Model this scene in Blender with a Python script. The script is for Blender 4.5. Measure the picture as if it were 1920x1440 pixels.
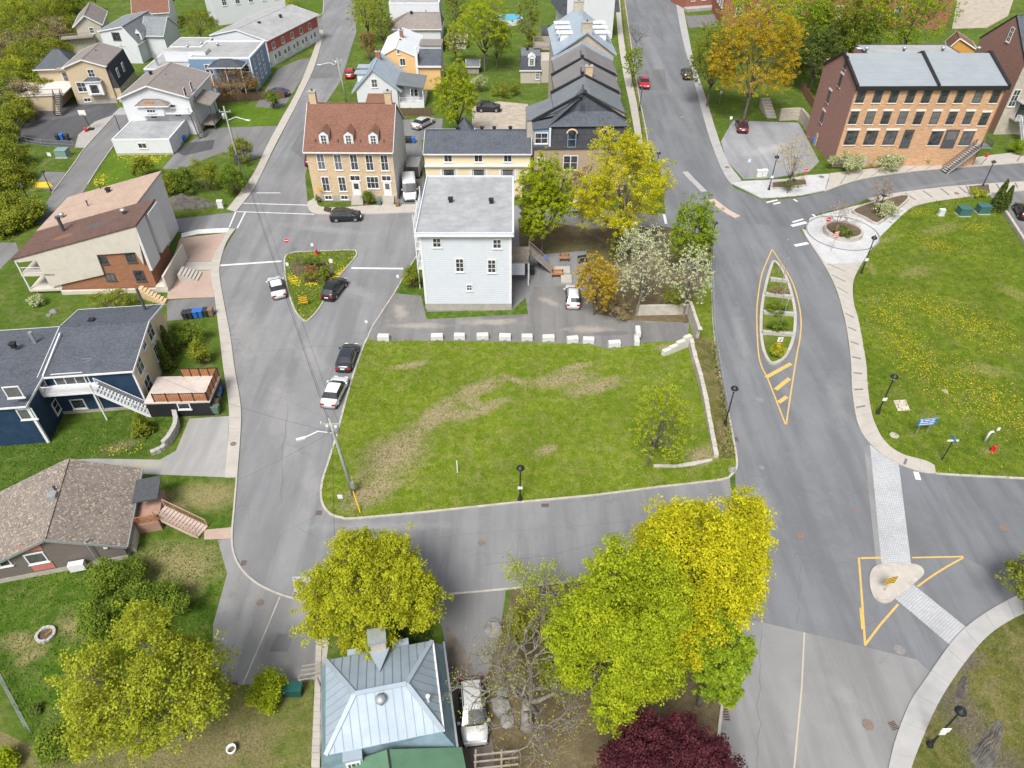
import bpy, math, random
import numpy as np
from mathutils import Vector, Matrix
for _o in list(bpy.data.objects): bpy.data.objects.remove(_o)
SC = bpy.context.scene; COL = SC.collection
R_ = math.radians
# ------------------------------------------------------------------ camera, sky, sun, exposure
F = 1331.0; CAMH = 51.0; PIT = R_(41.0)
sP, cP = math.sin(PIT), math.cos(PIT)
cam = bpy.data.cameras.new('camera'); camo = bpy.data.objects.new('camera', cam); COL.objects.link(camo)
cam.sensor_fit = 'HORIZONTAL'; cam.sensor_width = 36.0; cam.lens = 36.0*F/1920.0
cam.clip_start = 0.5; cam.clip_end = 4000
camo.location = (0, 0, CAMH); camo.rotation_euler = (math.pi/2-PIT, 0, 0)
SC.camera = camo
W = bpy.data.worlds.new('World'); SC.world = W; W.use_nodes = True
_n = W.node_tree.nodes; _l = W.node_tree.links
sky = _n.new('ShaderNodeTexSky'); sky.sky_type = 'NISHITA'; sky.sun_disc = False
sky.sun_elevation = R_(55); sky.sun_rotation = R_(200); sky.air_density = 1.0; sky.dust_density = 4.0; sky.ozone_density = 1.0
hs = _n.new('ShaderNodeHueSaturation'); hs.inputs['Saturation'].default_value = 0.42
_l.new(sky.outputs[0], hs.inputs['Color']); _l.new(hs.outputs[0], _n['Background'].inputs['Color'])
_n['Background'].inputs['Strength'].default_value = 0.10
sl = bpy.data.lights.new('sun', 'SUN'); sl.energy = 2.4; sl.angle = R_(20); sl.color = (1.0, 0.98, 0.945)
so = bpy.data.objects.new('sun', sl); COL.objects.link(so)
# sun stands behind the camera, a little to the left
_sd = Vector((math.sin(R_(200))*math.cos(R_(55)), math.cos(R_(200))*math.cos(R_(55)), math.sin(R_(55))))
so.rotation_euler = _sd.to_track_quat('Z', 'Y').to_euler()
SC.view_settings.view_transform = 'Standard'; SC.view_settings.look = 'None'
SC.view_settings.gamma = 1.0; SC.view_settings.exposure = 0.80
SC.view_settings.use_curve_mapping = False
SC.render.engine = 'CYCLES'; SC.render.resolution_x = 1024; SC.render.resolution_y = 768
SC.cycles.max_bounces = 4; SC.cycles.diffuse_bounces = 2; SC.cycles.glossy_bounces = 2; SC.cycles.transparent_max_bounces = 6
# ------------------------------------------------------------------ surveying helpers (photo point -> place)
def G(u, v, z=0.0):
    dx = (u-960.0)/F; k = (720.0-v)/F
    d = Vector((dx, cP+k*sP, -sP+k*cP)); t = (z-CAMH)/d.z
    return Vector((d.x*t, d.y*t, z))
def zrow(y, v):
    k = (720.0-v)/F
    return CAMH-y*(sP-k*cP)/(cP+k*sP)
def zat(bu, bv, tv, z0=0.0): return zrow(G(bu, bv, z0).y, tv)
def depth_at(p): return p.y*cP+(CAMH-p.z)*sP
def V3(*a): return Vector(a)
def smooth(pts, n=5, closed=False):
    P = [Vector((p[0], p[1])) for p in pts]; out = []; m = len(P)
    for i in range(m if closed else m-1):
        p0 = P[(i-1) % m] if (closed or i > 0) else P[0]; p1 = P[i]; p2 = P[(i+1) % m]
        p3 = P[(i+2) % m] if (closed or i+2 < m) else P[-1]
        for j in range(n):
            t = j/n
            out.append(0.5*((2*p1)+(p2-p0)*t+(2*p0-5*p1+4*p2-p3)*t*t+(3*p1-p0-3*p2+p3)*t**3))
    if not closed: out.append(P[-1])
    return out
def GP(px, sm=0, closed=True, z=0.0):
    P = [G(a[0], a[1], z).to_2d() for a in px]
    return smooth(P, sm, closed) if sm else P
# ------------------------------------------------------------------ objects
def tag(o, label=None, cat=None, group=None, kind=None):
    if label: o['label'] = label
    if cat: o['category'] = cat
    if group: o['group'] = group
    if kind: o['kind'] = kind
    return o
def empty(name, loc=(0, 0, 0), rz=0.0, parent=None):
    o = bpy.data.objects.new(name, None); COL.objects.link(o); o.location = loc; o.rotation_euler = (0, 0, rz)
    o.empty_display_size = 0.3; o.parent = parent
    return o
def inst(name, me, parent=None, loc=(0, 0, 0), rz=0.0, sc=None, rot=None):
    o = bpy.data.objects.new(name, me); COL.objects.link(o); o.parent = parent; o.location = loc
    o.rotation_euler = rot if rot else (0, 0, rz)
    if sc: o.scale = sc
    return o
KIDS = {}
def copy_tree(o, parent=None):
    c = o.copy(); COL.objects.link(c); c.parent = parent
    for ch in list(o.children): copy_tree(ch, c)
    return c
class MB:
    def __init__(s): s.v = []; s.f = []
    def add(s, vs, fs):
        n = len(s.v); s.v += [tuple(p) for p in vs]; s.f += [tuple(i+n for i in f) for f in fs]; return s
    def box(s, x0, x1, y0, y1, z0, z1):
        return s.add([(x0, y0, z0), (x1, y0, z0), (x1, y1, z0), (x0, y1, z0), (x0, y0, z1), (x1, y0, z1), (x1, y1, z1), (x0, y1, z1)],
                     [(0, 3, 2, 1), (4, 5, 6, 7), (0, 1, 5, 4), (1, 2, 6, 5), (2, 3, 7, 6), (3, 0, 4, 7)])
    def prism(s, pts, z0, z1, bottom=True):
        a = sum(pts[i][0]*pts[(i+1) % len(pts)][1]-pts[(i+1) % len(pts)][0]*pts[i][1] for i in range(len(pts)))
        P = list(pts) if a > 0 else list(pts)[::-1]; n = len(P)
        f = [tuple(range(n, 2*n))]+[(i, (i+1) % n, n+(i+1) % n, n+i) for i in range(n)]
        if bottom: f.append(tuple(range(n-1, -1, -1)))
        return s.add([(p[0], p[1], z0) for p in P]+[(p[0], p[1], z1) for p in P], f)
    def sheet(s, pts, z):
        a = sum(pts[i][0]*pts[(i+1) % len(pts)][1]-pts[(i+1) % len(pts)][0]*pts[i][1] for i in range(len(pts)))
        P = list(pts) if a > 0 else list(pts)[::-1]
        return s.add([(p[0], p[1], z) for p in P], [tuple(range(len(P)))])
    def slab(s, P, t):   # planar polygon (3D points), thickened downwards along its normal
        P = [Vector(p) for p in P]; n = Vector((0, 0, 0)); m = len(P)
        for i in range(m): n += P[i].cross(P[(i+1) % m])
        if n.length < 1e-9: return s
        n.normalize()
        if n.z < -1e-6: P = P[::-1]; n = -n
        return s.add([tuple(p) for p in P]+[tuple(p-n*t) for p in P],
                     [tuple(range(m)), tuple(range(2*m-1, m-1, -1))]+[(i, m+i, m+(i+1) % m, (i+1) % m) for i in range(m)])
    def bar(s, a, b, w, h=None):   # square bar between two points
        a = Vector(a); b = Vector(b); h = h or w; d = (b-a)
        if d.length < 1e-6: return s
        d.normalize(); up = Vector((0, 0, 1)) if abs(d.z) < .95 else Vector((0, 1, 0))
        x = d.cross(up).normalized()*(w/2); y = x.cross(d).normalized()*(h/2)
        vs = [a-x-y, a+x-y, a+x+y, a-x+y, b-x-y, b+x-y, b+x+y, b-x+y]
        return s.add(vs, [(0, 3, 2, 1), (4, 5, 6, 7), (0, 1, 5, 4), (1, 2, 6, 5), (2, 3, 7, 6), (3, 0, 4, 7)])
    def tube(s, path, rad, n=8, cap=True):
        P = [Vector(p) for p in path]; m = len(P)
        if not hasattr(rad, '__len__'): rad = [rad]*m
        vs = []; fs = []; px = None
        for i, p in enumerate(P):
            d = (P[min(i+1, m-1)]-P[max(i-1, 0)]).normalized()
            if px is None: px = d.cross(Vector((0, 0, 1)) if abs(d.z) < .9 else Vector((1, 0, 0))).normalized()
            px = (px-d*px.dot(d)).normalized(); py = d.cross(px)
            for k in range(n):
                a = 2*math.pi*k/n; vs.append(p+(px*math.cos(a)+py*math.sin(a))*rad[i])
        for i in range(m-1):
            for k in range(n): fs.append((i*n+k, i*n+(k+1) % n, (i+1)*n+(k+1) % n, (i+1)*n+k))
        if cap: fs += [tuple(range(n-1, -1, -1)), tuple(range((m-1)*n, m*n))]
        return s.add(vs, fs)
    def lathe(s, prof, c=(0, 0, 0), n=12):  # profile of (r,z)
        vs = []; fs = []
        for r, z in prof:
            for k in range(n): a = 2*math.pi*k/n; vs.append((c[0]+r*math.cos(a), c[1]+r*math.sin(a), c[2]+z))
        m = len(prof)
        for i in range(m-1):
            for k in range(n): fs.append((i*n+k, i*n+(k+1) % n, (i+1)*n+(k+1) % n, (i+1)*n+k))
        fs += [tuple(range(n-1, -1, -1)), tuple(range((m-1)*n, m*n))]
        return s.add(vs, fs)
    def mesh(s, name, mat, sm=False):
        me = bpy.data.meshes.new(name); me.from_pydata(s.v, [], s.f); me.validate(); me.update()
        if mat is not None: me.materials.append(mat)
        if sm: me.shade_smooth()
        return me
    def build(s, name, mat, parent=None, loc=(0, 0, 0), rz=0.0, sm=False):
        return inst(name, s.mesh(name, mat, sm), parent, loc, rz)
# ------------------------------------------------------------------ materials
def _mat(name):
    m = bpy.data.materials.new(name); m.use_nodes = True; t = m.node_tree
    return m, t, t.nodes['Principled BSDF']
class NT:
    def __init__(s, t): s.t = t
    def n(s, typ, **kw):
        o = s.t.nodes.new(typ)
        for k, v in kw.items(): setattr(o, k, v)
        return o
    def lk(s, a, b): s.t.links.new(a, b)
    def noise(s, vec, sc, det=3, rough=.6, dist=0.):
        o = s.n('ShaderNodeTexNoise'); o.inputs['Scale'].default_value = sc; o.inputs['Detail'].default_value = det
        o.inputs['Roughness'].default_value = rough; o.inputs['Distortion'].default_value = dist; s.lk(vec, o.inputs['Vector']); return o.outputs[0]
    def ramp(s, fac, stops):
        o = s.n('ShaderNodeValToRGB'); e = o.color_ramp.elements
        while len(e) < len(stops): e.new(0.5)
        for i, (p, c) in enumerate(stops):
            e[i].position = p; e[i].color = (c[0], c[1], c[2], 1) if hasattr(c, '__len__') else (c, c, c, 1)
        s.lk(fac, o.inputs[0]); return o.outputs[0]
    def mix(s, fac, a, b, mode='MIX'):
        o = s.n('ShaderNodeMix', data_type='RGBA', blend_type=mode)
        for sock, val in ((o.inputs[0], fac), (o.inputs[6], a), (o.inputs[7], b)):
            if hasattr(val, 'is_linked'): s.lk(val, sock)
            elif hasattr(val, '__len__'): sock.default_value = (val[0], val[1], val[2], 1)
            else: sock.default_value = val
        return o.outputs[2]
    def math(s, op, a, b=0., c=None):
        o = s.n('ShaderNodeMath', operation=op)
        for i, val in enumerate((a, b) if c is None else (a, b, c)):
            if hasattr(val, 'is_linked'): s.lk(val, o.inputs[i])
            else: o.inputs[i].default_value = val
        return o.outputs[0]
    def pos(s): return s.n('ShaderNodeNewGeometry').outputs['Position']
    def obj(s): return s.n('ShaderNodeTexCoord').outputs['Object']
    def bump(s, h, st, dist, b):
        o = s.n('ShaderNodeBump'); o.inputs['Strength'].default_value = st; o.inputs['Distance'].default_value = dist
        s.lk(h, o.inputs['Height']); s.lk(o.outputs[0], b.inputs['Normal'])
MC = {}
def sc3(c, k): return tuple(min(1., x*k) for x in c)
def M(name, col, rough=.8, var=.12, sc=2.0, metal=0., spec=.35, bump=0., coat=0., dirt=None):
    if name in MC: return MC[name]
    m, t, b = _mat(name); T = NT(t); p = T.pos()
    f = T.noise(p, sc, 4, .65)
    c = T.ramp(f, [(.3, sc3(col, 1-var)), (.7, sc3(col, 1+var))])
    if dirt: c = T.mix(T.ramp(T.noise(p, sc*.35, 5, .7, .6), [(.48, 0.), (.72, .8)]), c, dirt)
    T.lk(c, b.inputs['Base Color']); b.inputs['Roughness'].default_value = rough; b.inputs['Metallic'].default_value = metal
    b.inputs['Specular IOR Level'].default_value = spec; b.inputs['Coat Weight'].default_value = coat
    if bump: T.bump(T.noise(p, sc*6, 3), .6, bump, b)
    MC[name] = m; return m
def M_brick(name, c1, c2, mortar, bw=.24, bh=.08, var=.5, ms=.012, bump=.01, flat=None):
    if name in MC: return MC[name]
    m, t, b = _mat(name); T = NT(t); o = T.obj()
    x = T.n('ShaderNodeSeparateXYZ'); T.lk(o, x.inputs[0]); c = T.n('ShaderNodeCombineXYZ')
    if flat is None: T.lk(T.math('ADD', x.outputs[0], x.outputs[1]), c.inputs[0]); T.lk(x.outputs[2], c.inputs[1])
    else: c = T.n('ShaderNodeMapping'); c.inputs['Rotation'].default_value = (0, 0, flat); T.lk(o, c.inputs[0])
    br = T.n('ShaderNodeTexBrick'); T.lk(c.outputs[0], br.inputs['Vector'])
    br.inputs['Scale'].default_value = 1.0; br.inputs['Brick Width'].default_value = bw; br.inputs['Row Height'].default_value = bh
    br.inputs['Mortar Size'].default_value = ms; br.inputs['Bias'].default_value = 0.
    br.inputs['Color1'].default_value = (*c1, 1); br.inputs['Color2'].default_value = (*c2, 1); br.inputs['Mortar'].default_value = (*mortar, 1)
    mq = T.n('ShaderNodeMapping'); mq.inputs['Scale'].default_value = (.6, 2., 1.); T.lk(c.outputs[0], mq.inputs[0]); n1 = T.noise(mq.outputs[0], 1.9, 6, .8)
    n2 = T.noise(o, .35, 3, .6)
    col = T.mix(.75, br.outputs[0], T.ramp(n1, [(.32, sc3(c1, 1-var)), (.5, c1), (.68, sc3(c2, 1+var*.5))]), 'MIX')
    col = T.mix(.35 if flat is None else .8, col, br.outputs[0])
    col = T.mix(T.ramp(n2, [(.4, 0.), (.75, .35)]), col, sc3(mortar, .7))
    T.lk(col, b.inputs['Base Color']); b.inputs['Roughness'].default_value = .9; b.inputs['Specular IOR Level'].default_value = .2
    T.bump(br.outputs['Fac'], -.6, bump, b)
    MC[name] = m; return m
def M_shingle(name, c1, c2, bw=.5, bh=.22, var=.35, patch=None, light=None):
    if name in MC: return MC[name]
    m, t, b = _mat(name); T = NT(t); o = T.obj()
    br = T.n('ShaderNodeTexBrick'); T.lk(o, br.inputs['Vector']); br.inputs['Scale'].default_value = 1.
    br.inputs['Brick Width'].default_value = bw; br.inputs['Row Height'].default_value = bh; br.inputs['Mortar Size'].default_value = .015
    br.inputs['Color1'].default_value = (*c1, 1); br.inputs['Color2'].default_value = (*c2, 1); br.inputs['Mortar'].default_value = (*sc3(c1, .5), 1)
    vo = T.n('ShaderNodeTexVoronoi'); vo.inputs['Scale'].default_value = 8.0; T.lk(o, vo.inputs['Vector'])
    sp = T.n('ShaderNodeSeparateColor'); T.lk(vo.outputs['Color'], sp.inputs[0])
    col = T.mix(.45, br.outputs[0], T.ramp(sp.outputs[0], [(0., sc3(c1, 1-var)), (1., sc3(c2, 1+var))]))
    if light: col = T.mix(T.ramp(sp.outputs[1], [(.86, 0.), (.9, .8)]), col, light)
    col = T.mix(T.ramp(T.noise(o, .5, 4, .65), [(.35, .0), (.7, .4)]), col, sc3(c2, 1.25))
    if patch:
        for (px, py, rx, ry, cc) in patch:
            mp = T.n('ShaderNodeMapping', vector_type='TEXTURE'); mp.inputs['Location'].default_value = (px, py, 0); mp.inputs['Scale'].default_value = (rx, ry, 50)
            T.lk(o, mp.inputs[0]); g = T.n('ShaderNodeTexGradient', gradient_type='SPHERICAL'); T.lk(mp.outputs[0], g.inputs[0])
            k = T.math('ADD', g.outputs[1], T.math('MULTIPLY', T.math('SUBTRACT', T.noise(o, 1.2, 5, .7), .5), .8))
            col = T.mix(T.ramp(k, [(.3, 0.), (.45, .75)]), col, cc)
    T.lk(col, b.inputs['Base Color']); b.inputs['Roughness'].default_value = .95; b.inputs['Specular IOR Level'].default_value = .15
    T.bump(T.noise(o, 14, 3), .5, .02, b)
    MC[name] = m; return m
def M_siding(name, col, pitch=.2, vert=False, var=.06, rough=.6, dark=.72, grime=.25):
    if name in MC: return MC[name]
    m, t, b = _mat(name); T = NT(t); o = T.obj(); x = T.n('ShaderNodeSeparateXYZ'); T.lk(o, x.inputs[0])
    src = T.math('ADD', x.outputs[0], x.outputs[1]) if vert else x.outputs[2]
    fr = T.math('FRACT', T.math('DIVIDE', src, pitch))
    n = T.noise(o, 1.2, 4, .6)
    c = T.ramp(n, [(.3, sc3(col, 1-var)), (.7, sc3(col, 1+var))])
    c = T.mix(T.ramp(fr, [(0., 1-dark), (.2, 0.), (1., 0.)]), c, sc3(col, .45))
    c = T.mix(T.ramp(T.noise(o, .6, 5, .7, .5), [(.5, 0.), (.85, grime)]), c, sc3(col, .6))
    T.lk(c, b.inputs['Base Color']); b.inputs['Roughness'].default_value = rough; b.inputs['Specular IOR Level'].default_value = .3
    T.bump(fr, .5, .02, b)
    MC[name] = m; return m
def M_glass(name='window_glass', col=(.02, .026, .03)):
    if name in MC: return MC[name]
    m, t, b = _mat(name); T = NT(t)
    r = T.n('ShaderNodeObjectInfo').outputs['Random']; o = T.obj()
    n = T.noise(o, 1.3, 2)
    c = T.mix(T.ramp(n, [(.42, 0.), (.62, .5)]), col, (.14, .13, .12))
    c = T.mix(T.ramp(r, [(.6, 0.), (.9, .5)]), c, (.2, .2, .2))
    T.lk(c, b.inputs['Base Color']); b.inputs['Roughness'].default_value = .06; b.inputs['Specular IOR Level'].default_value = .6
    MC[name] = m; return m
def M_leaf(name, dark, mid, light, trans=.25, ns=.6):
    if name in MC: return MC[name]
    m, t, b = _mat(name); T = NT(t)
    a = T.n('ShaderNodeAttribute'); a.attribute_name = 'tone'
    c = T.ramp(a.outputs['Fac'], [(0., dark), (.5, mid), (1., light)])
    n = T.noise(T.pos(), ns, 3)
    c = T.mix(T.ramp(n, [(.35, 0.), (.7, .35)]), c, dark)
    T.lk(c, b.inputs['Base Color']); b.inputs['Roughness'].default_value = .65; b.inputs['Specular IOR Level'].default_value = .2
    tr = T.n('ShaderNodeBsdfTranslucent'); T.lk(c, tr.inputs[0]); mx = T.n('ShaderNodeMixShader'); mx.inputs[0].default_value = trans
    T.lk(b.outputs[0], mx.inputs[1]); T.lk(tr.outputs[0], mx.inputs[2]); T.lk(mx.outputs[0], t.nodes['Material Output'].inputs[0])
    MC[name] = m; return m
def blobmask(T, p, blobs, wob=.5, ws=.5):
    """soft irregular patches, each (centre x, y, radius x, radius y, angle)"""
    acc = None
    nz = T.math('MULTIPLY', T.math('SUBTRACT', T.noise(p, ws, 6, .7, .4), .5), wob*2)
    for (cx, cy, rx, ry, an) in blobs:
        mp = T.n('ShaderNodeMapping', vector_type='TEXTURE'); mp.inputs['Location'].default_value = (cx, cy, 0)
        mp.inputs['Rotation'].default_value = (0, 0, an); mp.inputs['Scale'].default_value = (rx, ry, 50); T.lk(p, mp.inputs[0])
        g = T.n('ShaderNodeTexGradient', gradient_type='SPHERICAL'); T.lk(mp.outputs[0], g.inputs[0])
        acc = g.outputs[1] if acc is None else T.math('MAXIMUM', acc, g.outputs[1])
    return T.math('ADD', acc, nz)
def pxblobs(L):   # (u0,v0,u1,v1,width m) photo segments -> world ellipses
    out = []
    for (a, b, c, d, w) in L:
        P, Q = G(a, b), G(c, d); m = (P+Q)/2; e = Q-P
        out.append((m.x, m.y, e.length/2+w, w, math.atan2(e.y, e.x)))
    return out
# ------------------------------------------------------------------ ground materials
def M_asphalt(name, col, light=None, blobs=None, crack=.5, dark=None, tracks=None):
    m, t, b = _mat(name); T = NT(t); p = T.pos()
    big = T.noise(p, .09, 5, .6, .3); med = T.noise(p, .7, 5, .7, .2); fine = T.noise(p, 22, 2, .8)
    c = T.ramp(big, [(.3, sc3(col, .84)), (.7, sc3(col, 1.16))])
    c = T.mix(T.ramp(med, [(.35, 0.), (.75, .35)]), c, sc3(col, 1.3))
    c = T.mix(T.ramp(fine, [(.3, .0), (.75, .3)]), c, sc3(col, .62))
    mp = T.n('ShaderNodeMapping'); mp.inputs['Scale'].default_value = (1., .09, 1.); mp.inputs['Rotation'].default_value = (0, 0, tracks or 0.); T.lk(p, mp.inputs[0])
    c = T.mix(T.ramp(T.noise(mp.outputs[0], .55, 4, .6), [(.42, 0.), (.62, .75)]), c, sc3(col, .72))
    if blobs:
        c = T.mix(T.ramp(blobmask(T, p, blobs, .9, .9), [(.1, 0.), (.75, .45)]), c, light)
    if dark:
        c = T.mix(T.ramp(blobmask(T, p, dark, .3, .8), [(.2, 0.), (.45, .5)]), c, sc3(col, .6))
    # cracks
    w = T.n('ShaderNodeVectorMath', operation='ADD'); ns = T.n('ShaderNodeTexNoise'); ns.inputs['Scale'].default_value = .6; ns.inputs['Detail'].default_value = 5; T.lk(p, ns.inputs['Vector'])
    s2 = T.n('ShaderNodeVectorMath', operation='SCALE'); T.lk(ns.outputs['Color'], s2.inputs[0]); s2.inputs['Scale'].default_value = 2.4
    T.lk(p, w.inputs[0]); T.lk(s2.outputs[0], w.inputs[1])
    vo = T.n('ShaderNodeTexVoronoi', feature='DISTANCE_TO_EDGE'); vo.inputs['Scale'].default_value = .16; T.lk(w.outputs[0], vo.inputs['Vector'])
    cr = T.math('MULTIPLY', T.ramp(vo.outputs['Distance'], [(0., 1.), (.006, .6), (.012, 0.)]), T.ramp(T.noise(p, .13, 3), [(.5, 0.), (.66, crack*.55)]))
    c = T.mix(cr, c, sc3(col, .4))
    T.lk(c, b.inputs['Base Color']); b.inputs['Roughness'].default_value = .93; b.inputs['Specular IOR Level'].default_value = .22
    T.bump(fine, .5, .012, b)
    return m
DRY = (.26, .205, .11); SOIL = (.15, .105, .065)
def M_lawn(name, g1, g2, dry=.35, blobs=None, bcol=SOIL, bs=.75, flowers=0., fblobs=None, wob=.45):
    m, t, b = _mat(name); T = NT(t); p = T.pos()
    n0 = T.noise(p, .16, 4, .6, .4); n1 = T.noise(p, 1.1, 5, .72, .3); n2 = T.noise(p, 7, 3, .75); n3 = T.noise(p, 26, 2, .8)
    c = T.ramp(n1, [(.3, g1), (.62, g2)])
    c = T.mix(T.ramp(n0, [(.35, 0.), (.7, .6)]), c, sc3(g1, .8))
    c = T.mix(T.ramp(T.noise(p, .45, 6, .75, .8), [(.55-.12*dry, 0.), (.78-.1*dry, min(1., dry*1.7))]), c, DRY)
    if blobs:
        c = T.mix(T.ramp(blobmask(T, p, blobs, wob*1.25, 1.1), [(-.0, 0.), (.72, bs)]), c, T.ramp(n2, [(.3, sc3(bcol, .75)), (.7, sc3(bcol, 1.35))]))
    c = T.mix(T.ramp(n2, [(.3, .55), (.55, 0.)]), c, sc3(g1, .5))
    c = T.mix(T.ramp(n3, [(.58, 0.), (.8, .4)]), c, sc3(g2, 1.5))
    if flowers:
        vo = T.n('ShaderNodeTexVoronoi'); vo.inputs['Scale'].default_value = 4.5; T.lk(p, vo.inputs['Vector'])
        k = T.ramp(vo.outputs['Distance'], [(.14, 1.), (.24, 0.)])
        msk = T.ramp(blobmask(T, p, fblobs, .5, .5), [(.1, .08), (.5, 1.)]) if fblobs else T.ramp(T.noise(p, .3, 3), [(.4, 0.), (.6, 1.)])
        c = T.mix(T.math('MULTIPLY', T.math('MULTIPLY', k, msk), flowers), c, (.62, .47, .015))
    T.lk(c, b.inputs['Base Color']); b.inputs['Roughness'].default_value = .95; b.inputs['Specular IOR Level'].default_value = .1
    T.bump(T.math('ADD', n2, T.math('MULTIPLY', n3, .6)), .8, .09, b)
    return m
GREEN1 = (.055, .105, .012); GREEN2 = (.125, .19, .022)
mGround = M_lawn('ground_cover', (.05, .10, .012), (.125, .18, .025), .4)
mField = M_lawn('field_turf', (.095, .155, .010), (.20, .25, .018), .34, pxblobs([
    (690, 900, 780, 815, 2.89), (780, 815, 850, 750, 1.87), (850, 748, 935, 716, 1.53), (860, 792, 955, 745, 1.02), (905, 768, 870, 745, 1.19), (655, 945, 745, 895, 2.21), (720, 860, 760, 850, 3.4),
    (985, 722, 1120, 705, 1.53), (1060, 740, 1170, 712, 1.53), (1040, 700, 1110, 682, 0.85), (735, 692, 805, 680, 0.85), (1010, 850, 1040, 840, 0.77), (940, 705, 990, 722, 0.68), (800, 790, 900, 770, 1.19), (1300, 862, 1335, 848, 1.53), (1230, 655, 1275, 650, 0.85)]),
    (.30, .235, .145), .95, wob=.55)
mPark = M_lawn('park_turf', (.068, .12, .008), (.17, .212, .016), .3, pxblobs([(1690, 520, 1740, 500, 1.8), (1620, 480, 1640, 520, .8), (1730, 440, 1800, 420, 1.6), (1640, 460, 1690, 440, .9), (1810, 690, 1890, 700, 1.5), (1840, 850, 1870, 840, .7), (1880, 540, 1920, 560, 1.6)]),
    (.30, .255, .11), .45, .4, pxblobs([(1690, 560, 1900, 640, 4.5), (1650, 600, 1800, 760, 3.5), (1800, 700, 1915, 800, 4), (1730, 450, 1780, 470, 2.5), (1690, 400, 1760, 400, 1.5), (1820, 430, 1850, 425, 2)]))
mYard = M_lawn('yard_turf', (.04, .095, .009), (.11, .175, .017), .25, pxblobs([(300, 940, 330, 960, 2.2), (350, 930, 430, 930, 2.4), (290, 1050, 390, 1060, 3.0), (380, 1040, 350, 1110, 2), (20, 1200, 60, 1210, 1.2), (40, 1240, 80, 1220, .8), (160, 1180, 130, 1170, 1.5), (200, 845, 250, 830, 1.2)]), (.29, .23, .115), .8)
mScrub = M_lawn('rough_grass', (.08, .12, .02), (.18, .19, .045), .7, pxblobs([(300, 1420, 440, 1400, 4), (470, 1350, 480, 1440, 2), (0, 1340, 60, 1420, 3)]), (.22, .165, .10), .6)
mBank = M_lawn('bank_grass', (.06, .085, .015), (.17, .165, .035), .8, pxblobs([(1780, 1300, 1830, 1380, 2.2), (1840, 1420, 1900, 1440, 2), (1790, 1260, 1840, 1230, .8)]), (.12, .10, .085), .85)
mMulch = M('mulch_soil', (.105, .075, .05), .95, .35, 3, bump=.05)
mLitter = M_lawn('leaf_litter', (.11, .085, .05), (.17, .135, .075), .5, pxblobs([(1010, 480, 1140, 480, 4), (1180, 440, 1250, 460, 2)]), (.10, .115, .03), .5)
mAspA = M_asphalt('street_asphalt', (.208, .208, .212), (.285, .28, .27), pxblobs([(450, 560, 470, 700, 2.5), (520, 700, 540, 860, 2), (580, 880, 590, 930, 1.2), (600, 520, 700, 560, 2), (520, 420, 700, 440, 1.5), (540, 990, 900, 985, .7), (560, 640, 600, 690, 2)]), .8, None, .35)
mAspB = M_asphalt('avenue_asphalt', (.168, .174, .184), (.235, .236, .238), pxblobs([(1380, 560, 1400, 720, 1.0), (1560, 700, 1580, 800, 1.2), (1420, 900, 1450, 1000, 1.5), (1190, 20, 1290, 240, 2)]), .6, None, .05)
mAspC = M_asphalt('east_asphalt', (.15, .156, .166), (.21, .212, .216), pxblobs([(1600, 370, 1900, 325, .6)]), .3, None, 1.4)
mAspD = M_asphalt('south_asphalt', (.225, .225, .223), (.27, .266, .256), pxblobs([(1480, 1250, 1500, 1420, 1.2), (1560, 1280, 1600, 1320, 1)]), .7, None, .1)
mLane = M_asphalt('lane_asphalt', (.18, .178, .176), None, None, .5)
mLot = M_asphalt('lot_asphalt', (.085, .085, .09), (.15, .147, .145), pxblobs([(60, 230, 200, 200, 2)]), .2)
mGravel = M_asphalt('gravel_drive', (.18, .176, .172), (.40, .35, .29), pxblobs([(1060, 618, 1150, 620, 1.0), (860, 605, 980, 605, 1.0), (740, 570, 760, 600, 1.3), (1010, 560, 1050, 575, .8), (1150, 590, 1230, 605, .7), (720, 612, 850, 612, .8)]), .2, pxblobs([(1100, 628, 1190, 625, .6), (1080, 560, 1090, 580, 1.5), (890, 600, 1000, 590, .7)]))
mDirt = M('pale_dirt', (.36, .31, .25), .95, .25, .8, bump=.02)
mConc = M('kerb_concrete', (.40, .37, .325), .9, .16, 1.5, bump=.01, dirt=(.30, .27, .24))
mSlab = M('slab_concrete', (.385, .355, .315), .9, .1, .8, bump=.008, dirt=(.38, .35, .31))
mSlabG = M('grey_slab_concrete', (.335, .33, .322), .9, .1, .8, bump=.008, dirt=(.36, .35, .34))
mPaverW = M_brick('white_paver', (.54, .54, .54), (.47, .47, .48), (.30, .30, .30), .45, .3, .12, .03, flat=0.)
mCross = M_brick('crossing_paver', (.47, .48, .49), (.38, .39, .40), (.27, .27, .28), .2, .2, .25, .025, flat=.1)
mCross2 = M_brick('crossing_paver_2', (.47, .48, .49), (.38, .39, .40), (.27, .27, .28), .2, .2, .25, .025, flat=-.62)
mBrickPav = M_brick('brick_paver', (.40, .28, .23), (.46, .34, .28), (.32, .25, .21), .3, .16, .2, .018, flat=.05)
mWhitePaint = M('white_road_paint', (.62, .615, .60), .8, .15, 6, dirt=(.45, .44, .43))
mYellow = M('yellow_road_paint', (.56, .36, .09), .8, .15, 6, dirt=(.34, .28, .19))
mYellowF = M('worn_yellow_paint', (.42, .37, .28), .85, .12, 5, dirt=(.32, .31, .29))
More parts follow.
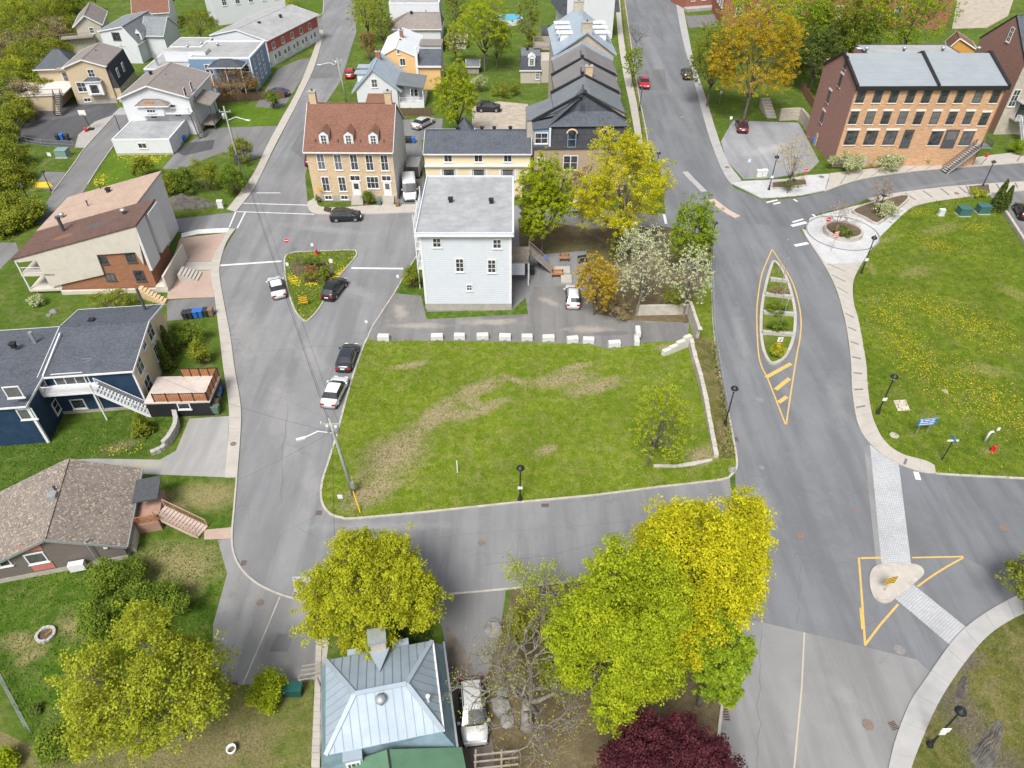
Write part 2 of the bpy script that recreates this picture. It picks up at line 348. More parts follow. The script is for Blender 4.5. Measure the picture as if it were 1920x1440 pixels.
# ------------------------------------------------------------------ ground builders
def struct(name, mb, mat, label=None): return tag(mb.build(name, mat), label, None, None, 'structure')
def sheet(name, px, z, mat, sm=0, label=None):
    b = MB(); b.sheet(GP(px, sm), z); return struct(name, b, mat, label)
def raised(name, px, z, mat, sm=0, label=None, z0=0.0):
    b = MB(); b.prism(GP(px, sm), z0, z, False); return struct(name, b, mat, label)
def offs(P, d, closed=False):
    out = []; n = len(P)
    for i in range(n):
        a = P[(i-1) % n] if (closed or i) else P[i]; c = P[(i+1) % n] if (closed or i < n-1) else P[i]
        t = (c-a); t = t.normalized() if t.length > 1e-9 else Vector((1, 0)); out.append(P[i]+Vector((-t.y, t.x))*d)
    return out
def strip_mb(P, w, z0, z1, closed=False, b=None):
    b = b or MB(); A = offs(P, w/2, closed); B = offs(P, -w/2, closed); n = len(P)
    vs = []
    for a, c in zip(A, B): vs += [(a.x, a.y, z0), (a.x, a.y, z1), (c.x, c.y, z1), (c.x, c.y, z0)]
    fs = []
    for i in range(n if closed else n-1):
        k = i*4; m = ((i+1) % n)*4
        fs += [(k, m, m+1, k+1), (k+1, m+1, m+2, k+2), (k+2, m+2, m+3, k+3)]
    if not closed: fs += [(0, 1, 2, 3), (n*4-1, n*4-2, n*4-3, n*4-4)]
    return b.add(vs, fs)
def kerb(px, sm=4, w=.2, h=.14, closed=False, mat=None, name='kerb'):
    return struct(name, strip_mb(GP(px, sm, closed), w, 0, h, closed), mat or mConc)
def resamp(P, n):
    L = [0.]
    for i in range(len(P)-1): L.append(L[-1]+(P[i+1]-P[i]).length)
    out = []; j = 0
    for k in range(n+1):
        d = L[-1]*k/n
        while j < len(P)-2 and L[j+1] < d: j += 1
        t = (d-L[j])/max(1e-9, L[j+1]-L[j]); out.append(P[j].lerp(P[j+1], min(1, t)))
    return out
def plen(P): return sum((P[i+1]-P[i]).length for i in range(len(P)-1))
def sidewalk(outer, inner, slab=1.6, mat=None, z=.13, sub=3, name='pavement', band=False):
    """footway: a bed with separate cast slabs, open joints between them"""
    mat = mat or mSlab
    A = GP(outer, 5, False); B = GP(inner, 5, False)
    n = max(2, int(round(plen(A)/slab))); A = resamp(A, n*sub); B = resamp(B, n*sub)
    o = struct(name, MB().prism(A+B[::-1], 0, z-.03, False), mConc)
    rr = random.Random(len(outer)*7+n)
    for i in range(n):
        a = [p.copy() for p in A[i*sub:(i+1)*sub+1]]; c = [p.copy() for p in B[i*sub:(i+1)*sub+1]]
        for q in (a, c):
            e = (q[1]-q[0]).normalized()*.018; q[0] = q[0]+e
            e = (q[-1]-q[-2]).normalized()*.018; q[-1] = q[-1]-e
        MB().prism(a+c[::-1], z-.03, z+rr.uniform(-.006, .008), False).build('slab', mat, o)
        if band and i % 2 == 0 and rr.random() < .85:
            e = (a[1]-a[0]).normalized()*.22; MB().prism([a[0].lerp(c[0], .12), a[0].lerp(c[0], .68), a[0].lerp(c[0], .68)+e, a[0].lerp(c[0], .12)+e], z, z+.014, False).build('dark_band', M('dark_band_paver', (.15, .15, .155), .9, .15, 3), o)
    return o
def stripe(px, w, mat, name='road_marking', z=.034, sm=0, closed=False, b=None):
    P = GP(px, sm, closed)
    return struct(name, strip_mb(P, w, z-.004, z, closed, b), mat)
def inpoly(P, X, Y):
    P = np.array([(p[0], p[1]) for p in P]); ins = np.zeros(len(X), bool); j = len(P)-1
    for i in range(len(P)):
        xi, yi = P[i]; xj, yj = P[j]
        c = ((yi > Y) != (yj > Y)) & (X < (xj-xi)*(Y-yi)/(yj-yi+1e-12)+xi); ins ^= c; j = i
    return ins
def npmesh(name, V, nper, mat, tone=None):
    """V: (nfaces, nper, 3) loose polygons"""
    nf = len(V); me = bpy.data.meshes.new(name); me.vertices.add(nf*nper); me.loops.add(nf*nper); me.polygons.add(nf)
    me.vertices.foreach_set('co', np.ascontiguousarray(V, dtype=np.float32).ravel())
    me.loops.foreach_set('vertex_index', np.arange(nf*nper, dtype=np.int32))
    me.polygons.foreach_set('loop_start', np.arange(0, nf*nper, nper, dtype=np.int32))
    if tone is not None:
        a = me.attributes.new('tone', 'FLOAT', 'FACE'); a.data.foreach_set('value', tone.astype(np.float32))
    me.update(calc_edges=True); me.materials.append(mat); return me
def sample_poly(P, dens, rng):
    X = np.array([p[0] for p in P]); Y = np.array([p[1] for p in P]); n = int((X.max()-X.min())*(Y.max()-Y.min())*dens)
    x = rng.uniform(X.min(), X.max(), n); y = rng.uniform(Y.min(), Y.max(), n); k = inpoly(P, x, y); return x[k], y[k]
def tufts(label, px, dens, z, mat, h=.13, sm=0, seed=1, name='grass'):
    rng = np.random.default_rng(seed); P = GP(px, sm); x, y = sample_poly(P, dens, rng); n = len(x)
    a = rng.uniform(0, 6.283, n); hh = h*rng.uniform(.4, 1.4, n); w = h*.45*rng.uniform(.6, 1.3, n)
    lx = rng.normal(0, .6, n)*hh; ly = rng.normal(0, .6, n)*hh
    V = np.zeros((n, 3, 3)); V[:, 0] = np.stack([x-np.cos(a)*w, y-np.sin(a)*w, np.full(n, z)], 1)
    V[:, 1] = np.stack([x+np.cos(a)*w, y+np.sin(a)*w, np.full(n, z)], 1); V[:, 2] = np.stack([x+lx, y+ly, z+hh], 1)
    o = inst(name, npmesh(name, V, 3, mat)); return tag(o, label, 'grass', None, 'stuff')
def blooms(label, px, dens, z, mat, segs, size=.06, seed=2, name='dandelions'):
    rng = np.random.default_rng(seed); P = GP(px); x, y = sample_poly(P, dens, rng)
    k = np.zeros(len(x))
    for (cx, cy, rx, ry, an) in pxblobs(segs):
        dx = x-cx; dy = y-cy; u = (dx*math.cos(an)+dy*math.sin(an))/rx; v = (-dx*math.sin(an)+dy*math.cos(an))/ry
        k = np.maximum(k, np.clip(1-np.hypot(u, v), 0, 1))
    q = np.sin(x*1.7+np.sin(y*1.1)*2)*np.sin(y*2.3+np.sin(x*.9)*2)*.5+.5
    keep = rng.uniform(0, 1, len(x)) < k*(.25+.9*q)+.01; x = x[keep]; y = y[keep]; n = len(x)
    ss = size*rng.uniform(.6, 1.5, n); zz = z+rng.uniform(.04, .15, n); V = np.zeros((n, 6, 3)); a0 = rng.uniform(0, 6.28, n)
    for i in range(6):
        V[:, i] = np.stack([x+np.cos(a0+i*1.0472)*ss, y+np.sin(a0+i*1.0472)*ss, zz+rng.normal(0, .012, n)], 1)
    o = inst(name, npmesh(name, V, 6, mat)); return tag(o, label, 'flowers', None, 'stuff')
# ------------------------------------------------------------------ the land
b = MB(); b.sheet([(-1500, -300), (1500, -300), (1500, 2500), (-1500, 2500)], 0.0); struct('ground', b, mGround)
ROAD_A = [(598, -60), (606, 0), (604, 30), (606, 70), (590, 125), (547, 215), (480, 348), (440, 398), (318, 412), (318, 436), (442, 432), (414, 480), (411, 517), (432, 630), (448, 740), (452, 790), (442, 900), (435, 1010), (439, 1040), (483, 1095), (527, 1116), (591, 1130), (810, 1117), (949, 1105), (1100, 1087), (1220, 1075), (1385, 1075),
          (1345, 640), (1335, 430), (1240, 400), (980, 385), (790, 395), (620, 395), (578, 390), (572, 330), (600, 210), (640, 150), (668, 60), (660, -60)]
sheet('road', ROAD_A, .020, mAspA)
ROAD_B = [(1160, -60), (1180, 62), (1197, 175), (1212, 250), (1240, 330), (1250, 420), (1338, 470), (1345, 680), (1378, 850), (1380, 1000), (1372, 1180), (1361, 1270), (1349, 1360), (1338, 1480), (1655, 1480), (1665, 1440), (1678, 1387), (1705, 1318), (1733, 1276), (1780, 1209), (1811, 1176), (1858, 1143), (1920, 1111), (2100, 1040), (2100, 905), (1920, 898), (1755, 889), (1685, 871), (1652, 852), (1620, 820), (1605, 785), (1597, 730), (1595, 680), (1587, 617), (1575, 567), (1562, 530), (1540, 490), (1512, 447), (1500, 430), (1490, 400), (1400, 375), (1370, 345), (1327, 250), (1277, 62), (1254, -60)]
sheet('road', ROAD_B, .024, mAspB)
sheet('road', [(1375, 352), (1427, 374), (1455, 375), (1502, 370), (1545, 360), (1615, 337), (1715, 322), (1815, 314), (1920, 306), (2060, 296), (2060, 332), (1920, 341), (1840, 346), (1765, 352), (1677, 363), (1627, 373), (1590, 387), (1527, 403), (1505, 430), (1420, 420)], .028, mAspC)
sheet('road', [(1425, 1166), (1719, 1237), (1745, 1262), (1735, 1290), (1705, 1322), (1678, 1390), (1655, 1482), (1338, 1482), (1349, 1360), (1361, 1270), (1372, 1160)], .028, mAspD)
sheet('road', [(1631, 845), (1685, 872), (1755, 890), (1920, 899), (2100, 906), (2100, 1040), (1920, 1104), (1810, 1046), (1706, 1048)], .0275, mAspC)
# lanes, lots and drives on the west side
sheet('lane', [(60, 420), (100, 360), (140, 307), (160, 277), (188, 245), (215, 214), (262, 214), (230, 252), (212, 275), (185, 312), (165, 345), (120, 420)], .016, mLane)
kerb([(98, 362), (140, 306), (160, 277), (212, 220)], 3, .15, .12); kerb([(165, 346), (186, 312), (213, 274)], 3, .15, .12)
sheet('parking_lot', [(24, 262), (70, 196), (150, 190), (216, 190), (222, 214), (175, 228), (147, 252), (138, 275), (80, 272)], .012, mLot)
sheet('gravel_strip', [(147, 252), (178, 228), (216, 214), (190, 243), (160, 277), (140, 277)], .014, M('stone_chippings', (.33, .31, .29), .95, .4, 9, bump=.06))
sheet('lane', [(-60, 520), (0, 455), (30, 455), (35, 470), (0, 505), (-60, 570)], .016, mLane)
sheet('parking_bay', [(62, 352), (84, 322), (124, 323), (100, 356)], .012, mLane)
sheet('driveway', [(325, 292), (345, 275), (392, 240), (520, 236), (498, 290), (470, 300), (420, 285), (380, 300), (340, 318), (305, 316)], .012, mLane)
sheet('driveway', [(330, 285), (352, 268), (403, 262), (398, 280), (345, 292)], .016, mLot)
sheet('driveway', [(478, 200), (500, 165), (520, 130), (560, 112), (590, 108), (578, 128), (536, 195), (528, 204)], .012, mLane)
sheet('driveway', [(565, 45), (590, 38), (604, 30), (607, 62), (575, 70)], .012, mLane)
sheet('parking_lot', [(885, 200), (935, 190), (990, 195), (992, 250), (885, 256)], .012, mDirt)
sheet('parking_lot', [(745, 225), (830, 222), (828, 262), (745, 262)], .012, mLane)
sheet('driveway', [(742, 262), (790, 258), (800, 395), (745, 395)], .014, mLane)
sheet('parking_lot', [(1374, 226), (1497, 230), (1508, 250), (1536, 303), (1517, 322), (1450, 334), (1394, 336), (1362, 300), (1352, 265)], .012, M_asphalt('pale_lot', (.27, .275, .285), (.40, .39, .38), pxblobs([(1400, 290, 1480, 270, 2)]), .1))
sheet('parking_lot', [(1872, 382), (1850, 362), (1920, 352), (2080, 345), (2080, 640), (1940, 480)], .012, mLane)
sheet('driveway', [(1285, 30), (1340, 27), (1345, 50), (1292, 52)], .012, mLane)
sheet('driveway', [(132, 862), (150, 868), (255, 888), (423, 895), (430, 780), (355, 785), (330, 845), (300, 862), (180, 860)], .012, M_asphalt('stone_dust_drive', (.315, .31, .30), (.36, .31, .19), pxblobs([(180, 872, 330, 872, .7), (330, 850, 345, 800, .5)]), .1))
sheet('driveway', [(312, 564), (402, 557), (407, 592), (314, 602)], .012, mLane)
sheet('driveway', [(408, 1012), (435, 1010), (440, 1042), (484, 1096), (527, 1117), (592, 1131), (598, 1160), (590, 1275), (455, 1284), (395, 1284), (400, 1170), (426, 1075)], .012, M_asphalt('drive_asphalt', (.235, .232, .228), (.36, .355, .345), pxblobs([(430, 1110, 430, 1250, 1.2), (470, 1120, 440, 1230, .8)]), .1, pxblobs([(555, 1180, 570, 1240, 1.8), (505, 1210, 520, 1190, .8)])))
sheet('driveway', [(800, 1117), (949, 1105), (935, 1200), (905, 1290), (925, 1400), (930, 1480), (860, 1480), (850, 1330), (830, 1180)], .012, mLane)
sheet('yard_soil', [(935, 1200), (960, 1104), (1100, 1087), (1380, 1080), (1372, 1180), (1349, 1360), (1338, 1480), (930, 1480), (925, 1400), (905, 1290)], .006, mLitter)
sheet('yard_soil', [(835, 1170), (850, 1330), (862, 1480), (930, 1480), (925, 1400), (905, 1290), (870, 1215)], .018, M('bare_earth', (.15, .125, .105), .95, .25, 1.2, bump=.03))
# west yards
sheet('yard', [(-80, 1075), (150, 1060), (240, 1010), (415, 1010), (426, 1075), (400, 1170), (380, 1290), (300, 1340), (60, 1400), (0, 1270), (-80, 1200)], .008, mYard)
sheet('yard', [(255, 890), (442, 896), (436, 1005), (265, 985)], .008, mYard)
sheet('yard', [(-80, 800), (130, 790), (320, 770), (332, 800), (290, 855), (140, 862), (-80, 980)], .008, M_lawn('deep_turf', (.04, .09, .01), (.10, .155, .018), .15, pxblobs([(200, 845, 250, 830, 1.2)]), (.22, .18, .1), .7))
sheet('yard', [(-80, 1330), (60, 1400), (300, 1340), (395, 1284), (455, 1284), (585, 1275), (598, 1480), (-80, 1520)], .006, mScrub)
sheet('yard', [(380, 205), (545, 188), (516, 238), (395, 238)], .008, M_lawn('bright_turf', (.06, .125, .01), (.13, .2, .02), .15))
sheet('flower_bed', [(175, 340), (215, 277), (322, 290), (300, 316), (270, 330), (185, 362)], .008, M_lawn('weedy_turf', (.06, .13, .01), (.13, .2, .02), .05, None, SOIL, .7, .9, pxblobs([(230, 295, 310, 298, 1.6), (190, 330, 180, 345, 1.2)])))
# brick aprons of the cream house
aw = raised('driveway', [(338, 447), (425, 437), (410, 465), (397, 490), (322, 490)], .045, mBrickPav)
raised('driveway', [(320, 511), (396, 507), (398, 530), (402, 557), (313, 561)], .045, mBrickPav)
raised('garden_path', [(316, 491), (397, 491), (396, 506), (316, 508)], .06, mSlab)
raised('driveway', [(340, 438), (370, 431), (400, 429), (430, 428), (429, 436), (400, 437), (370, 439), (340, 446)], .055, mWhitePaint, label='white painted concrete strip')
# ------------------------------------------------------------------ footways
sidewalk([(606, 58), (605, 72), (590, 125), (572, 165), (547, 215), (517, 272), (480, 348), (462, 374), (443, 398)], [(599, 56), (595, 75), (577, 125), (555, 175), (530, 220), (502, 272), (478, 322), (455, 356), (426, 393)], 2.2)
sidewalk([(442, 430), (425, 455), (414, 490), (412, 517), (420, 567), (432, 630), (440, 690), (451, 755), (452, 805), (445, 896)], [(430, 430), (410, 465), (397, 492), (396, 517), (403, 560), (412, 630), (419, 690), (428, 750), (430, 800), (422, 896)], 1.7)
sidewalk([(577, 380), (578, 392), (590, 401), (620, 403), (700, 402), (782, 399)], [(592, 371), (595, 378), (600, 388), (640, 390), (700, 386), (782, 384)], 2.0)
sidewalk([(1503, 430), (1512, 447), (1540, 490), (1562, 530), (1575, 567), (1587, 617), (1595, 680), (1597, 730), (1605, 785), (1620, 820), (1652, 852), (1685, 871), (1727, 886), (1754, 889)], [(1630, 470), (1624, 482), (1615, 497), (1600, 527), (1600, 567), (1610, 605), (1623, 680), (1626, 720), (1632, 767), (1642, 800), (1660, 830), (1690, 852), (1735, 865), (1752, 874)], 1.5, band=True)
sidewalk([(1545, 360), (1615, 337), (1715, 322), (1815, 314), (1920, 306), (2040, 298)], [(1556, 326), (1610, 320), (1690, 311), (1790, 302), (1865, 291), (2040, 272)], 1.7, band=True)
sidewalk([(1627, 373), (1677, 363), (1765, 352), (1840, 346), (1920, 341), (2040, 333)], [(1690, 406), (1713, 388), (1752, 379), (1815, 370), (1860, 362), (2040, 352)], 1.7, band=True)
sidewalk([(1259, -40), (1277, 62), (1292, 120), (1310, 187), (1327, 250), (1345, 300), (1360, 332), (1372, 347)], [(1271, -40), (1290, 62), (1302, 120), (1322, 180), (1342, 245), (1356, 285), (1368, 310), (1390, 339)], 2.4, mSlabG)
sidewalk([(1160, -30), (1168, 62), (1180, 130), (1195, 200), (1208, 290), (1215, 330)], [(1152, -30), (1158, 62), (1167, 130), (1181, 200), (1196, 290), (1200, 330)], 2.4)
raised('verge', [(1167, -30), (1180, 62), (1197, 175), (1212, 250), (1220, 330), (1210, 330), (1206, 250), (1191, 175), (1172, 62), (1161, -30)], .10, mScrub)
kerb([(1167, -30), (1180, 62), (1197, 175), (1212, 250), (1222, 330)], 4)
sidewalk([(1655, 1480), (1665, 1440), (1678, 1387), (1705, 1318), (1733, 1276), (1780, 1209), (1811, 1176), (1858, 1143), (1920, 1111), (2060, 1050)], [(1699, 1480), (1708, 1440), (1728, 1387), (1755, 1326), (1789, 1270), (1825, 1222), (1855, 1190), (1890, 1166), (1920, 1151), (2060, 1090)], 2.6, mSlabG)
raised('bank', [(1699, 1480), (1708, 1440), (1728, 1387), (1755, 1326), (1789, 1270), (1825, 1222), (1855, 1190), (1890, 1166), (1920, 1151), (2060, 1090), (2200, 1480)], .06, mBank)
# kerbs
kerb([(444, 896), (439, 955), (435, 1005), (439, 1040), (455, 1070), (483, 1095), (520, 1113), (545, 1121), (572, 1127), (592, 1130)], 4, .16, .1)
kerb([(592, 1130), (700, 1124), (810, 1117), (949, 1105), (1100, 1087)], 3, .16, .1)
kerb([(525, 1120), (500, 1180), (456, 1283)], 1, .13, .05)
kerb([(1372, 1180), (1361, 1270), (1349, 1360), (1338, 1480)], 3)
kerb([(566, 48), (587, 37), (602, 28), (607, 15), (606, -40)], 3)
sheet('yard', [(560, 42), (585, 36), (600, 27), (605, 14), (604, -40), (560, -40)], .01, M_lawn('corner_turf', (.06, .12, .012), (.12, .17, .02), .3))
# the field
FIELD = [(690, 634), (685, 642), (667, 690), (650, 747), (632, 815), (615, 870), (605, 902), (602, 930), (607, 950), (620, 965), (642, 972), (665, 973), (800, 961), (960, 944), (1110, 930), (1235, 914), (1350, 901), (1370, 892), (1380, 880), (1381, 862), (1375, 825), (1365, 775), (1350, 705), (1343, 660), (1337, 605), (1335, 540), (1334, 480), (1300, 480), (1290, 640), (1210, 641), (1145, 652), (1100, 640), (900, 637)]
raised('field', FIELD, .10, mField, 0)
kerb(FIELD[:27], 2)
raised('gravel_yard', [(687, 634), (700, 612), (740, 552), (748, 545), (790, 548), (800, 586), (985, 590), (1000, 540), (1110, 535), (1112, 590), (1180, 600), (1280, 605), (1292, 640), (1215, 643), (1145, 656), (1100, 646), (900, 641), (700, 640)], .115, mGravel)
kerb([(690, 634), (700, 611), (740, 550), (760, 515), (782, 480)], 2, .16, .16)
raised('yard', [(740, 551), (760, 516), (782, 482), (800, 482), (800, 586), (960, 583), (985, 560), (990, 590), (800, 600), (790, 556)], .13, mYard)
raised('shrub_bed', [(1112, 590), (1110, 535), (1100, 470), (975, 480), (972, 410), (1110, 430), (1240, 425), (1320, 440), (1335, 470), (1332, 520), (1300, 560), (1290, 606), (1180, 602)], .118, mLitter)
# triangle island
TRI = [(534, 487), (540, 478), (555, 474), (600, 472), (660, 470), (668, 474), (667, 482), (648, 505), (630, 527), (612, 556), (598, 580), (583, 597), (573, 603), (565, 598), (553, 582), (541, 548), (535, 515)]
raised('traffic_island', TRI, .12, M_lawn('island_turf', (.07, .12, .012), (.15, .19, .025), .4), 3)
kerb(TRI, 3, .18, .15, True)
raised('flower_bed', [(545, 497), (560, 487), (590, 486), (615, 495), (628, 505), (622, 520), (605, 530), (580, 531), (560, 524), (548, 512)], .15, mMulch, 3, z0=.1)
# park
PARK = [(1754, 889), (1752, 874), (1735, 865), (1690, 852), (1660, 830), (1642, 800), (1632, 767), (1626, 720), (1623, 680), (1610, 605), (1600, 567), (1600, 527), (1615, 497), (1630, 470), (1648, 446), (1672, 423), (1690, 406), (1715, 388), (1752, 379), (1815, 370), (1850, 368), (1876, 388), (1925, 465), (2120, 760), (2120, 908), (1920, 899)]
raised('park', PARK, .115, mPark)
kerb([(1754, 889), (1800, 892), (1920, 898), (2100, 906)], 3)
# road markings
for q in ([(413, 498), (528, 490)], [(659, 503), (756, 504)], [(481, 362), (526, 362)], [(443, 381), (578, 385)], [(441, 397), (589, 402)]): stripe(q, .38 if q[0][0] in (413, 659) else .2, mWhitePaint)
stripe([(430, 426), (442, 398)], .2, mWhitePaint); stripe([(445, 428), (460, 398)], .2, mWhitePaint)
stripe([(1245, 402), (1249, 420)], .4, mWhitePaint)
stripe([(1484, 424), (1512, 417)], .6, mWhitePaint); stripe([(1490, 461), (1515, 456)], .6, mWhitePaint)
for q in ([(1437, 380), (1458, 375)], [(1450, 383), (1463, 380)], [(1488, 374), (1495, 378)], [(1523, 402), (1530, 407)], [(1486, 417), (1506, 411)]): stripe(q, .35, mWhitePaint)
stripe([(1717, 885), (1722, 900)], .5, mWhitePaint)
stripe([(1447, 467), (1482, 522), (1497, 567), (1502, 605), (1499, 640), (1494, 665), (1480, 755), (1474, 797)], .15, mYellow, sm=4)
stripe([(1447, 469), (1435, 497), (1427, 520), (1420, 567), (1419, 605), (1422, 662), (1429, 690), (1440, 712), (1473, 797)], .15, mYellow, sm=4)
for q in ([(1436, 708), (1483, 682)], [(1454, 731), (1480, 710)], [(1460, 755), (1475, 744)]): stripe(q, .45, mYellow, z=.036)
stripe([(1610, 1046), (1615, 1110), (1622, 1211)], .17, mYellow); stripe([(1613, 1047), (1652, 1046)], .18, mYellow, z=.036)
stripe([(1623, 1208), (1650, 1172), (1684, 1133)], .17, mYellow, z=.036); stripe([(1720, 1100), (1745, 1082), (1775, 1063), (1806, 1046)], .15, mYellow, sm=3)
stripe([(1710, 1046), (1806, 1044)], .15, mYellow, z=.037); stripe([(1613, 1140), (1617, 1180)], .18, mYellow, z=.037)
stripe([(1508, 1186), (1503, 1290), (1489, 1440), (1486, 1480)], .12, mYellowF, z=.036)
# paver crossings
sheet('crossing', [(1631, 834), (1650, 850), (1685, 870), (1706, 1040), (1708, 1060), (1653, 1060), (1651, 1040)], .034, mCross)
sheet('crossing', [(1708, 1093), (1811, 1176), (1780, 1209), (1675, 1120)], .034, mCross2)
sheet('crossing_edge', [(1620, 838), (1631, 834), (1651, 1040), (1653, 1059), (1643, 1062)], .031, mAspD)

# cracks, tar seams and patches in the carriageways
mTar = M('tar_seam', (.12, .12, .122), .9, .2, 4); mPatch = M_asphalt('patch_asphalt', (.155, .155, .158), None, None, .0); rc_ = random.Random(12)
def crack(px, w=.05, z=.033, jit=.07):
    P = GP(px, 0, False); P = resamp(P, max(4, int(plen(P)/.6))); P = [P[0]]+[p+Vector((rc_.gauss(0, jit), rc_.gauss(0, jit))) for p in P[1:-1]]+[P[-1]]
    b = MB(); n = len(P); A = offs(P, w/2); B = offs(P, -w/2); b.add([(p.x, p.y, z) for p in A]+[(p.x, p.y, z) for p in B], [(i, n+i, n+i+1, i+1) for i in range(n-1)]); return struct('tar_seam', b, mTar)
for q in ([(1474, 800), (1478, 850), (1474, 873), (1490, 905)], [(1480, 780), (1530, 800), (1600, 838)], [(1435, 970), (1520, 968), (1640, 970)], [(1500, 1058), (1500, 1130), (1494, 1170)], [(1440, 1050), (1560, 1058), (1620, 1052)], [(1428, 1180), (1424, 1300), (1420, 1440)], [(700, 1020), (900, 1000), (1100, 985), (1190, 975)], [(900, 1062), (1060, 1035), (1180, 1000)], [(540, 760), (530, 850), (528, 940)], [(605, 960), (560, 985), (525, 1000), (515, 1040)], [(560, 990), (600, 1010), (640, 1000)], [(480, 660), (600, 650), (680, 648)], [(1345, 760), (1420, 752), (1480, 765)], [(1560, 690), (1600, 700)], [(1390, 640), (1385, 720), (1395, 800)], [(1330, 380), (1400, 410), (1450, 470)], [(470, 720), (560, 760), (620, 790)], [(1250, 250), (1300, 330), (1340, 370)], [(1220, 40), (1245, 130), (1262, 220)], [(560, 200), (590, 150), (620, 90)], [(500, 330), (540, 300), (580, 230)], [(1510, 900), (1560, 930), (1600, 1000), (1600, 1040)], [(1760, 960), (1850, 950), (1920, 955)], [(820, 1075), (840, 1040), (850, 1000)], [(960, 1090), (970, 1050), (975, 1000)]): crack(q, .022 if q[0][0] % 3 else .035)
for q in ([(1200, 132), (1246, 130), (1252, 168), (1208, 170)], [(520, 1188), (550, 1190), (540, 1222), (505, 1222)], [(575, 130), (600, 118), (640, 120), (632, 145), (585, 148)], [(545, 280), (565, 245), (585, 250), (570, 300)], [(1395, 985), (1440, 985), (1440, 1050), (1398, 1050)]): sheet('road_patch', q, .0305 if q[0][1] < 1100 else .016, mPatch)
sheet('road_patch', [(548, 1082), (580, 1080), (590, 1108), (552, 1112)], .0305, mSlabG)
# ------------------------------------------------------------------ building kit
mWhite = M('white_trim_paint', (.64, .645, .65), .5, .05, 2)
mWhiteW = M('white_vinyl', (.61, .62, .63), .55, .05, 1)
mBlackTrim = M('black_metal', (.02, .021, .023), .45, .2, 3)
mDarkGrey = M('dark_grey_metal', (.07, .072, .078), .5, .2, 3)
mGlass = M_glass()
mSteel = M('galvanised_steel', (.42, .44, .45), .4, .12, 3, .6)
mFound = M('foundation_concrete', (.34, .315, .275), .92, .14, 1.4, bump=.01, dirt=(.26, .24, .21))
mWoodO = M('orange_cedar', (.34, .135, .05), .7, .3, 3)
mWoodG = M('weathered_wood', (.27, .235, .20), .85, .25, 2.5)
mTan = M('tan_siding_trim', (.52, .43, .30), .6, .06, 1)
WC = {}
def window_mesh(w, h, kind, fr):
    k = (round(w, 2), round(h, 2), kind, fr.name)
    if k in WC: return WC[k]
    t = min(.11, w*.14); f = MB()
    f.box(-w/2, -w/2+t, -.07, .01, 0, h); f.box(w/2-t, w/2, -.07, .01, 0, h)
    f.box(-w/2+t, w/2-t, -.07, .01, 0, t); f.box(-w/2+t, w/2-t, -.07, .01, h-t, h)
    nx, nz = kind
    for i in range(1, nx): x = -w/2+w*i/nx; f.box(x-.03, x+.03, -.055, .01, t, h-t)
    for j in range(1, nz): z = h*j/nz; f.box(-w/2+t, w/2-t, -.053, .01, z-.028, z+.028)
    g = MB().box(-w/2+t*.9, w/2-t*.9, -.028, .005, t*.9, h-t*.9)
    s = MB().box(-w/2-.07, w/2+.07, -.13, .01, -.09, -.003)
    WC[k] = (f.mesh('window', fr), g.mesh('pane', mGlass), s.mesh('sill', fr))
    return WC[k]
ROT = {'F': 0.0, 'R': math.pi/2, 'B': math.pi, 'L': -math.pi/2}
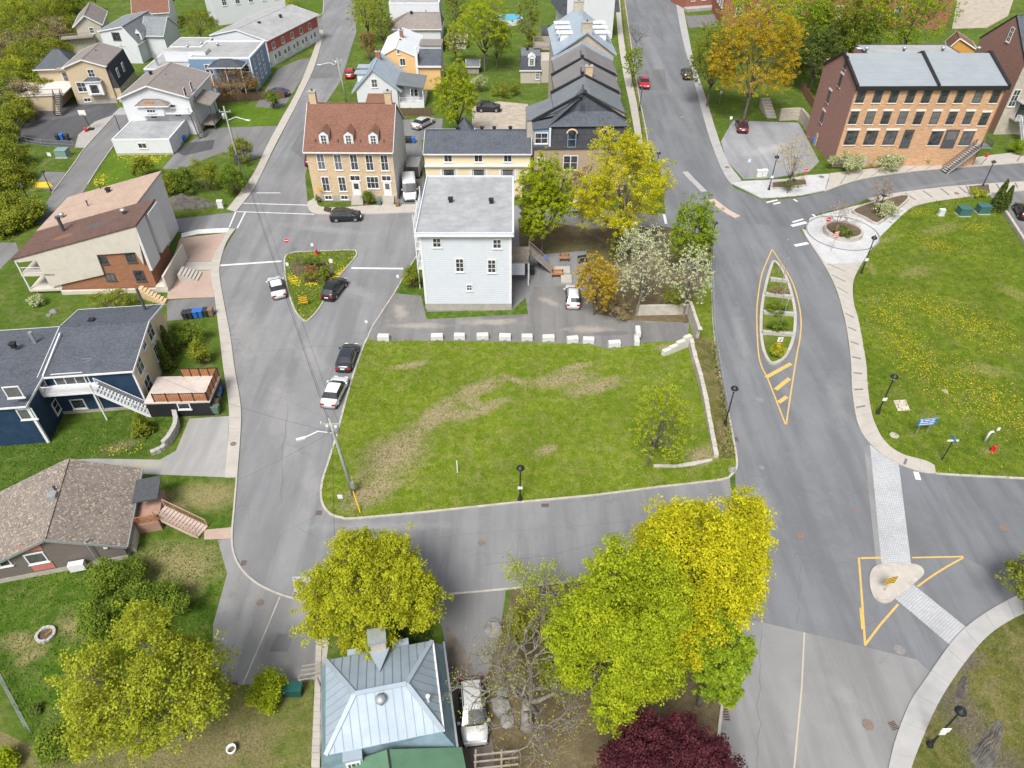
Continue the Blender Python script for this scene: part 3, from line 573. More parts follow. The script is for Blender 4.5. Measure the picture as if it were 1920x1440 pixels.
class House:
    def __init__(s, name, label, cat, A, B, z0=0., group=None, flip=False):
        a = G(A[0], A[1], z0) if not isinstance(A, Vector) else A; b = G(B[0], B[1], z0) if not isinstance(B, Vector) else B
        s.z0 = z0; s.o = Vector((a.x, a.y, 0)); d = (b-a); d.z = 0; s.L = d.length; s.an = math.atan2(d.y, d.x)
        s.e = empty(name, s.o, s.an); tag(s.e, label, cat, group)
        s.c, s.s = math.cos(s.an), math.sin(s.an)
    def l(s, p): q = p-s.o; return Vector((q.x*s.c+q.y*s.s, -q.x*s.s+q.y*s.c, p.z))
    def w(s, x, y, z): return Vector((s.o.x+x*s.c-y*s.s, s.o.y+x*s.s+y*s.c, z))
    def px(s, u, v, z=0.): return s.l(G(u, v, z))
    def zf(s, x, y, v): return zrow(s.w(x, y, 0).y, v)
    def _ray(s, u, v):
        c = s.l(Vector((0, 0, CAMH))); d = s.l(G(u, v, 0))-c; return c, d
    def front(s, u, v, y=0.): c, d = s._ray(u, v); t = (y-c.y)/d.y; return c.x+d.x*t, c.z+d.z*t
    def side(s, u, v, x): c, d = s._ray(u, v); t = (x-c.x)/d.x; return c.y+d.y*t, c.z+d.z*t
    # parts
    def part(s, name, mb, mat, parent=None, sm=False, label=None):
        o = mb.build(name, mat, parent or s.e, sm=sm)
        if label: o['label'] = label
        return o
    def box(s, name, x0, x1, y0, y1, z0, z1, mat, parent=None, label=None): return s.part(name, MB().box(x0, x1, y0, y1, z0, z1), mat, parent, label=label)
    def win(s, face, pos, w, h, plane=0., kind=(1, 2), fr=None, sill=True, px=True, name='window', pane=None):
        fr = fr or mWhite
        for p in pos:
            if px:
                a, z = (s.front(p[0], p[1], plane) if face in 'FB' else s.side(p[0], p[1], plane)); z -= h/2
            else: a, z = p
            f, g, si = window_mesh(w, h, kind, fr)
            loc = {'F': (a, plane, z), 'B': (a, plane, z), 'R': (plane, a, z), 'L': (plane, a, z)}[face]
            o = inst(name, f, s.e, loc, ROT[face]); q = inst('pane', g, o)
            if sill: inst('sill', si, o)
    def door(s, face, pos, w, h, plane=0., mat=None, px=False, glass=True, fr=None):
        for p in pos:
            a = (s.front(p[0], p[1], plane) if face in 'FB' else s.side(p[0], p[1], plane))[0] if px else p[0]
            z = p[1] if not px else (p[2] if len(p) > 2 else .3)
            loc = (a, plane, z) if face in 'FB' else (plane, a, z)
            o = MB().box(-w/2-.1, w/2+.1, -.06, .02, 0, h+.1).build('door', fr or mWhite, s.e, loc, ROT[face])
            MB().box(-w/2, w/2, -.09, -.05, .03, h).build('door_leaf', mat or mWhite, o)
            if glass: MB().box(-w/2+.2, w/2-.2, -.105, -.08, h*.5, h-.2).build('pane', mGlass, o)
            MB().box(w/2-.2, w/2-.12, -.16, -.08, h*.45, h*.45+.12).build('handle', mSteel, o)
    def gable(s, x0, x1, y0, y1, ze, zr, wall, roof, axis='x', over=.35, t=.16, frac=.5, trim=None, z0=0., wname='wall', ze2=None, og=None, sides=True):
        ze2 = ze if ze2 is None else ze2; og = over if og is None else og
        b = MB(); tr = trim or mWhite
        if axis == 'x': q0, q1, p0, p1 = y0, y1, x0, x1; mk = lambda a, q, z: (a, q, z)
        else: q0, q1, p0, p1 = x0, x1, y0, y1; mk = lambda a, q, z: (q, a, z)
        qr = q0+(q1-q0)*frac
        prof = [(q0, z0), (q1, z0), (q1, ze2), (qr, zr), (q0, ze)]
        vs = [mk(p0, q, z) for q, z in prof]+[mk(p1, q, z) for q, z in prof]; n = 5
        fs = [tuple(range(n)), tuple(range(2*n-1, n-1, -1))]+[(i, n+i, n+(i+1) % n, (i+1) % n) for i in range(n)]
        if axis == 'x': fs = [f[::-1] for f in fs]
        w = s.part(wname, b.add(vs, fs), wall)
        sl0 = (zr-ze)/(qr-q0); sl1 = (zr-ze2)/(q1-qr); u = t+.02
        r = MB()
        r.slab([mk(p0-og, qr, zr+u), mk(p1+og, qr, zr+u), mk(p1+og, q0-over, ze-over*sl0+u), mk(p0-og, q0-over, ze-over*sl0+u)], t)
        r.slab([mk(p0-og, qr, zr+u), mk(p1+og, qr, zr+u), mk(p1+og, q1+over, ze2-over*sl1+u), mk(p0-og, q1+over, ze2-over*sl1+u)], t)
        ro = s.part('roof', r, roof)
        f = MB()
        for a in (p0-og-.03, p1+og+.03):
            f.bar(mk(a, qr, zr+u-.1), mk(a, q0-over, ze-over*sl0+u-.1), .06, .24); f.bar(mk(a, qr, zr+u-.1), mk(a, q1+over, ze2-over*sl1+u-.1), .06, .24)
        f.bar(mk(p0-og, q0-over-.04, ze-over*sl0+u-.1), mk(p1+og, q0-over-.04, ze-over*sl0+u-.1), .1, .18)
        f.bar(mk(p0-og, q1+over+.04, ze2-over*sl1+u-.1), mk(p1+og, q1+over+.04, ze2-over*sl1+u-.1), .1, .18)
        s.part('fascia', f, tr, ro)
        rc = MB(); rc.bar(mk(p0-og, qr, zr+u+.012), mk(p1+og, qr, zr+u+.012), .26, .03); s.part('ridge_cap', rc, roof, ro)
        return w, ro
    def hip(s, x0, x1, y0, y1, ze, zr, a, b_, roof, over=.35, t=.14, trim=None, axis='x', wall=None, z0=0.):
        if wall is not None: s.box('wall', x0, x1, y0, y1, z0, ze, wall)
        X0, X1, Y0, Y1 = x0-over, x1+over, y0-over, y1+over; m = MB(); ym = (Y0+Y1)/2; xm = (X0+X1)/2
        Rr = [(X0+a, ym, zr), (X1-b_, ym, zr)] if axis == 'x' else [(xm, Y0+a, zr), (xm, Y1-b_, zr)]
        vs = [(X0, Y0, ze+t), (X1, Y0, ze+t), (X1, Y1, ze+t), (X0, Y1, ze+t), Rr[0], Rr[1], (X0, Y0, ze+.005), (X1, Y0, ze+.005), (X1, Y1, ze+.005), (X0, Y1, ze+.005)]
        fs = [(0, 1, 5, 4), (1, 2, 5), (2, 3, 4, 5), (3, 0, 4)] if axis == 'x' else [(0, 1, 4), (1, 2, 5, 4), (2, 3, 5), (3, 0, 4, 5)]
        ro = s.part('roof', m.add(vs, fs+[(9, 8, 7, 6)]), roof)
        f = MB()
        for i in range(4):
            p = Vector(vs[i]); q = Vector(vs[(i+1) % 4]); nrm = (q-p).normalized().cross(Vector((0, 0, 1)))*.04
            f.bar(p+nrm+Vector((0, 0, -.06)), q+nrm+Vector((0, 0, -.06)), .08, .18)
        s.part('fascia', f, trim or mWhite, ro)
        h = MB()
        for (i, j) in ((0, 4), (3, 4), (1, 5), (2, 5), (4, 5)) if axis == 'x' else ((0, 4), (1, 4), (2, 5), (3, 5), (4, 5)): h.bar(Vector(vs[i])+Vector((0, 0, .02)), Vector(vs[j])+Vector((0, 0, .02)), .2, .04)
        s.part('ridge_cap', h, roof, ro)
        return ro
    def flat(s, x0, x1, y0, y1, z, wall, roof, par=.25, pw=.25, pmat=None, z0=0., over=0.):
        w = s.box('wall', x0, x1, y0, y1, z0, z, wall)
        r = s.box('roof', x0-over+.02, x1+over-.02, y0-over+.02, y1+over-.02, z+.002, z+.06, roof)
        X0, X1, Y0, Y1 = x0-over-.03, x1+over+.03, y0-over-.03, y1+over+.03; m = MB()
        m.box(X0, X1, Y0, Y0+pw, z-.12, z+par); m.box(X0, X1, Y1-pw, Y1, z-.12, z+par)
        m.box(X0, X0+pw, Y0+pw, Y1-pw, z-.12, z+par); m.box(X1-pw, X1, Y0+pw, Y1-pw, z-.12, z+par)
        s.part('parapet', m, pmat or mWhite, r)
        return w, r
    def chim(s, x, y, z0, z1, w=.7, d=.7, mat=None, cap=True):
        o = s.box('chimney', x-w/2, x+w/2, y-d/2, y+d/2, z0, z1, mat or mFound)
        if cap: s.box('chimney_cap', x-w/2-.08, x+w/2+.08, y-d/2-.08, y+d/2+.08, z1+.002, z1+.14, mFound, o); s.part('flue', MB().tube([(x, y, z1+.14), (x, y, z1+.45)], .14, 8), mDarkGrey, o)
        return o
    def vent(s, x, y, z, kind='box', mat=None):
        if kind == 'box':
            o = s.part('roof_vent', MB().box(x-.22, x+.22, y-.22, y+.22, z, z+.45).box(x-.3, x+.3, y-.3, y+.3, z+.45, z+.62), mat or mBlackTrim)
        elif kind == 'pipe': o = s.part('vent_pipe', MB().tube([(x, y, z-.1), (x, y, z+.7)], .09, 8).tube([(x, y, z+.7), (x, y, z+.8)], .14, 8), mat or mDarkGrey)
        else: o = s.part('roof_vent', MB().lathe([(.2, 0), (.2, .35), (.34, .4), (.34, .6), (.1, .72)], (x, y, z), 12), mat or mSteel, sm=True)
        return o
    def dormer(s, x, y, z, w, h, d, wall, roof, rise=.45, wk=(2, 3)):
        o = s.part('dormer', MB().add([(x-w/2, y, z), (x+w/2, y, z), (x+w/2, y, z+h), (x, y, z+h+rise), (x-w/2, y, z+h), (x-w/2, y+d, z), (x+w/2, y+d, z), (x+w/2, y+d, z+h), (x, y+d, z+h+rise), (x-w/2, y+d, z+h)],
            [(0, 1, 2, 3, 4), (9, 8, 7, 6, 5), (1, 6, 7, 2), (5, 0, 4, 9), (0, 5, 6, 1)]), wall)
        r = MB(); e = .12; k = rise/(w/2)
        for sg in (-1, 1): r.slab([(x, y-e, z+h+rise+.1), (x, y+d+.4, z+h+rise+.1), (x+sg*(w/2+e), y+d+.4, z+h-e*k+.1), (x+sg*(w/2+e), y-e, z+h-e*k+.1)], .09)
        s.part('dormer_roof', r, roof, o)
        f, g, si = window_mesh(w*.7, h*.85, wk, mWhite); q = inst('window', f, o, (x, y, z+h*.1))
        s.part('pane', MB().box(x-w*.28, x+w*.28, y-.03, y+.005, z+h*.18, z+h*.85), mGlass, o)
        return o
    def rail(s, pts, h=1., mat=None, step=.14, bal=.03, name='railing', parent=None, post=1.6, top=.07):
        b = MB(); P = [Vector(p) for p in pts]
        for a, c in zip(P[:-1], P[1:]):
            up = Vector((0, 0, h)); b.bar(a+up, c+up, top, top*.7); b.bar(a+Vector((0, 0, .12)), c+Vector((0, 0, .12)), .05)
            n = max(1, int((c-a).length/step))
            for i in range(n+1):
                q = a.lerp(c, i/n); b.bar(q+Vector((0, 0, .12 if 0 < i < n else 0)), q+Vector((0, 0, h)), bal if 0 < i < n else .08)
        return s.part(name, b, mat or mWhite, parent)
    def stairs(s, a, b, w, n, mat, rail=None, side=None, open_=True):
        """flight from low point a to high point b (local), steps as separate treads"""
        a = Vector(a); b = Vector(b); d = (b-a); h = Vector((d.x, d.y, 0)); hl = h.length; h.normalize(); nr = Vector((-h.y, h.x, 0))
        st = empty('staircase', (0, 0, 0), 0, s.e)
        sm = MB()
        for sg in (-1, 1): sm.bar(a+nr*sg*w/2-Vector((0, 0, .12)), b+nr*sg*w/2-Vector((0, 0, .12)), .06, .26)
        s.part('stringer', sm, side or mat, st)
        me = MB().box(-hl/n*.55, hl/n*.55, -w/2, w/2, -.05, 0).mesh('step', mat)
        for i in range(n):
            p = a.lerp(b, (i+.5)/n); inst('step', me, st, (p.x, p.y, a.z+d.z*(i+1)/n), math.atan2(h.y, h.x))
        if rail:
            for sg in (-1, 1): s.rail([a+nr*sg*w/2, b+nr*sg*w/2], .95, rail, .18, .025, 'handrail', st)
        return st
# ------------------------------------------------------------------ building materials
mRoofGrey = M('grey_roof_membrane', (.30, .31, .315), .85, .2, .6, dirt=(.205, .215, .22))
mRoofPale = M('pale_roof_membrane', (.31, .312, .31), .85, .16, .5, dirt=(.235, .238, .24))
mShBrown = M_shingle('brown_shingle', (.15, .075, .052), (.19, .10, .072))
mShGrey = M_shingle('grey_brown_shingle', (.185, .16, .145), (.225, .20, .185))
mShSlate = M_shingle('slate_blue_shingle', (.062, .068, .082), (.095, .104, .122), .35, .2)
mShDark = M_shingle('charcoal_shingle', (.05, .056, .068), (.075, .082, .096), .35, .2)
mShGreen = M_shingle('grey_green_shingle', (.125, .14, .15), (.155, .17, .18), .3, .2, .15)
mShTaupe = M_shingle('taupe_shingle', (.15, .145, .145), (.185, .175, .175), .3, .2, .15)
mMetalRoof = M('silver_roof_paint', (.31, .365, .42), .5, .1, .6, .1, dirt=(.26, .315, .37))
mMetalSeam = M('silver_seam_paint', (.235, .285, .345), .5, .1, 1, .1)
mBrickO = M_brick('orange_brick', (.47, .255, .125), (.55, .35, .195), (.42, .33, .25), .3, .1, .75)
mBrickBr = M_brick('brown_brick', (.27, .135, .108), (.34, .185, .152), (.33, .24, .21), .3, .1, .4)
mBrickY = M_brick('buff_brick', (.50, .37, .22), (.58, .45, .29), (.45, .38, .29), .34, .12, .5)
mBrickT = M_brick('tan_brick', (.36, .265, .18), (.42, .32, .22), (.36, .3, .24), .34, .12, .4)
mBrickRed = M_brick('red_brick', (.28, .085, .055), (.34, .12, .08), (.3, .2, .16), .3, .1, .35)
mBrickRu = M_brick('rust_brick', (.27, .11, .055), (.34, .15, .08), (.26, .18, .13), .3, .1, .4)
mStone = M_brick('rubble_stone', (.42, .37, .30), (.50, .46, .39), (.30, .27, .23), .5, .3, .5, .03, .03)
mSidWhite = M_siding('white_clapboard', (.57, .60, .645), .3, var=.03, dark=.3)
mSidW2 = M_siding('plain_white_siding', (.59, .605, .63), .2, var=.03)
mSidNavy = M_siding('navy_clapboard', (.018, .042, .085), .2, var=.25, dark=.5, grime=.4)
mSidBlue = M_siding('blue_siding', (.17, .26, .38), .2, var=.05)
mSidBeige = M_siding('beige_siding', (.50, .40, .27), .2, var=.04)
mSidTan = M_siding('sand_siding', (.60, .49, .33), .2, var=.04)
mSidCream = M_siding('cream_siding', (.72, .60, .40), .25, var=.04)
mSidOrange = M_siding('apricot_siding', (.68, .43, .19), .22, var=.04)
mSidTaupe = M_siding('taupe_siding', (.44, .40, .34), .2, var=.04)
mSidBrownV = M_siding('brown_vertical_siding', (.15, .128, .115), .22, True, .06, dark=.45)
mStucco = M('cream_stucco', (.51, .475, .41), .9, .05, 1.2, dirt=(.44, .40, .335))
mStuccoW = M('white_stucco', (.56, .56, .565), .9, .04, 1.2)
mSidSlate = M_shingle('mansard_slate', (.042, .044, .052), (.06, .062, .07), .3, .25)
mGreenMetal = M('green_roof_paint', (.10, .20, .12), .5, .12, .6, .2, dirt=(.14, .25, .17))
mPatina = M('blue_grey_skirt_paint', (.24, .34, .40), .5, .2, 1.0, .3, dirt=(.15, .24, .30))
# ------------------------------------------------------------------ white four-storey block beside the field
H = House('apartment_house', 'tall pale clapboard block with flat grey roof beside the gravel yard', 'house', (799, 581), (959, 581))
zc = zat(799, 581, 437); D = 14.4; L = H.L
H.box('foundation', -.03, L+.03, -.03, D+.03, 0, .95, mFound)
b = MB(); NB = 46
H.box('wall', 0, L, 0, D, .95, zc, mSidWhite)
rf = H.box('roof', -.35, L+.1, -.3, D+.1, zc+.002, zc+.1, mRoofGrey)
for (x0, x1, y0, y1) in ((-.42, L+.2, -.42, -.3), (-.42, -.3, -.3, D+.15), (L+.1, L+.3, -.3, D+.15), (-.3, L+.1, D+.05, D+.2)): H.box('parapet', x0, x1, y0, y1, zc-.2, zc+.28, mSidWhite, rf)
for i in range(1, 11): H.box('roof_seam', -.3, L+.1, D*i/11-.03, D*i/11+.03, zc+.1, zc+.115, mRoofPale, rf)
for i in range(1, 4): H.box('roof_seam', L*i/4-.03, L*i/4+.03, -.28, D, zc+.1, zc+.112, mRoofPale, rf)
H.part('gutter', MB().box(-.5, L+.3, -.52, -.425, zc-.22, zc-.08), mWhite)
for x in (.12, L-.12): H.box('corner_board', x-.14, x+.14, -.05, .1, .95, zc-.2, mWhite)
for (u, v) in ((845, 376), (921, 378)): p = H.px(u, v, zc+.3); H.vent(p.x, p.y, zc+.08)
H.win('F', [(819, 455), (932, 457)], 1.05, 1.25, 0, (2, 2)); H.win('F', [(862, 497), (922, 499)], 1.05, 1.85, 0, (2, 3)); H.win('F', [(880, 539)], .75, .9, 0, (2, 2), )
for z in (3.2, 6.0, 8.6):
    bl = H.box('balcony', -1.25, -.02, 4.5, 12.5, z-.15, z, mWhite); H.rail([(-1.2, 12.4, z), (-1.2, 4.6, z), (0, 4.6, z)], 1., mWhite, .2, .04, 'railing', bl)
for y in (4.6, 8.5, 12.4): H.box('post', -1.25, -1.13, y-.06, y+.06, 0, zc-.2, mWhite)
dk = H.box('deck', L+.02, L+2.3, 5.5, 9.5, 3.3, 3.45, mWoodG); H.rail([(L+.05, 5.55, 3.45), (L+2.25, 5.55, 3.45), (L+2.25, 8, 3.45)], 1., mWoodG, .15, .04, 'railing', dk)
for (x, y) in ((L+2.2, 5.6), (L+2.2, 9.4)): H.box('post', x-.09, x+.09, y-.09, y+.09, 0, 3.3, mWhite)
H.stairs((L+5.6, 8.8, .15), (L+2.3, 8.8, 3.45), 1.0, 14, mWoodG, mWoodG)
H.box('porch_wall', L+.02, L+1.7, 5.5, 5.7, 1.6, 3.3, mSidWhite)
# ------------------------------------------------------------------ buff brick house with three dormers
H = House('brick_house', 'buff brick house with brown shingle roof, three white dormers and two chimneys', 'house', (591, 377), (745, 378))
ze = zat(591, 377, 281); L = H.L; D = H.px(759, 222, ze).y; zr = H.zf(L/2, D/2, 195)
H.gable(0, L, 0, D, ze, zr, mBrickY, mShBrown, over=.45, og=.25)
H.part('side_cladding', MB().add([(L+.003, .02, 0), (L+.06, .02, 0), (L+.06, D-.02, 0), (L+.003, D-.02, 0), (L+.003, .02, ze), (L+.06, .02, ze), (L+.06, D-.02, ze), (L+.003, D-.02, ze), (L+.003, D/2, zr-.03), (L+.06, D/2, zr-.03)],
       [(1, 2, 6, 9, 5), (0, 1, 5, 4), (2, 3, 7, 6), (5, 9, 8, 4), (9, 6, 7, 8)]), mSidW2, label='white clad gable wall')
H.box('foundation', -.04, L+.04, -.04, D, 0, 1.0, mFound)
H.win('F', [(602, 303), (634, 304), (664, 304), (693, 305), (721, 305)], 1.2, 2.5, 0, (2, 2))
H.win('F', [(611, 345), (642, 345)], 1.2, 2.4, 0, (2, 2)); H.win('F', [(699, 342)], 1.9, 2.0, 0, (3, 2)); H.win('F', [(616, 370), (646, 370)], 1.2, .75, -.04, (2, 1))
for u, w in ((669, 1.6), (727, 1.5)):
    x = H.front(u, 355)[0]; H.door('F', [(x, 1.0)], w*.7, 2.2); H.win('F', [(x, 3.4)], w, .9, 0, (2, 1), px=False)
    for k in range(5): H.box('step', x-.9, x+.9, -.05-.26*(5-k), -.05-.26*(4-k)+.003*k, 0, .2*(k+1)-.02, mSlab)
for (a, v) in ((602, 301.5), (634, 302), (664, 302.5), (693, 303), (721, 303)):
    x, z = H.front(a, v); H.box('lintel', x-.75, x+.75, -.1, .02, z+1.35, z+1.6, mWhite)
for u in (610, 656, 702):
    x, z = H.front(u, 275, .9); H.dormer(x, .75, ze+.35, 1.35, 1.75, 2.6, mWhite, mShBrown, .5)
for u in (588, 729):
    p = H.px(u, 195, zr); H.chim(p.x, D/2+.2, zr-.8, zr+1.7, 1.0, .8, mBrickY)
for u in (592, 634, 676, 720): x = H.front(u, 270, .8)[0]; H.part('snow_guard', MB().add([(x-.16, .85, ze+.85), (x+.16, .85, ze+.85), (x, .85, ze+1.2), (x, 1.3, ze+1.2)], [(0, 1, 2), (0, 2, 3), (1, 3, 2)]), mShSlate)
# ------------------------------------------------------------------ cream row building
H = House('row_building', 'cream two-storey row building with dark blue roof behind the pale block', 'house', (802, 370), (994, 370))
L = H.L; ze = zat(802, 370, 287); D = 9.0; zr = H.zf(L/2, D/2, 246)
H.gable(0, L, 0, D, ze, zr, mSidCream, mShSlate, over=.4, og=.1)
z = H.front(900, 310)[1]; H.box('ledge', -.05, L, -.4, -.003, z-.12, z+.1, mWhite)
H.win('F', [(840, 296), (897, 296), (952, 296)], 1.3, 1.3, 0, (2, 1)); H.win('F', [(842, 329), (898, 329), (952, 329)], 2.0, 1.9, 0, (1, 2), mBlackTrim)
for u in (829, 855, 885, 911, 939, 965): x, z = H.front(u, 329); H.box('shutter', x-.28, x+.28, -.07, -.002, z-.95, z+.95, mWhite)
for u in (858, 904, 927, 957): p = H.px(u, 240, zr); H.vent(p.x, D/2+.5, zr-.1)
p = H.px(872, 235, zr); H.hip(p.x-1.3, p.x+1.3, D/2+.5, D/2+3.1, zr-.8, zr+1.6, 1.6, 1.6, mShSlate, .1)
# ------------------------------------------------------------------ corner mansard and the terrace behind it
zb = zat(1035, 368, 277); zm = zat(1035, 368, 240)
HC = House('corner_house', 'dark mansard corner house of tan brick with arched dormer windows', 'house', (1000, 368), (1168, 366))
L = HC.L; xl = HC.px(1033, 240, zm).x; zr = zm+4.0
y1 = HC.px(1096, 176, zr).y
HC.box('wall', 0, L, .25, y1, 0, zb, mBrickT); HC.box('cornice', -.15, L+.2, .02, .25, zb-.25, zb+.15, mDarkGrey)
m = MB().add([(xl, .1, zb+.15), (L, .1, zb+.15), (L, y1, zb+.15), (xl, y1, zb+.15), (xl, .8, zm), (L-.5, .8, zm), (L-.5, y1, zm), (xl, y1, zm)], [(0, 1, 5, 4), (1, 2, 6, 5), (2, 3, 7, 6), (3, 0, 4, 7), (4, 5, 6, 7)]); HC.part('mansard', m, mSidSlate)
HC.box('side_bay', 0, xl-.003, .3, y1-2, zb+.15, zm-.3, mSidBlue)
HC.win('F', [(1015, 259)], 2.0, 1.7, .3, (2, 2)); HC.box('corner_board', xl-.2, xl+.05, .02, .3, zb+.15, zm-.1, mWhite)
xr = HC.px(1096, 176, zr).x
m = MB(); m.add([(xl-.4, .35, zm), (L, .35, zm), (L, y1, zm), (xl-.4, y1, zm), (xr, 6.0, zr-.2), (xr, y1, zr)], [(0, 1, 4), (1, 2, 5, 4), (3, 0, 4, 5), (2, 3, 5), (3, 2, 1, 0)]); HC.part('roof', m, mShSlate)
m = MB(); m.add([(-.3, .2, zm-.35), (xl+1.5, .2, zm-.35), (-.3, y1, zm-.35), (xl+1.5, y1, zm+1.35), (-.3, y1-.01, zm-.3), (xl+1.5, 3.5, zm+1.1)], [(0, 1, 5, 4), (4, 5, 3)]); HC.part('bay_roof', MB().slab([(-.3, .2, zm-.3), (xl, .2, zm-.1), (xl+.6, y1-.1, zm+.6), (-.3, y1-.1, zm-.1)], .2), mShSlate)
for (u, v) in ((1072, 258), (1132, 258)):
    x, z = HC.front(u, v, .3); dm = HC.box('dormer', x-.75, x+.75, .12, 1.2, z-1.5, z+.7, mDarkGrey)
    HC.part('arch', MB().tube([(x+.75*math.cos(a), .1, z+.7+.6*math.sin(a)) for a in np.linspace(0, math.pi, 9)], .14, 6), mBrickY, dm)
    HC.part('pane', MB().add([(x+.55*math.cos(a), .05, z+.6+.55*math.sin(a)) for a in np.linspace(0, math.pi, 9)]+[(x-.55, .05, z-1.3), (x+.55, .05, z-1.3)], [tuple(range(10, -1, -1))]), mGlass, dm)
    HC.part('window_frame', MB().bar((x-.6, .03, z-1.35), (x-.6, .03, z+.6), .12).bar((x+.6, .03, z-1.35), (x+.6, .03, z+.6), .12).bar((x-.6, .03, z-1.35), (x+.6, .03, z-1.35), .12).bar((x-.6, .03, z-.2), (x+.6, .03, z-.2), .07), mSidBlue, dm)
HC.win('F', [(1063, 305), (1076, 305)], 1.2, 2.3, .25, (1, 2)); HC.win('F', [(1062, 348), (1132, 345)], 1.6, 2.4, .25, (2, 2), mDarkGrey); HC.win('F', [(1014, 300)], 1.2, .8, .25, (2, 1))
def parapet(Hh, y, xa, xm, xb, zA, zM, mat, w=.35):
    m = MB(); m.bar((xa, y, zA+.15), (xm, y, zM+.15), w, .4); m.bar((xm, y, zM+.15), (xb, y, zA+.15), w, .4); return Hh.part('party_parapet', m, mat)
parapet(HC, y1, -.3, xr, L, zm-.1, zr, mBlackTrim)
p = HC.px(1092, 183, zr); HC.vent(p.x-.2, y1-1.5, zr-.4)
prev = y1; ROWS = [((1095, 143), (1032, 166), (1153, 167), mShGreen, mBlackTrim, 'grey-green roof next to the dark corner house'), ((1091, 111), (1033, 133), (1147, 135), mShTaupe, mBlackTrim, 'taupe roof and buff chimney, middle of the terrace'), ((1091, 83), (1034, 106), (1142, 106), mShTaupe, mMetalRoof, 'taupe roof edged in pale metal, below the silver roofed house')]
for k, (ap, le, ri, rm, pm, lab) in enumerate(ROWS):
    h = House('terraced_house', 'terraced house with '+lab, 'house', (1000, 368), (1168, 366), group='terraced houses along the avenue')
    zr2 = zr-.2; ze2 = zr-3.0; yb = h.px(ap[0], ap[1], zr2).y; xa = h.px(le[0], le[1], ze2).x; xb = h.px(ri[0], ri[1], ze2).x; xm = h.px(ap[0], ap[1], zr2).x
    h.gable(xa, xb, prev+.02, yb-.02, ze2, zr2-.1, mBrickT, rm, axis='y', over=.1, og=0., frac=(xm-xa)/(xb-xa), trim=mDarkGrey)
    parapet(h, yb-.1, xa-.2, xm, xb+.2, ze2+.2, zr2+.05, pm)
    h.vent(xm-.6, prev+1.8, zr2-.5); h.vent(xm-.7, prev+3.2, zr2-.4, 'pipe')
    if k == 1: h.chim(xm+.3, prev+.9, zr2-.6, zr2+1.2, 1.1, .8, mBrickY); h.part('satellite_dish', MB().lathe([(.05, 0), (.35, .1), (.42, .2)], (xa+2.2, prev+1.2, ze2+.9), 12), mWhite, sm=True)
    if k == 0: h.box('rear_wing', xa-4.2, xa-.02, prev+.1, prev+5.5, 0, ze2-1.0, mSidTaupe); h.part('rear_roof', MB().slab([(xa-4.3, prev, ze2-.85), (xa+.2, prev, ze2+.1), (xa+.2, yb-1, ze2+.1), (xa-4.3, prev+5.6, ze2-.85)], .15), rm)
    for j in range(2):
        pz = h.box('porch', xb+.02, xb+2.2, prev+1.2+j*4, prev+3.0+j*4, 0, 2.2, mWhite); h.rail([(xb+2.15, prev+1.3+j*4, 2.2), (xb+2.15, prev+2.9+j*4, 2.2)], .9, mWhite, .2, .04, 'railing', pz)
    prev = yb
# silver roofed stone house
h = House('stone_house', 'stone house with steep silver metal roof and rows of white dormers', 'house', (1000, 368), (1168, 366))
zr3 = zr+1.5; y0 = prev+.3; xm = h.px(1101, 61, zr3).x; y0 = max(prev+.05, h.px(1101, 61, zr3).y); ze3 = h.zf(xm, y0, 100); xa = h.px(1043, 101, ze3).x; xb = h.px(1154, 106, ze3).x; yb = h.px(1097, 16, zr3).y
h.gable(xa, xb, y0, yb, ze3, zr3, mStone, mMetalRoof, axis='y', over=.4, og=.35, frac=(xm-xa)/(xb-xa), trim=mMetalRoof)
for y in (y0+.8, yb-.8): h.chim(xm, y, zr3-.8, zr3+1.4, 1.8, 1.0, mStone)
for k in range(3):
    yy = y0+(yb-y0)*(.3+.2*k)
    for sg in (-1, 1):
        xe = xa if sg < 0 else xb; zz = ze3+(zr3-ze3)*.12; dz = (zr3-ze3)*.42
        d = h.part('dormer', MB().box(min(xe+sg*-1.0, xe-sg*3.0), max(xe-sg*1.0, xe-sg*3.0), yy-.65, yy+.65, zz, zz+dz+.3), mWhite); h.box('dormer_roof', min(xe-sg*.3, xe-sg*3.4), max(xe-sg*.3, xe-sg*3.4), yy-.85, yy+.85, zz+dz+.3, zz+dz+.42, mWhite, d)
# white clapboard house at the top of the avenue
h = House('clapboard_house', 'white clapboard house with dark mansard sides at the top of the avenue', 'house', G(1062, 44, 4), G(1150, 40, 4))
L = h.L; h.box('wall', 0, L, 0, 12, 0, 16, mSidW2)
for x0, x1 in ((-1.5, -.01), (L+.01, L+1.5)): h.part('mansard', MB().add([(x0, -.1, 6), (x1, -.1, 6), (x1, 12, 6), (x0, 12, 6), ((x0+x1)/2+(.6 if x0 < 0 else -.6), .2, 12), (x1 if x0 < 0 else x0, .2, 12), (x1 if x0 < 0 else x0, 12, 12), ((x0+x1)/2+(.6 if x0 < 0 else -.6), 12, 12)], [(0, 1, 5, 4), (1, 2, 6, 5), (2, 3, 7, 6), (3, 0, 4, 7), (4, 5, 6, 7), (3, 2, 1, 0)]), mShSlate)
h = House('garden_pavilion', 'low black flat-roofed building left of the silver roofed stone house', 'outbuilding', G(1016, 66, 3.2), G(1056, 66, 3.2))
h.flat(0, h.L, 0, 7.5, 3.2, mSidTaupe, mLot, .15, .2, mDarkGrey)
h.vent(h.L*.5, 2.4, 3.2, 'pipe'); h.vent(h.L*.4, 6, 3.2)
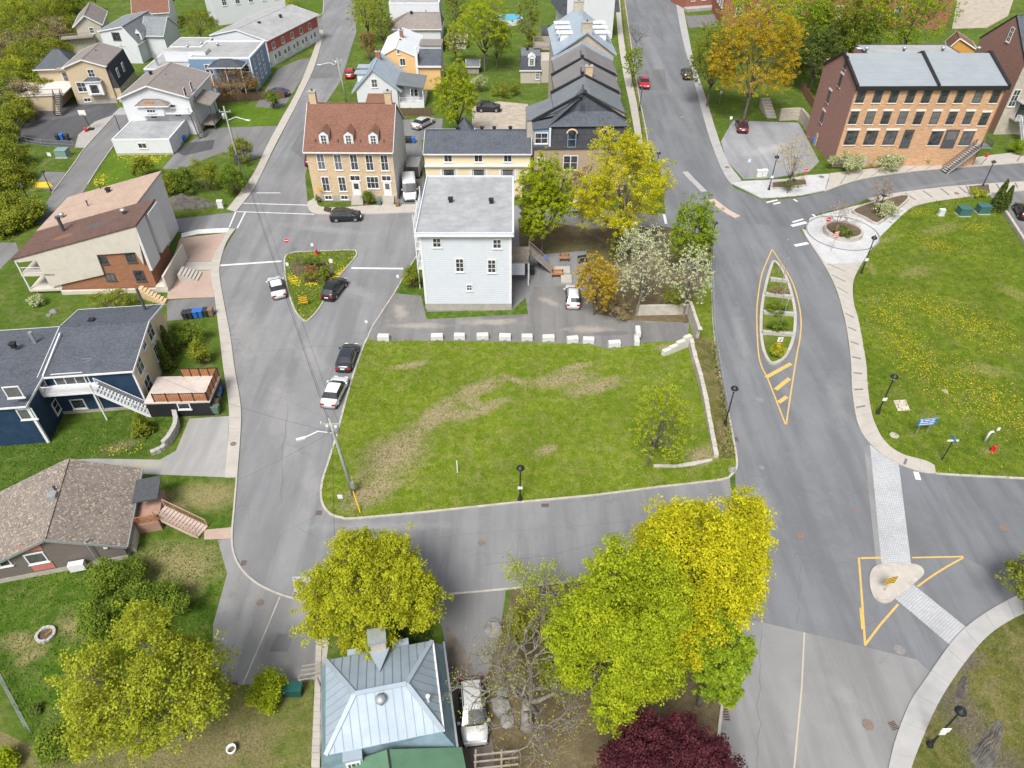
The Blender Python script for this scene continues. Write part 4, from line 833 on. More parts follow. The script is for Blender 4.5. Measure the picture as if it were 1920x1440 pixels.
# little charcoal roofed cottage with dormer
h = House('cottage', 'small taupe cottage with charcoal mansard roof and one white dormer', 'house', (976, 156), (1013, 156))
L = h.L; ze = zat(976, 156, 133); zt = h.zf(0, 1.2, 105); h.box('wall', 0, L, 0, 7, 0, ze, mSidTaupe)
h.part('roof', MB().add([(-.15, -.15, ze+.003), (L+.15, -.15, ze+.003), (L+.15, 7, ze+.003), (-.15, 7, ze+.003), (0, 1.2, zt), (L, 1.2, zt), (L, 7, zt), (0, 7, zt)], [(0, 1, 5, 4), (1, 2, 6, 5), (2, 3, 7, 6), (3, 0, 4, 7), (4, 5, 6, 7)]), mShDark)
h.box('flat_roof', .05, L-.05, 1.3, 6.9, zt+.002, zt+.05, mShGreen); h.box('eave_trim', -.25, L+.2, -.25, -.16, ze-.05, ze+.2, mWhite)
h.dormer(L*.55, .1, ze+.9, 1.4, 1.7, 1.5, mWhite, mWhite, .5); h.win('F', [(L*.85, .8)], .7, 1.8, 0, (2, 3), px=False); h.vent(L*.35, 5, zt)
h.box('wing', L+.02, L+3.0, .3, 7, 0, ze+2.0, mSidTaupe); w2 = h.box('roof_deck', L-1.5, L+4.6, 5.5, 10, zt+.3, zt+.45, mWoodG); h.rail([(L-1.4, 5.6, zt+.45), (L+4.5, 5.6, zt+.45), (L+4.5, 9.9, zt+.45), (L-1.4, 9.9, zt+.45), (L-1.4, 5.6, zt+.45)], 1.1, mWoodG, .16, .05, 'railing', w2)
# ------------------------------------------------------------------ block between the two streets
h = House('gable_house', 'white gabled house with blue-grey metal roof and side porch behind the brick house', 'house', (673, 204), (748, 204))
L = h.L; ze = zat(748, 204, 166); zr = h.zf(L*.45, 0, 131); D = h.px(712, 100, zr).y
h.gable(0, L, 0, D, ze, zr, mSidW2, mMetalRoof, axis='y', over=.9, og=.25, frac=.45, trim=mMetalRoof)
for i in range(1, 12):
    y = D*i/12
    for sg in (-1, 1):
        q = 0 if sg < 0 else L; qr = L*.45; k = (zr-ze)/(abs(qr-q)); h.part('roof_seam', MB().bar((qr, y, zr+.2), (q+sg*.85, y, ze-.85*k+.2), .06, .06), mMetalSeam)
h.win('F', [(702, 156)], 1.2, 1.6, 0, (2, 2)); h.chim(L*.47, D*.7, zr-.3, zr+1.2, .9, .7, mBrickRed)
h.part('cellar_roof', MB().slab([(L*.28, -.05, 3.0), (L*.75, -.05, 3.0), (L*.8, -2.8, 1.6), (L*.22, -2.8, 1.6)], .15), mShBrown, label='rusty brown lean-to roof'); h.box('cellar_entry', L*.26, L*.76, -2.7, -.02, 0, 1.6, mSidW2)
pd = h.box('porch', L+.02, L+5.0, .5, 7.5, .0, 1.0, mWhite); h.box('porch_room', L+.02, L+4.0, 2.0, 7.5, 1.0, 3.9, mSidW2)
h.part('porch_roof', MB().slab([(L-.1, .2, 4.6), (L+5.2, .2, 3.95), (L+5.2, 7.7, 3.95), (L-.1, 7.7, 4.6)], .15), mShGreen); h.rail([(L+.1, .6, 1.0), (L+4.9, .6, 1.0), (L+4.9, 3, 1.)], 1., mWhite, .2, .05, 'railing', pd)
for x in (L+.2, L+2.5, L+4.9): h.box('post', x-.07, x+.07, .55, .69, 1.0, 3.95, mWhite)
h.win('F', [(L+2.5, 1.7), (L+3.4, 1.7)], .8, 1.5, 2.0, (1, 2), px=False)
for k in range(2): d = h.part('dormer', MB().box(-.1, 1.6, 3+k*3.6, 4.6+k*3.6, ze+.2, ze+1.8), mWhite); h.box('dormer_roof', -.6, 2.4, 2.7+k*3.6, 4.9+k*3.6, ze+1.8, ze+1.95, mMetalRoof, d)
h = House('gable_house', 'apricot gabled house with white roof and low side wing', 'house', (722, 168), (783, 168))
L = h.L; ze = zat(783, 168, 105); zr = h.zf(L*.45, 0, 90); D = h.px(751, 54, zr).y
h.gable(0, L, 0, D, ze, zr, mSidOrange, M('white_roof_membrane', (.52, .54, .56), .7, .06, .6), axis='y', over=.4, og=.15, frac=.45)
h.win('F', [(747, 97)], .7, .9, 0, (1, 1)); h.win('F', [(755, 116)], 1.2, 1.5, 0, (2, 1)); h.chim(L*.5, D*.55, zr-.6, zr+1.3, .7, .7, mBrickRed); h.vent(L*.48, D*.4, zr-.5)
h.box('side_wing', L+.6, L+5.0, 0, 4, 0, 4.6, mSidOrange); h.part('wing_roof', MB().slab([(L+.4, -.3, 4.75), (L+5.2, -.3, 4.75), (L+5.2, 4.4, 6.8), (L+.4, 4.4, 6.8)], .15), mShSlate); h.box('wing_trim', L+.3, L+5.3, -.45, -.31, 4.5, 4.85, mWhite)
h.box('white_stack', L+.05, L+.55, -.3, .3, 0, 8.4, mWhite); h.box('rear_wing', L+.6, L+5, 5, 9, 0, 7.2, mSidW2); h.box('rear_roof', L+.4, L+5.2, 4.8, 9.2, 7.2, 7.4, mShGrey)
h = House('bungalow', 'white house with brown and grey hipped roof behind the apricot house', 'house', G(732, 66, 4), G(826, 66, 4)); L = h.L
h.hip(0, L, 0, 7, 5.2, 8.0, 4.5, .6, mShGrey, .4, wall=mSidW2); h.part('roof_patch', MB().slab([(-.45, -.45, 5.36), (-.45, 3.5, 5.38), (4.0, 3.5, 8.03)], .05), mShBrown, label='brown hip of the roof'); h.vent(L*.42, 3.2, 7.7); h.vent(L*.7, 4.5, 7.4, 'pipe')
h = House('flat_house', 'plain white flat-roofed house behind the hipped bungalow', 'house', G(732, 38, 5), G(825, 38, 5)); h.flat(0, h.L, 0, 8, 8.6, mSidW2, mRoofPale, .2)
h = House('garage', 'grey roofed garage under the leaning yellow-green backyard tree', 'garage', (840, 92), (874, 92)); ze = zat(840, 92, 78); h.gable(0, h.L, 0, 5.5, ze, ze+1.0, mSidTaupe, mShGrey, over=.3)
h = House('garden_shed', 'small grey garden shed beside the white blossom bush', 'shed', (876, 138), (898, 138)); ze = zat(876, 138, 124); h.gable(0, h.L, 0, 2.6, ze, ze+.9, mWoodG, mShGreen, over=.25)
# ------------------------------------------------------------------ orange brick terrace
zt = 13.2
HB = House('brick_terrace', 'long orange brick terrace with black trimmed grey roof and dark windows', 'house', G(1607, 162, zt), G(1890, 161, zt))
L = HB.L; D = abs(HB.px(1525, 250, 0).y); D = max(9, min(14, D)); zr = HB.zf(0, D*.55, 100)
HB.box('wall', 0, L, 0, D, 0, zt, mBrickO)
HB.part('side_wall', MB().add([(-.06, -.02, 0), (-.06, D, 0), (-.06, D, zr-D*.27), (-.06, D*.55, zr), (-.06, -.02, zt), (-.003, -.02, 0), (-.003, D, 0), (-.003, D, zr-D*.27), (-.003, D*.55, zr), (-.003, -.02, zt)],
        [(4, 3, 2, 1, 0), (0, 5, 9, 4), (4, 9, 8, 3), (3, 8, 7, 2), (1, 2, 7, 6), (5, 6, 7, 8, 9)]), mBrickBr, label='brown brick end wall')
rf = HB.part('roof', MB().add([(0, -.25, zt+.1), (L, -.25, zt+.1), (L, D*.55, zr), (0, D*.55, zr), (L, D, zr-D*.26), (0, D, zr-D*.26), (0, -.25, zt), (L, -.25, zt), (L, D, zt), (0, D, zt)], [(0, 1, 2, 3), (3, 2, 4, 5), (6, 7, 1, 0), (7, 8, 4, 2, 1), (9, 6, 0, 3, 5), (8, 9, 5, 4)]), M('blue_grey_sheet_roof', (.29, .32, .34), .55, .05, .35, .2, dirt=(.25, .28, .30)))
tr = MB()
for x in (-.06, L*.535, L+.03): tr.bar((x, -.35, zt+.12), (x, D*.55, zr+.15), .4, .45); tr.bar((x, D*.55, zr+.15), (x, D, zr-D*.26+.15), .4, .45)
tr.box(-.2, L+.2, -.5, -.26, zt-.5, zt+.12)
HB.part('roof_trim', tr, mBlackTrim, rf)
for i in range(1, 5): HB.part('roof_seam', MB().bar((.2, -.25+(D*.55+.25)*i/5, zt+.1+(zr-zt-.1)*i/5+.01), (L-.2, -.25+(D*.55+.25)*i/5, zt+.1+(zr-zt-.1)*i/5+.01), .04, .03), mRoofPale, rf)
W1 = [(1614, 180), (1646, 180), (1676, 180), (1707.5, 180.5), (1737.5, 180.5), (1769.5, 180.5), (1800, 180.5), (1834, 180.5), (1866, 180.5)]
W2 = [(1600.5, 220.5), (1631, 220.5), (1661, 220.5), (1692, 220.5), (1722, 221), (1753, 221), (1784, 221), (1815, 221), (1845, 223)]
W3 = [(1596, 258), (1632.5, 258), (1669, 258), (1754, 259), (1812.5, 259)]
mLint = M('pale_stone_trim', (.66, .62, .56), .85, .08, 2)
HB.win('F', W1+W2, 1.35, 2.1, 0, (1, 2), mDarkGrey, False); HB.win('F', W3, 1.95, 2.4, 0, (2, 2), mDarkGrey, False)
for (q, w, hh) in [(p, 1.35, 2.1) for p in W1+W2]+[(p, 1.95, 2.4) for p in W3]:
    x, z = HB.front(*q); HB.box('lintel', x-w/2-.12, x+w/2+.12, -.05, .02, z+hh/2+.01, z+hh/2+.32, mLint); HB.box('sill', x-w/2-.1, x+w/2+.1, -.12, .02, z-hh/2-.14, z-hh/2-.01, mLint)
for u, w in ((1700, 1.4), (1781, 2.0)): x, z = HB.front(u, 261); HB.door('F', [(x, z-1.5)], w, 3.0, 0, mDarkGrey, fr=mDarkGrey)
for (u, v) in ((1587, 117), (1576, 151), (1554, 181), (1542, 219)): HB.win('L', [(u, v)], 1.0, 2.0, -.06, (1, 2), mDarkGrey); y_, z_ = HB.side(u, v, -.06); HB.box('lintel', -.12, -.055, y_-.7, y_+.7, z_+1.0, z_+1.3, mLint); HB.box('sill', -.16, -.055, y_-.65, y_+.65, z_-1.15, z_-1.0, mLint)
for u in (1634, 1706, 1780, 1848): p = HB.px(u, 97, zr+.5); HB.vent(p.x, D*.62, zr+.02, 'round')
HB.part('satellite_dish', MB().lathe([(.05, 0), (.4, .1), (.5, .25)], (2.5, D*.6, zr+.4), 12), mWhite, sm=True)
HB.box('foundation', -.1, 5.5, -.12, -.02, 0, 1.6, mStone)
HB.part('downpipe', MB().tube([(L-.15, -.12, .3), (L-.15, -.12, zt-.3)], .06, 6), mBrickRu)
a = HB.front(1788, 295, -3.5)[0]; x1 = HB.front(1850, 245, -1)[0]
HB.stairs((a, -2.6, .1), (x1-.4, -1.2, 4.0), 1.2, 16, mSlabG, mDarkGrey); lo = HB.box('landing', x1-.6, x1+1.4, -2.0, -.02, 3.95, 4.05, mSteel); HB.rail([(x1-.5, -1.95, 4.05), (x1+1.35, -1.95, 4.05), (x1+1.35, -.1, 4.05)], 1.0, mDarkGrey, .2, .03, 'railing', lo)
HB.flat(L*.3, L*.98, D+.1, D+6, zr-2.2, mBrickBr, mRoofPale, .15, .2, mDarkGrey)
# stone house at the right edge
h = House('stone_fronted_house', 'buff stone house with brown brick gable at the right edge', 'house', G(1862, 252), G(1862, 252)+Vector((12*HB.c, 12*HB.s, 0)))
L = 12; ze = zat(1862, 252, 118); D = max(9, min(15, h.px(1841, 48, ze).y)); zr = h.zf(0, D/2, 30)
h.gable(0, L, 0, D, ze, zr, mStone, mShSlate, over=.3, og=.05, trim=mBlackTrim)
h.part('side_wall', MB().add([(-.003, 0, 0), (-.06, 0, 0), (-.06, D, 0), (-.06, D, ze), (-.06, D/2, zr), (-.06, 0, ze)], [(5, 4, 3, 2, 1)]), mBrickBr, label='brown brick gable wall')
h.win('L', [(1895, 65)], 1.1, 2.4, -.06, (2, 3)); h.win('F', [(1902, 184)], 1.3, 3.0, 0, (2, 3)); h.door('F', [(3.2, 3.2)], 1.6, 2.6, 0, mDarkGrey); h.win('F', [(7.5, 3.6)], 2.2, 2.2, 0, (3, 1), px=False)
h.stairs((3.2, -5.0, .1), (3.2, -1.8, 3.1), 1.5, 12, mSteel, mWhite); ln = h.box('landing', 1.6, 6.0, -1.8, -.02, 3.0, 3.15, mSteel); h.rail([(1.65, -1.75, 3.15), (2.3, -1.75, 3.15)], 1., mWhite, .18, .05, 'railing', ln); h.rail([(4.1, -1.75, 3.15), (5.95, -1.75, 3.15), (5.95, -.1, 3.15)], 1., mWhite, .18, .05, 'railing', ln); h.box('canopy', 1.4, 5.6, -1.9, -.02, 6.1, 6.25, mRoofPale)
h = House('gable_shed', 'low red-brown roofed outbuilding with an orange gable behind the brick terrace', 'outbuilding', G(1783, 84, 5), G(1830, 88, 5)); h.gable(0, 5.0, 0, 5, 4.6, 6.4, M('orange_board', (.5, .25, .06), .7, .1, 2), mShBrown, axis='y', over=.3, frac=.25)
# red brick mill and neighbours at the top
h = House('brick_mill', 'large red brick building rising behind the trees at the top right', 'building', (1352, 48), (1772, 54)); L = h.L
h.flat(0, L, 0, 16, 13, mBrickRed, mRoofGrey, .3, .3, mDarkGrey); h.win('L', [(3+i*3., 3.5) for i in range(4)], 1.4, 2.8, 0, (2, 4), px=False); h.win('F', [(4+i*5., z) for i in range(9) for z in (2.5, 7.5)], 1.8, 2.6, 0, (2, 3), px=False)
h = House('brick_house', 'red brick house with white ramp at the top of the avenue', 'house', (1284, 18), (1334, 14)); h.flat(0, h.L, 0, 9, 9, mBrickRed, mRoofGrey, .3); h.win('F', [(2.2, 2.), (5.4, 2.)], 1.2, 1.8, 0, (1, 2), px=False); h.box('ramp', -.5, h.L+2, -2.6, -.05, 0, .7, mSlabG)
sheet('parking_lot', [(1785, 54), (1800, -30), (1910, -30), (1890, 30), (1850, 52)], .012, mDirt)
# ------------------------------------------------------------------ cream house with two brown shed roofs
H = House('split_roof_house', 'cream stucco and brick house with two brown sloping roofs beside brick driveways', 'house', (60, 551), (300, 545))
L = H.L; zR = zat(300, 545, 425); zL = H.zf(0, 0, 487); y1 = H.px(267, 377, zR).y
xx = H.px(212, 390, zR-.9).x; y2 = H.px(236, 330, zR-.9).y; k = (zR-zL)/L; x3 = L-2.5; zX = lambda x: zL+k*x
def shed(name, x0, x1, ya, yb, dz, mat): return H.part(name, MB().slab([(x0, ya, zX(x0)+dz), (x1, ya, zX(x1)+dz), (x1, yb, zX(x1)+dz), (x0, yb, zX(x0)+dz)], .2), mat)
mShCopper = M_shingle('patched_brown_shingle', (.10, .06, .05), (.135, .085, .07), .4, .2, .35, [(5.5, 2.6, 2.2, .9, (.21, .115, .07)), (9.5, 3.4, 2.4, 1.1, (.09, .095, .10))])
mShTan = M_shingle('tan_brown_shingle', (.33, .24, .185), (.39, .29, .23), .4, .2, .25)
def wedge(x0, x1, ya, yb, mat, name='wall'):
    return H.part(name, MB().add([(x0, ya, 0), (x1, ya, 0), (x1, yb, 0), (x0, yb, 0), (x0, ya, zX(x0)), (x1, ya, zX(x1)), (x1, yb, zX(x1)), (x0, yb, zX(x0))], [(0, 3, 2, 1), (4, 5, 6, 7), (0, 1, 5, 4), (1, 2, 6, 5), (2, 3, 7, 6), (3, 0, 4, 7)]), mat)
wedge(4.0, L-.3, .25, y1, mBrickRu); wedge(0.3, x3, y1+.02, y2, mStuccoW)
shed('roof', -.3, L+.15, -.1, y1+.1, .22, mShCopper); shed('roof', -.3, x3+.2, y1+.11, y2+.2, .28, mShTan)
def fr(q): x, z = H.front(q[0], q[1], 0.); return x, z
cl = [(20, 489), (253, 429), (270, 497), (253, 473), (181, 478), (195, 515), (95, 538), (68, 488), (36, 492)]
P = [fr(q) for q in cl]; P[0] = (-.2, zX(-.2)); P[1] = (L+.05, zX(L+.05)); P[2] = (P[2][0], P[2][1])
n = len(P); H.part('stucco_cladding', MB().add([(x, -.02, z) for x, z in P]+[(x, .235, z) for x, z in P], [tuple(range(n-1, -1, -1)), tuple(range(n, 2*n))]+[(i, (i+1) % n, n+(i+1) % n, n+i) for i in range(n)]), mStucco)
# street front: stucco fin stepping down over the brick
zlo = H.side(296, 491, L)[1]
H.part('stucco_front', MB().box(L-.28, L+.05, .0, y1*.45, max(2.5, zlo), zX(L)-.02).box(L-.28, L+.35, y1*.5, y1-.05, max(3.2, zlo+.6), zX(L)-.1), mStuccoW)
bw = H.box('balcony', L+1.0, L+1.25, -.3, y1+1.0, 0, 2.3, mStucco, label='cream stucco balcony parapet'); H.box('balcony_floor', L-.28, L+1.0, -.3, y1+1, .6, .75, mStucco); H.box('planter_wall', 4.0, L+1.24, -.4, -.04, 0, .5, mStucco)
H.win('F', [(192, 488), (207, 519)], 1.25, 1.1, .25, (2, 1), mDarkGrey); H.win('F', [(245, 482)], 1.2, 1.5, .25, (2, 1), mDarkGrey); H.win('F', [(262, 517)], 1.3, 1.6, .25, (2, 1), mDarkGrey); H.win('F', [(151, 556)], 1.7, .9, .25, (2, 1))
for z in (zL*.52, zL*.05+.1): H.box('loggia_floor', -.1, 4.0, -.02, 5.5, z, z+.3, mStucco)
H.box('post', -.05, .1, 0, .15, .3, zX(0), mWhite); H.box('loggia_back', 3.2, 3.98, .3, 5.5, .4, zX(3.2), mStuccoW)
H.win('L', [(2.6, zL*.52+.4)], 2.4, 2.0, 3.18, (2, 1), mDarkGrey, False, False); H.rail([(.05, .1, zL*.52+.3), (3.6, .1, zL*.52+.3)], .9, mWhite, .25, .03)
p = H.px(119, 432, zX(6)); H.part('flue', MB().tube([(p.x, p.y, zX(p.x)), (p.x, p.y, zX(p.x)+2.0)], .22, 10).tube([(p.x, p.y, zX(p.x)+2.0), (p.x, p.y, zX(p.x)+2.25)], .32, 10), mDarkGrey)
for (u, v, kd) in ((234, 405, 'round'), (204, 360, 'box'), (165, 385, 'pipe'), (116, 404, 'round'), (188, 352, 'pipe')): z = zX(H.px(u, v, 8).x); p = H.px(u, v, z); H.vent(p.x, p.y, zX(p.x)+.25, kd)
st = empty('staircase', parent=H.e)
for i in range(6): H.box('step', L+1.9+i*.4, L+2.3+i*.4, 2.0, 4.0, 0, 1.1-i*.17, mSlab, st)
st = empty('staircase', parent=H.e)
for i in range(8):
    p = H.px(270+i*5.5, 556+i*1.6, 0); H.box('step', p.x-.28, p.x+.28, p.y-.5, p.y+.5, 0, 1.3-i*.14, M('buff_step_stone', (.5, .38, .22), .9, .12, 2), st)
# ------------------------------------------------------------------ navy house with sand street front
H = House('navy_house', 'navy clapboard house with slate roof, sand gable front and white outside stair', 'house', (120, 776), (278, 764))
L = H.L; ze = H.zf(L, 0, 694); D = max(8, min(16, H.px(288, 576, ze).y)); rr = .6; zr = H.zf(L, D*.62, 604)
H.gable(-.02, L, 0, D, ze, zr, mSidNavy, mShSlate, over=.3, og=.3, frac=.62)
H.part('front_cladding', MB().add([(L+.05, 0, 0), (L+.05, D, 0), (L+.05, D, ze), (L+.05, D*.62, zr), (L+.05, 0, ze), (L, 0, 0), (L, D, 0), (L, D, ze), (L, D*.62, zr), (L, 0, ze)], [(0, 1, 2, 3, 4), (0, 4, 9, 5), (2, 1, 6, 7)]), mSidTan, label='sand coloured street front')
H.part('corner_board', MB().box(L-.05, L+.12, -.08, .14, 0, ze), mWhite); H.box('foundation', 0, L+.1, -.08, D, 0, .35, mFound)
yw = -4.2; xw = H.px(118, 797).x; H.gable(-14, 0.0, yw, D-3, ze-.1, zr-.9, mSidNavy, mShSlate, over=.25, og=.12, frac=.6, wname='wing_wall')
H.part('corner_board', MB().box(-.16, .1, yw-.06, yw+.16, 0, ze-.25), mWhite)
H.win('F', [(25, 735)], 1.5, 1.4, yw, (1, 1)); H.win('F', [(50, 776)], 1.5, 1.4, yw, (1, 1)); H.win('R', [(81, 725)], 1.1, 1.5, .0, (1, 2)); H.win('R', [(105, 762)], 1.1, 1.5, .0, (1, 2))
H.win('F', [(133, 715)], 3.0, 2.2, 0, (3, 1), sill=False); H.win('F', [(147, 757)], 1.4, 1.3, 0, (1, 1))
for (u, v, w, h_) in ((281, 620, 1.7, 2.1), (269, 645, 1.1, 1.2), (261, 684, 1.7, 2.0), (278, 720, 1.7, 2.0), (293, 660, 1.1, 1.9)): H.win('R', [(u, v)], w, h_, L+.05, (2, 2))
zb = H.front(110, 740, -1.6)[1]; bx0, bx1 = .1, H.front(176, 735, -1.5)[0]
dk = H.box('balcony', bx0, bx1, -1.6, -.02, zb-.2, zb, mWhite); H.rail([(bx0, -1.55, zb), (bx1, -1.55, zb)], 1.0, mWhite, .14, .035, 'railing', dk)
xe, _ = H.front(285, 773, -1.0); H.stairs((xe, -1.05, .1), (bx1, -1.05, zb), 1.0, 17, mWhite, mWhite)
for u in ((bx1-.1, -1.5), (bx1+3, -1.5)): H.box('post', u[0]-.06, u[0]+.06, u[1]-.06, u[1]+.06, 0, zb-.2 if u[0] < bx1 else zb*.45, mWhite)
for x in (L*.45, L*.49): H.part('downpipe', MB().tube([(x, -.1, .4), (x, -.1, ze-.3)], .05, 6), mWhite)
for (u, v) in ((173, 603), (25, 648)): z = zr-.2; p = H.px(u, v, z); H.vent(p.x, p.y, min(zr, z)-.25)
p = H.px(265, 575, ze+1.2); H.part('flue', MB().tube([(p.x, D-1, ze+.2), (p.x, D-1, ze+3.2)], .16, 8), mDarkGrey)
p = H.px(65, 640, zr-.6); H.part('flue', MB().tube([(p.x, p.y, zr-1.2), (p.x, p.y, zr+.6)], .2, 8), mSteel)
p = H.px(165, 680, ze+1.2); H.part('antenna', MB().bar((p.x, p.y, ze+.6), (p.x, p.y, ze+1.8), .04).bar((p.x-.5, p.y, ze+1.7), (p.x+.5, p.y, ze+1.7), .04).bar((p.x-.3, p.y-.2, ze+1.4), (p.x+.3, p.y+.2, ze+1.4), .04), mSteel)
H.part('roof_lip', MB().bar((.2, -.28, ze+.14), (.2, D*.5, ze+.14+(zr-ze)*.5/.62+.2), .14, .3), mWhite)
# terrace in front of the navy house
zt = zat(402, 779, 752)
T = House('roof_terrace', 'paved roof terrace with orange slatted fence over a black garage', 'terrace', (284, 782), (402, 779)); LT = T.L
c = [T.px(281, 760, zt), T.px(390, 752, zt), T.px(400, 708, zt), T.px(300, 702, zt)]; dT = (c[2].y+c[3].y)/2
T.box('wall', 0, LT, 0, dT, 0, zt-.15, M_siding('black_siding', (.018, .019, .022), .2, var=.2)); T.box('deck', -.1, LT+.1, -.1, dT, zt-.148, zt, M('terrace_paving', (.48, .42, .37), .9, .12, 1.0, dirt=(.36, .29, .26)))
T.win('F', [(345, 761)], 1.3, .9, 0, (1, 1))
def slats(a, b2, hgt=1.05, n=None):
    a = Vector(a); b2 = Vector(b2); fn = empty('fence_panel', parent=T.e); n = n or int((b2-a).length/.19)
    me = None; d = (b2-a); an = math.atan2(d.y, d.x); me = MB().box(-.075, .075, -.015, .015, .06, hgt).mesh('slat', mWoodO)
    for i in range(n): inst('slat', me, fn, a.lerp(b2, (i+.5)/n), an)
    p = MB()
    for i in range(5): q = a.lerp(b2, i/4); p.box(q.x-.05, q.x+.05, q.y-.05, q.y+.05, q.z, q.z+hgt+.08)
    p.bar(a+Vector((0, 0, hgt)), b2+Vector((0, 0, hgt)), .06); T.part('fence_post', p, mBlackTrim, fn)
slats((1.0, .05, zt), (LT-.1, .05, zt)); slats((LT-.05, .1, zt), (LT-.05, dT-.1, zt)); slats((2.6, dT-.08, zt), (LT-.1, dT-.08, zt))
# ------------------------------------------------------------------ brown shingled bungalow
H = House('brown_bungalow', 'brown bungalow with speckled brown shingle roof, red window panels and wooden stair', 'house', (-24, 1098), (243, 1047))
L = H.L; ze = zat(243, 1047, 1021); D = max(8, min(12, H.px(256, 884, ze).y)); xr = H.front(85, 1009, 0)[0]; zr = H.front(85, 1009, 0)[1]
mShSpeck = M_shingle('speckled_shingle', (.165, .138, .118), (.215, .18, .155), .28, .22, .6, None, (.44, .37, .28))
H.gable(0, L, 0, D, ze, max(zr, ze+.6), mSidBrownV, mShSpeck, axis='y', over=.45, og=.3, frac=xr/L, trim=mSteel)
H.box('foundation', -.03, L+.03, -.03, D, 0, .5, mFound); H.box('side_skirt', L+.002, L+.5, .6, D-.4, 0, 1.1, mStucco)
x, z = H.front(68, 1043, 0); H.win('F', [(68, 1046)], 1.5, 1.3, 0, (1, 1)); mRedP = M('faded_red_panel', (.45, .15, .13), .8, .08, 2)
H.box('red_panel', x-.8, x+.8, -.06, -.003, z+.75, z+1.45, mRedP); H.box('red_panel', x-.8, x+.8, -.06, -.003, z-1.75, z-.95, mRedP)
H.win('F', [(8, 1054)], .9, 1.0, 0, (1, 1))
H.part('heat_pump', MB().box(x+2.0, x+3.2, -.75, -.25, .5, 1.3), mWhite); H.box('wall_light', x+5, x+5.3, -.2, -.003, 2.0, 2.3, mWhite)
p = H.px(100, 934, zr); H.box('roof_vent', p.x-.35, p.x+.35, p.y-.35, p.y+.35, zr-.4, zr+.5, mSteel); p = H.px(105, 920, zr); H.vent(p.x, p.y, zr-.2, 'pipe')
ap = H.box('porch_canopy', L+.5, L+2.6, 3.9, 6.6, 2.5, 2.65, mDarkGrey); py = H.px(262, 990, 1).y
pl = H.box('porch', L+.52, L+2.4, 2.5, 6.2, 0, 1.2, M('reddish_deck_boards', (.33, .2, .15), .8, .15, 2)); H.rail([(L+.6, 2.55, 1.2), (L+2.35, 2.55, 1.2)], .9, mWoodO, .15, .05, 'railing', pl)
e = H.px(392, 1000, 0); H.stairs((e.x-.5, e.y+.2, .05), (L+2.4, 3.6, 1.2), 1.3, 13, M('pale_pink_boards', (.46, .36, .31), .85, .1, 2), M('tan_rail_wood', (.38, .25, .17), .8, .15, 3))
mast = H.px(186, 1000, 3); H.part('service_mast', MB().tube([(L-2.2, -.25, 1.0), (L-2.2, -.25, ze+1.6)], .06, 6).tube([(L-2.2, -.25, ze+1.6), (L-1.9, -.1, ze+1.6)], .06, 6), mSteel)
dg = H.part('deck_pergola', MB().box(-2.6, -.5, 1, 1.1, 2.6, 2.75).box(-2.6, -.5, D-1, D-.9, 2.6, 2.75), mWhite)
m = MB()
for i in range(7): m.box(-2.7, -.4, 1.2+i*(D-2.4)/6, 1.27+i*(D-2.4)/6, 2.75, 2.88)
H.part('pergola_slat', m, mWhite, dg)
raised('garden_path', [(383, 994), (436, 989), (435, 1010), (383, 1012)], .05, mBrickPav)
# ------------------------------------------------------------------ metal roofed cottage in the foreground
zE = 4.6; zR2 = 6.7
H = House('metal_roof_house', 'house with pale blue seamed metal hip roof and stone chimney at the bottom', 'house', G(610.5, 1416, zE), G(830.5, 1371, zE))
loc = lambda u, v, z: H.px(u, v, z)
C = [loc(610.5, 1416, zE), loc(830.5, 1371, zE), loc(810, 1201, zE), loc(610.5, 1238, zE)]; R0 = loc(665, 1301, zR2); R1 = loc(762, 1282, zR2)
def seam_slope(poly, d, step, nm='roof_panel'):
    """cut a planar slope into metal sheets between parallel seams (d = horizontal direction across the sheets)"""
    d = Vector(d).normalized(); t = [p.dot(d) for p in poly]; a, b2 = min(t), max(t); n = max(1, round((b2-a)/step)); st = (b2-a)/n
    def clip(P, lo, hi):
        for s_, lim in ((1, lo), (-1, hi)):
            out = []
            for i in range(len(P)):
                p, q = P[i], P[(i+1) % len(P)]; f0 = (p.dot(d)-lim)*s_; f1 = (q.dot(d)-lim)*s_
                if f0 >= -1e-7: out.append(p)
                if (f0 > 1e-7 and f1 < -1e-7) or (f0 < -1e-7 and f1 > 1e-7): out.append(p.lerp(q, f0/(f0-f1)))
            P = out
            if len(P) < 3: return []
        return P
    for i in range(n):
        P = clip(list(poly), a+i*st+.012, a+(i+1)*st-.012)
        if len(P) >= 3: H.part(nm, MB().slab([p+Vector((0, 0, .0)) for p in P], .05), mMetalRoof)
        if i:
            P = clip(list(poly), a+i*st-.022, a+i*st+.022)
            if len(P) >= 3: H.part('roof_seam', MB().slab([p+Vector((0, 0, .045)) for p in P], .06), mMetalSeam)
seam_slope([C[0], C[1], R1, R0], C[1]-C[0], .55); seam_slope([C[2], C[3], R0, R1], C[2]-C[3], .55); seam_slope([C[3], C[0], R0], C[0]-C[3], .6); seam_slope([C[1], C[2], R1], C[2]-C[1], .6)
hp = MB()
for a, b2 in ((C[0], R0), (C[3], R0), (C[1], R1), (C[2], R1), (R0, R1)): hp.bar(a+Vector((0, 0, .03)), b2+Vector((0, 0, .03)), .3, .06)
H.part('hip_cap', hp, M('hip_cap_paint', (.34, .40, .455), .5, .06, 1, .1))
mid = (C[0]+C[1]+C[2]+C[3])/4
ins = [mid+(c-mid)*.97 for c in C]
def ring(a, b2, za, zb):
    vs = [(p.x, p.y, za) for p in a]+[(p.x, p.y, zb) for p in b2]; return MB().add(vs, [(i, (i+1) % 4, 4+(i+1) % 4, 4+i) for i in range(4)])
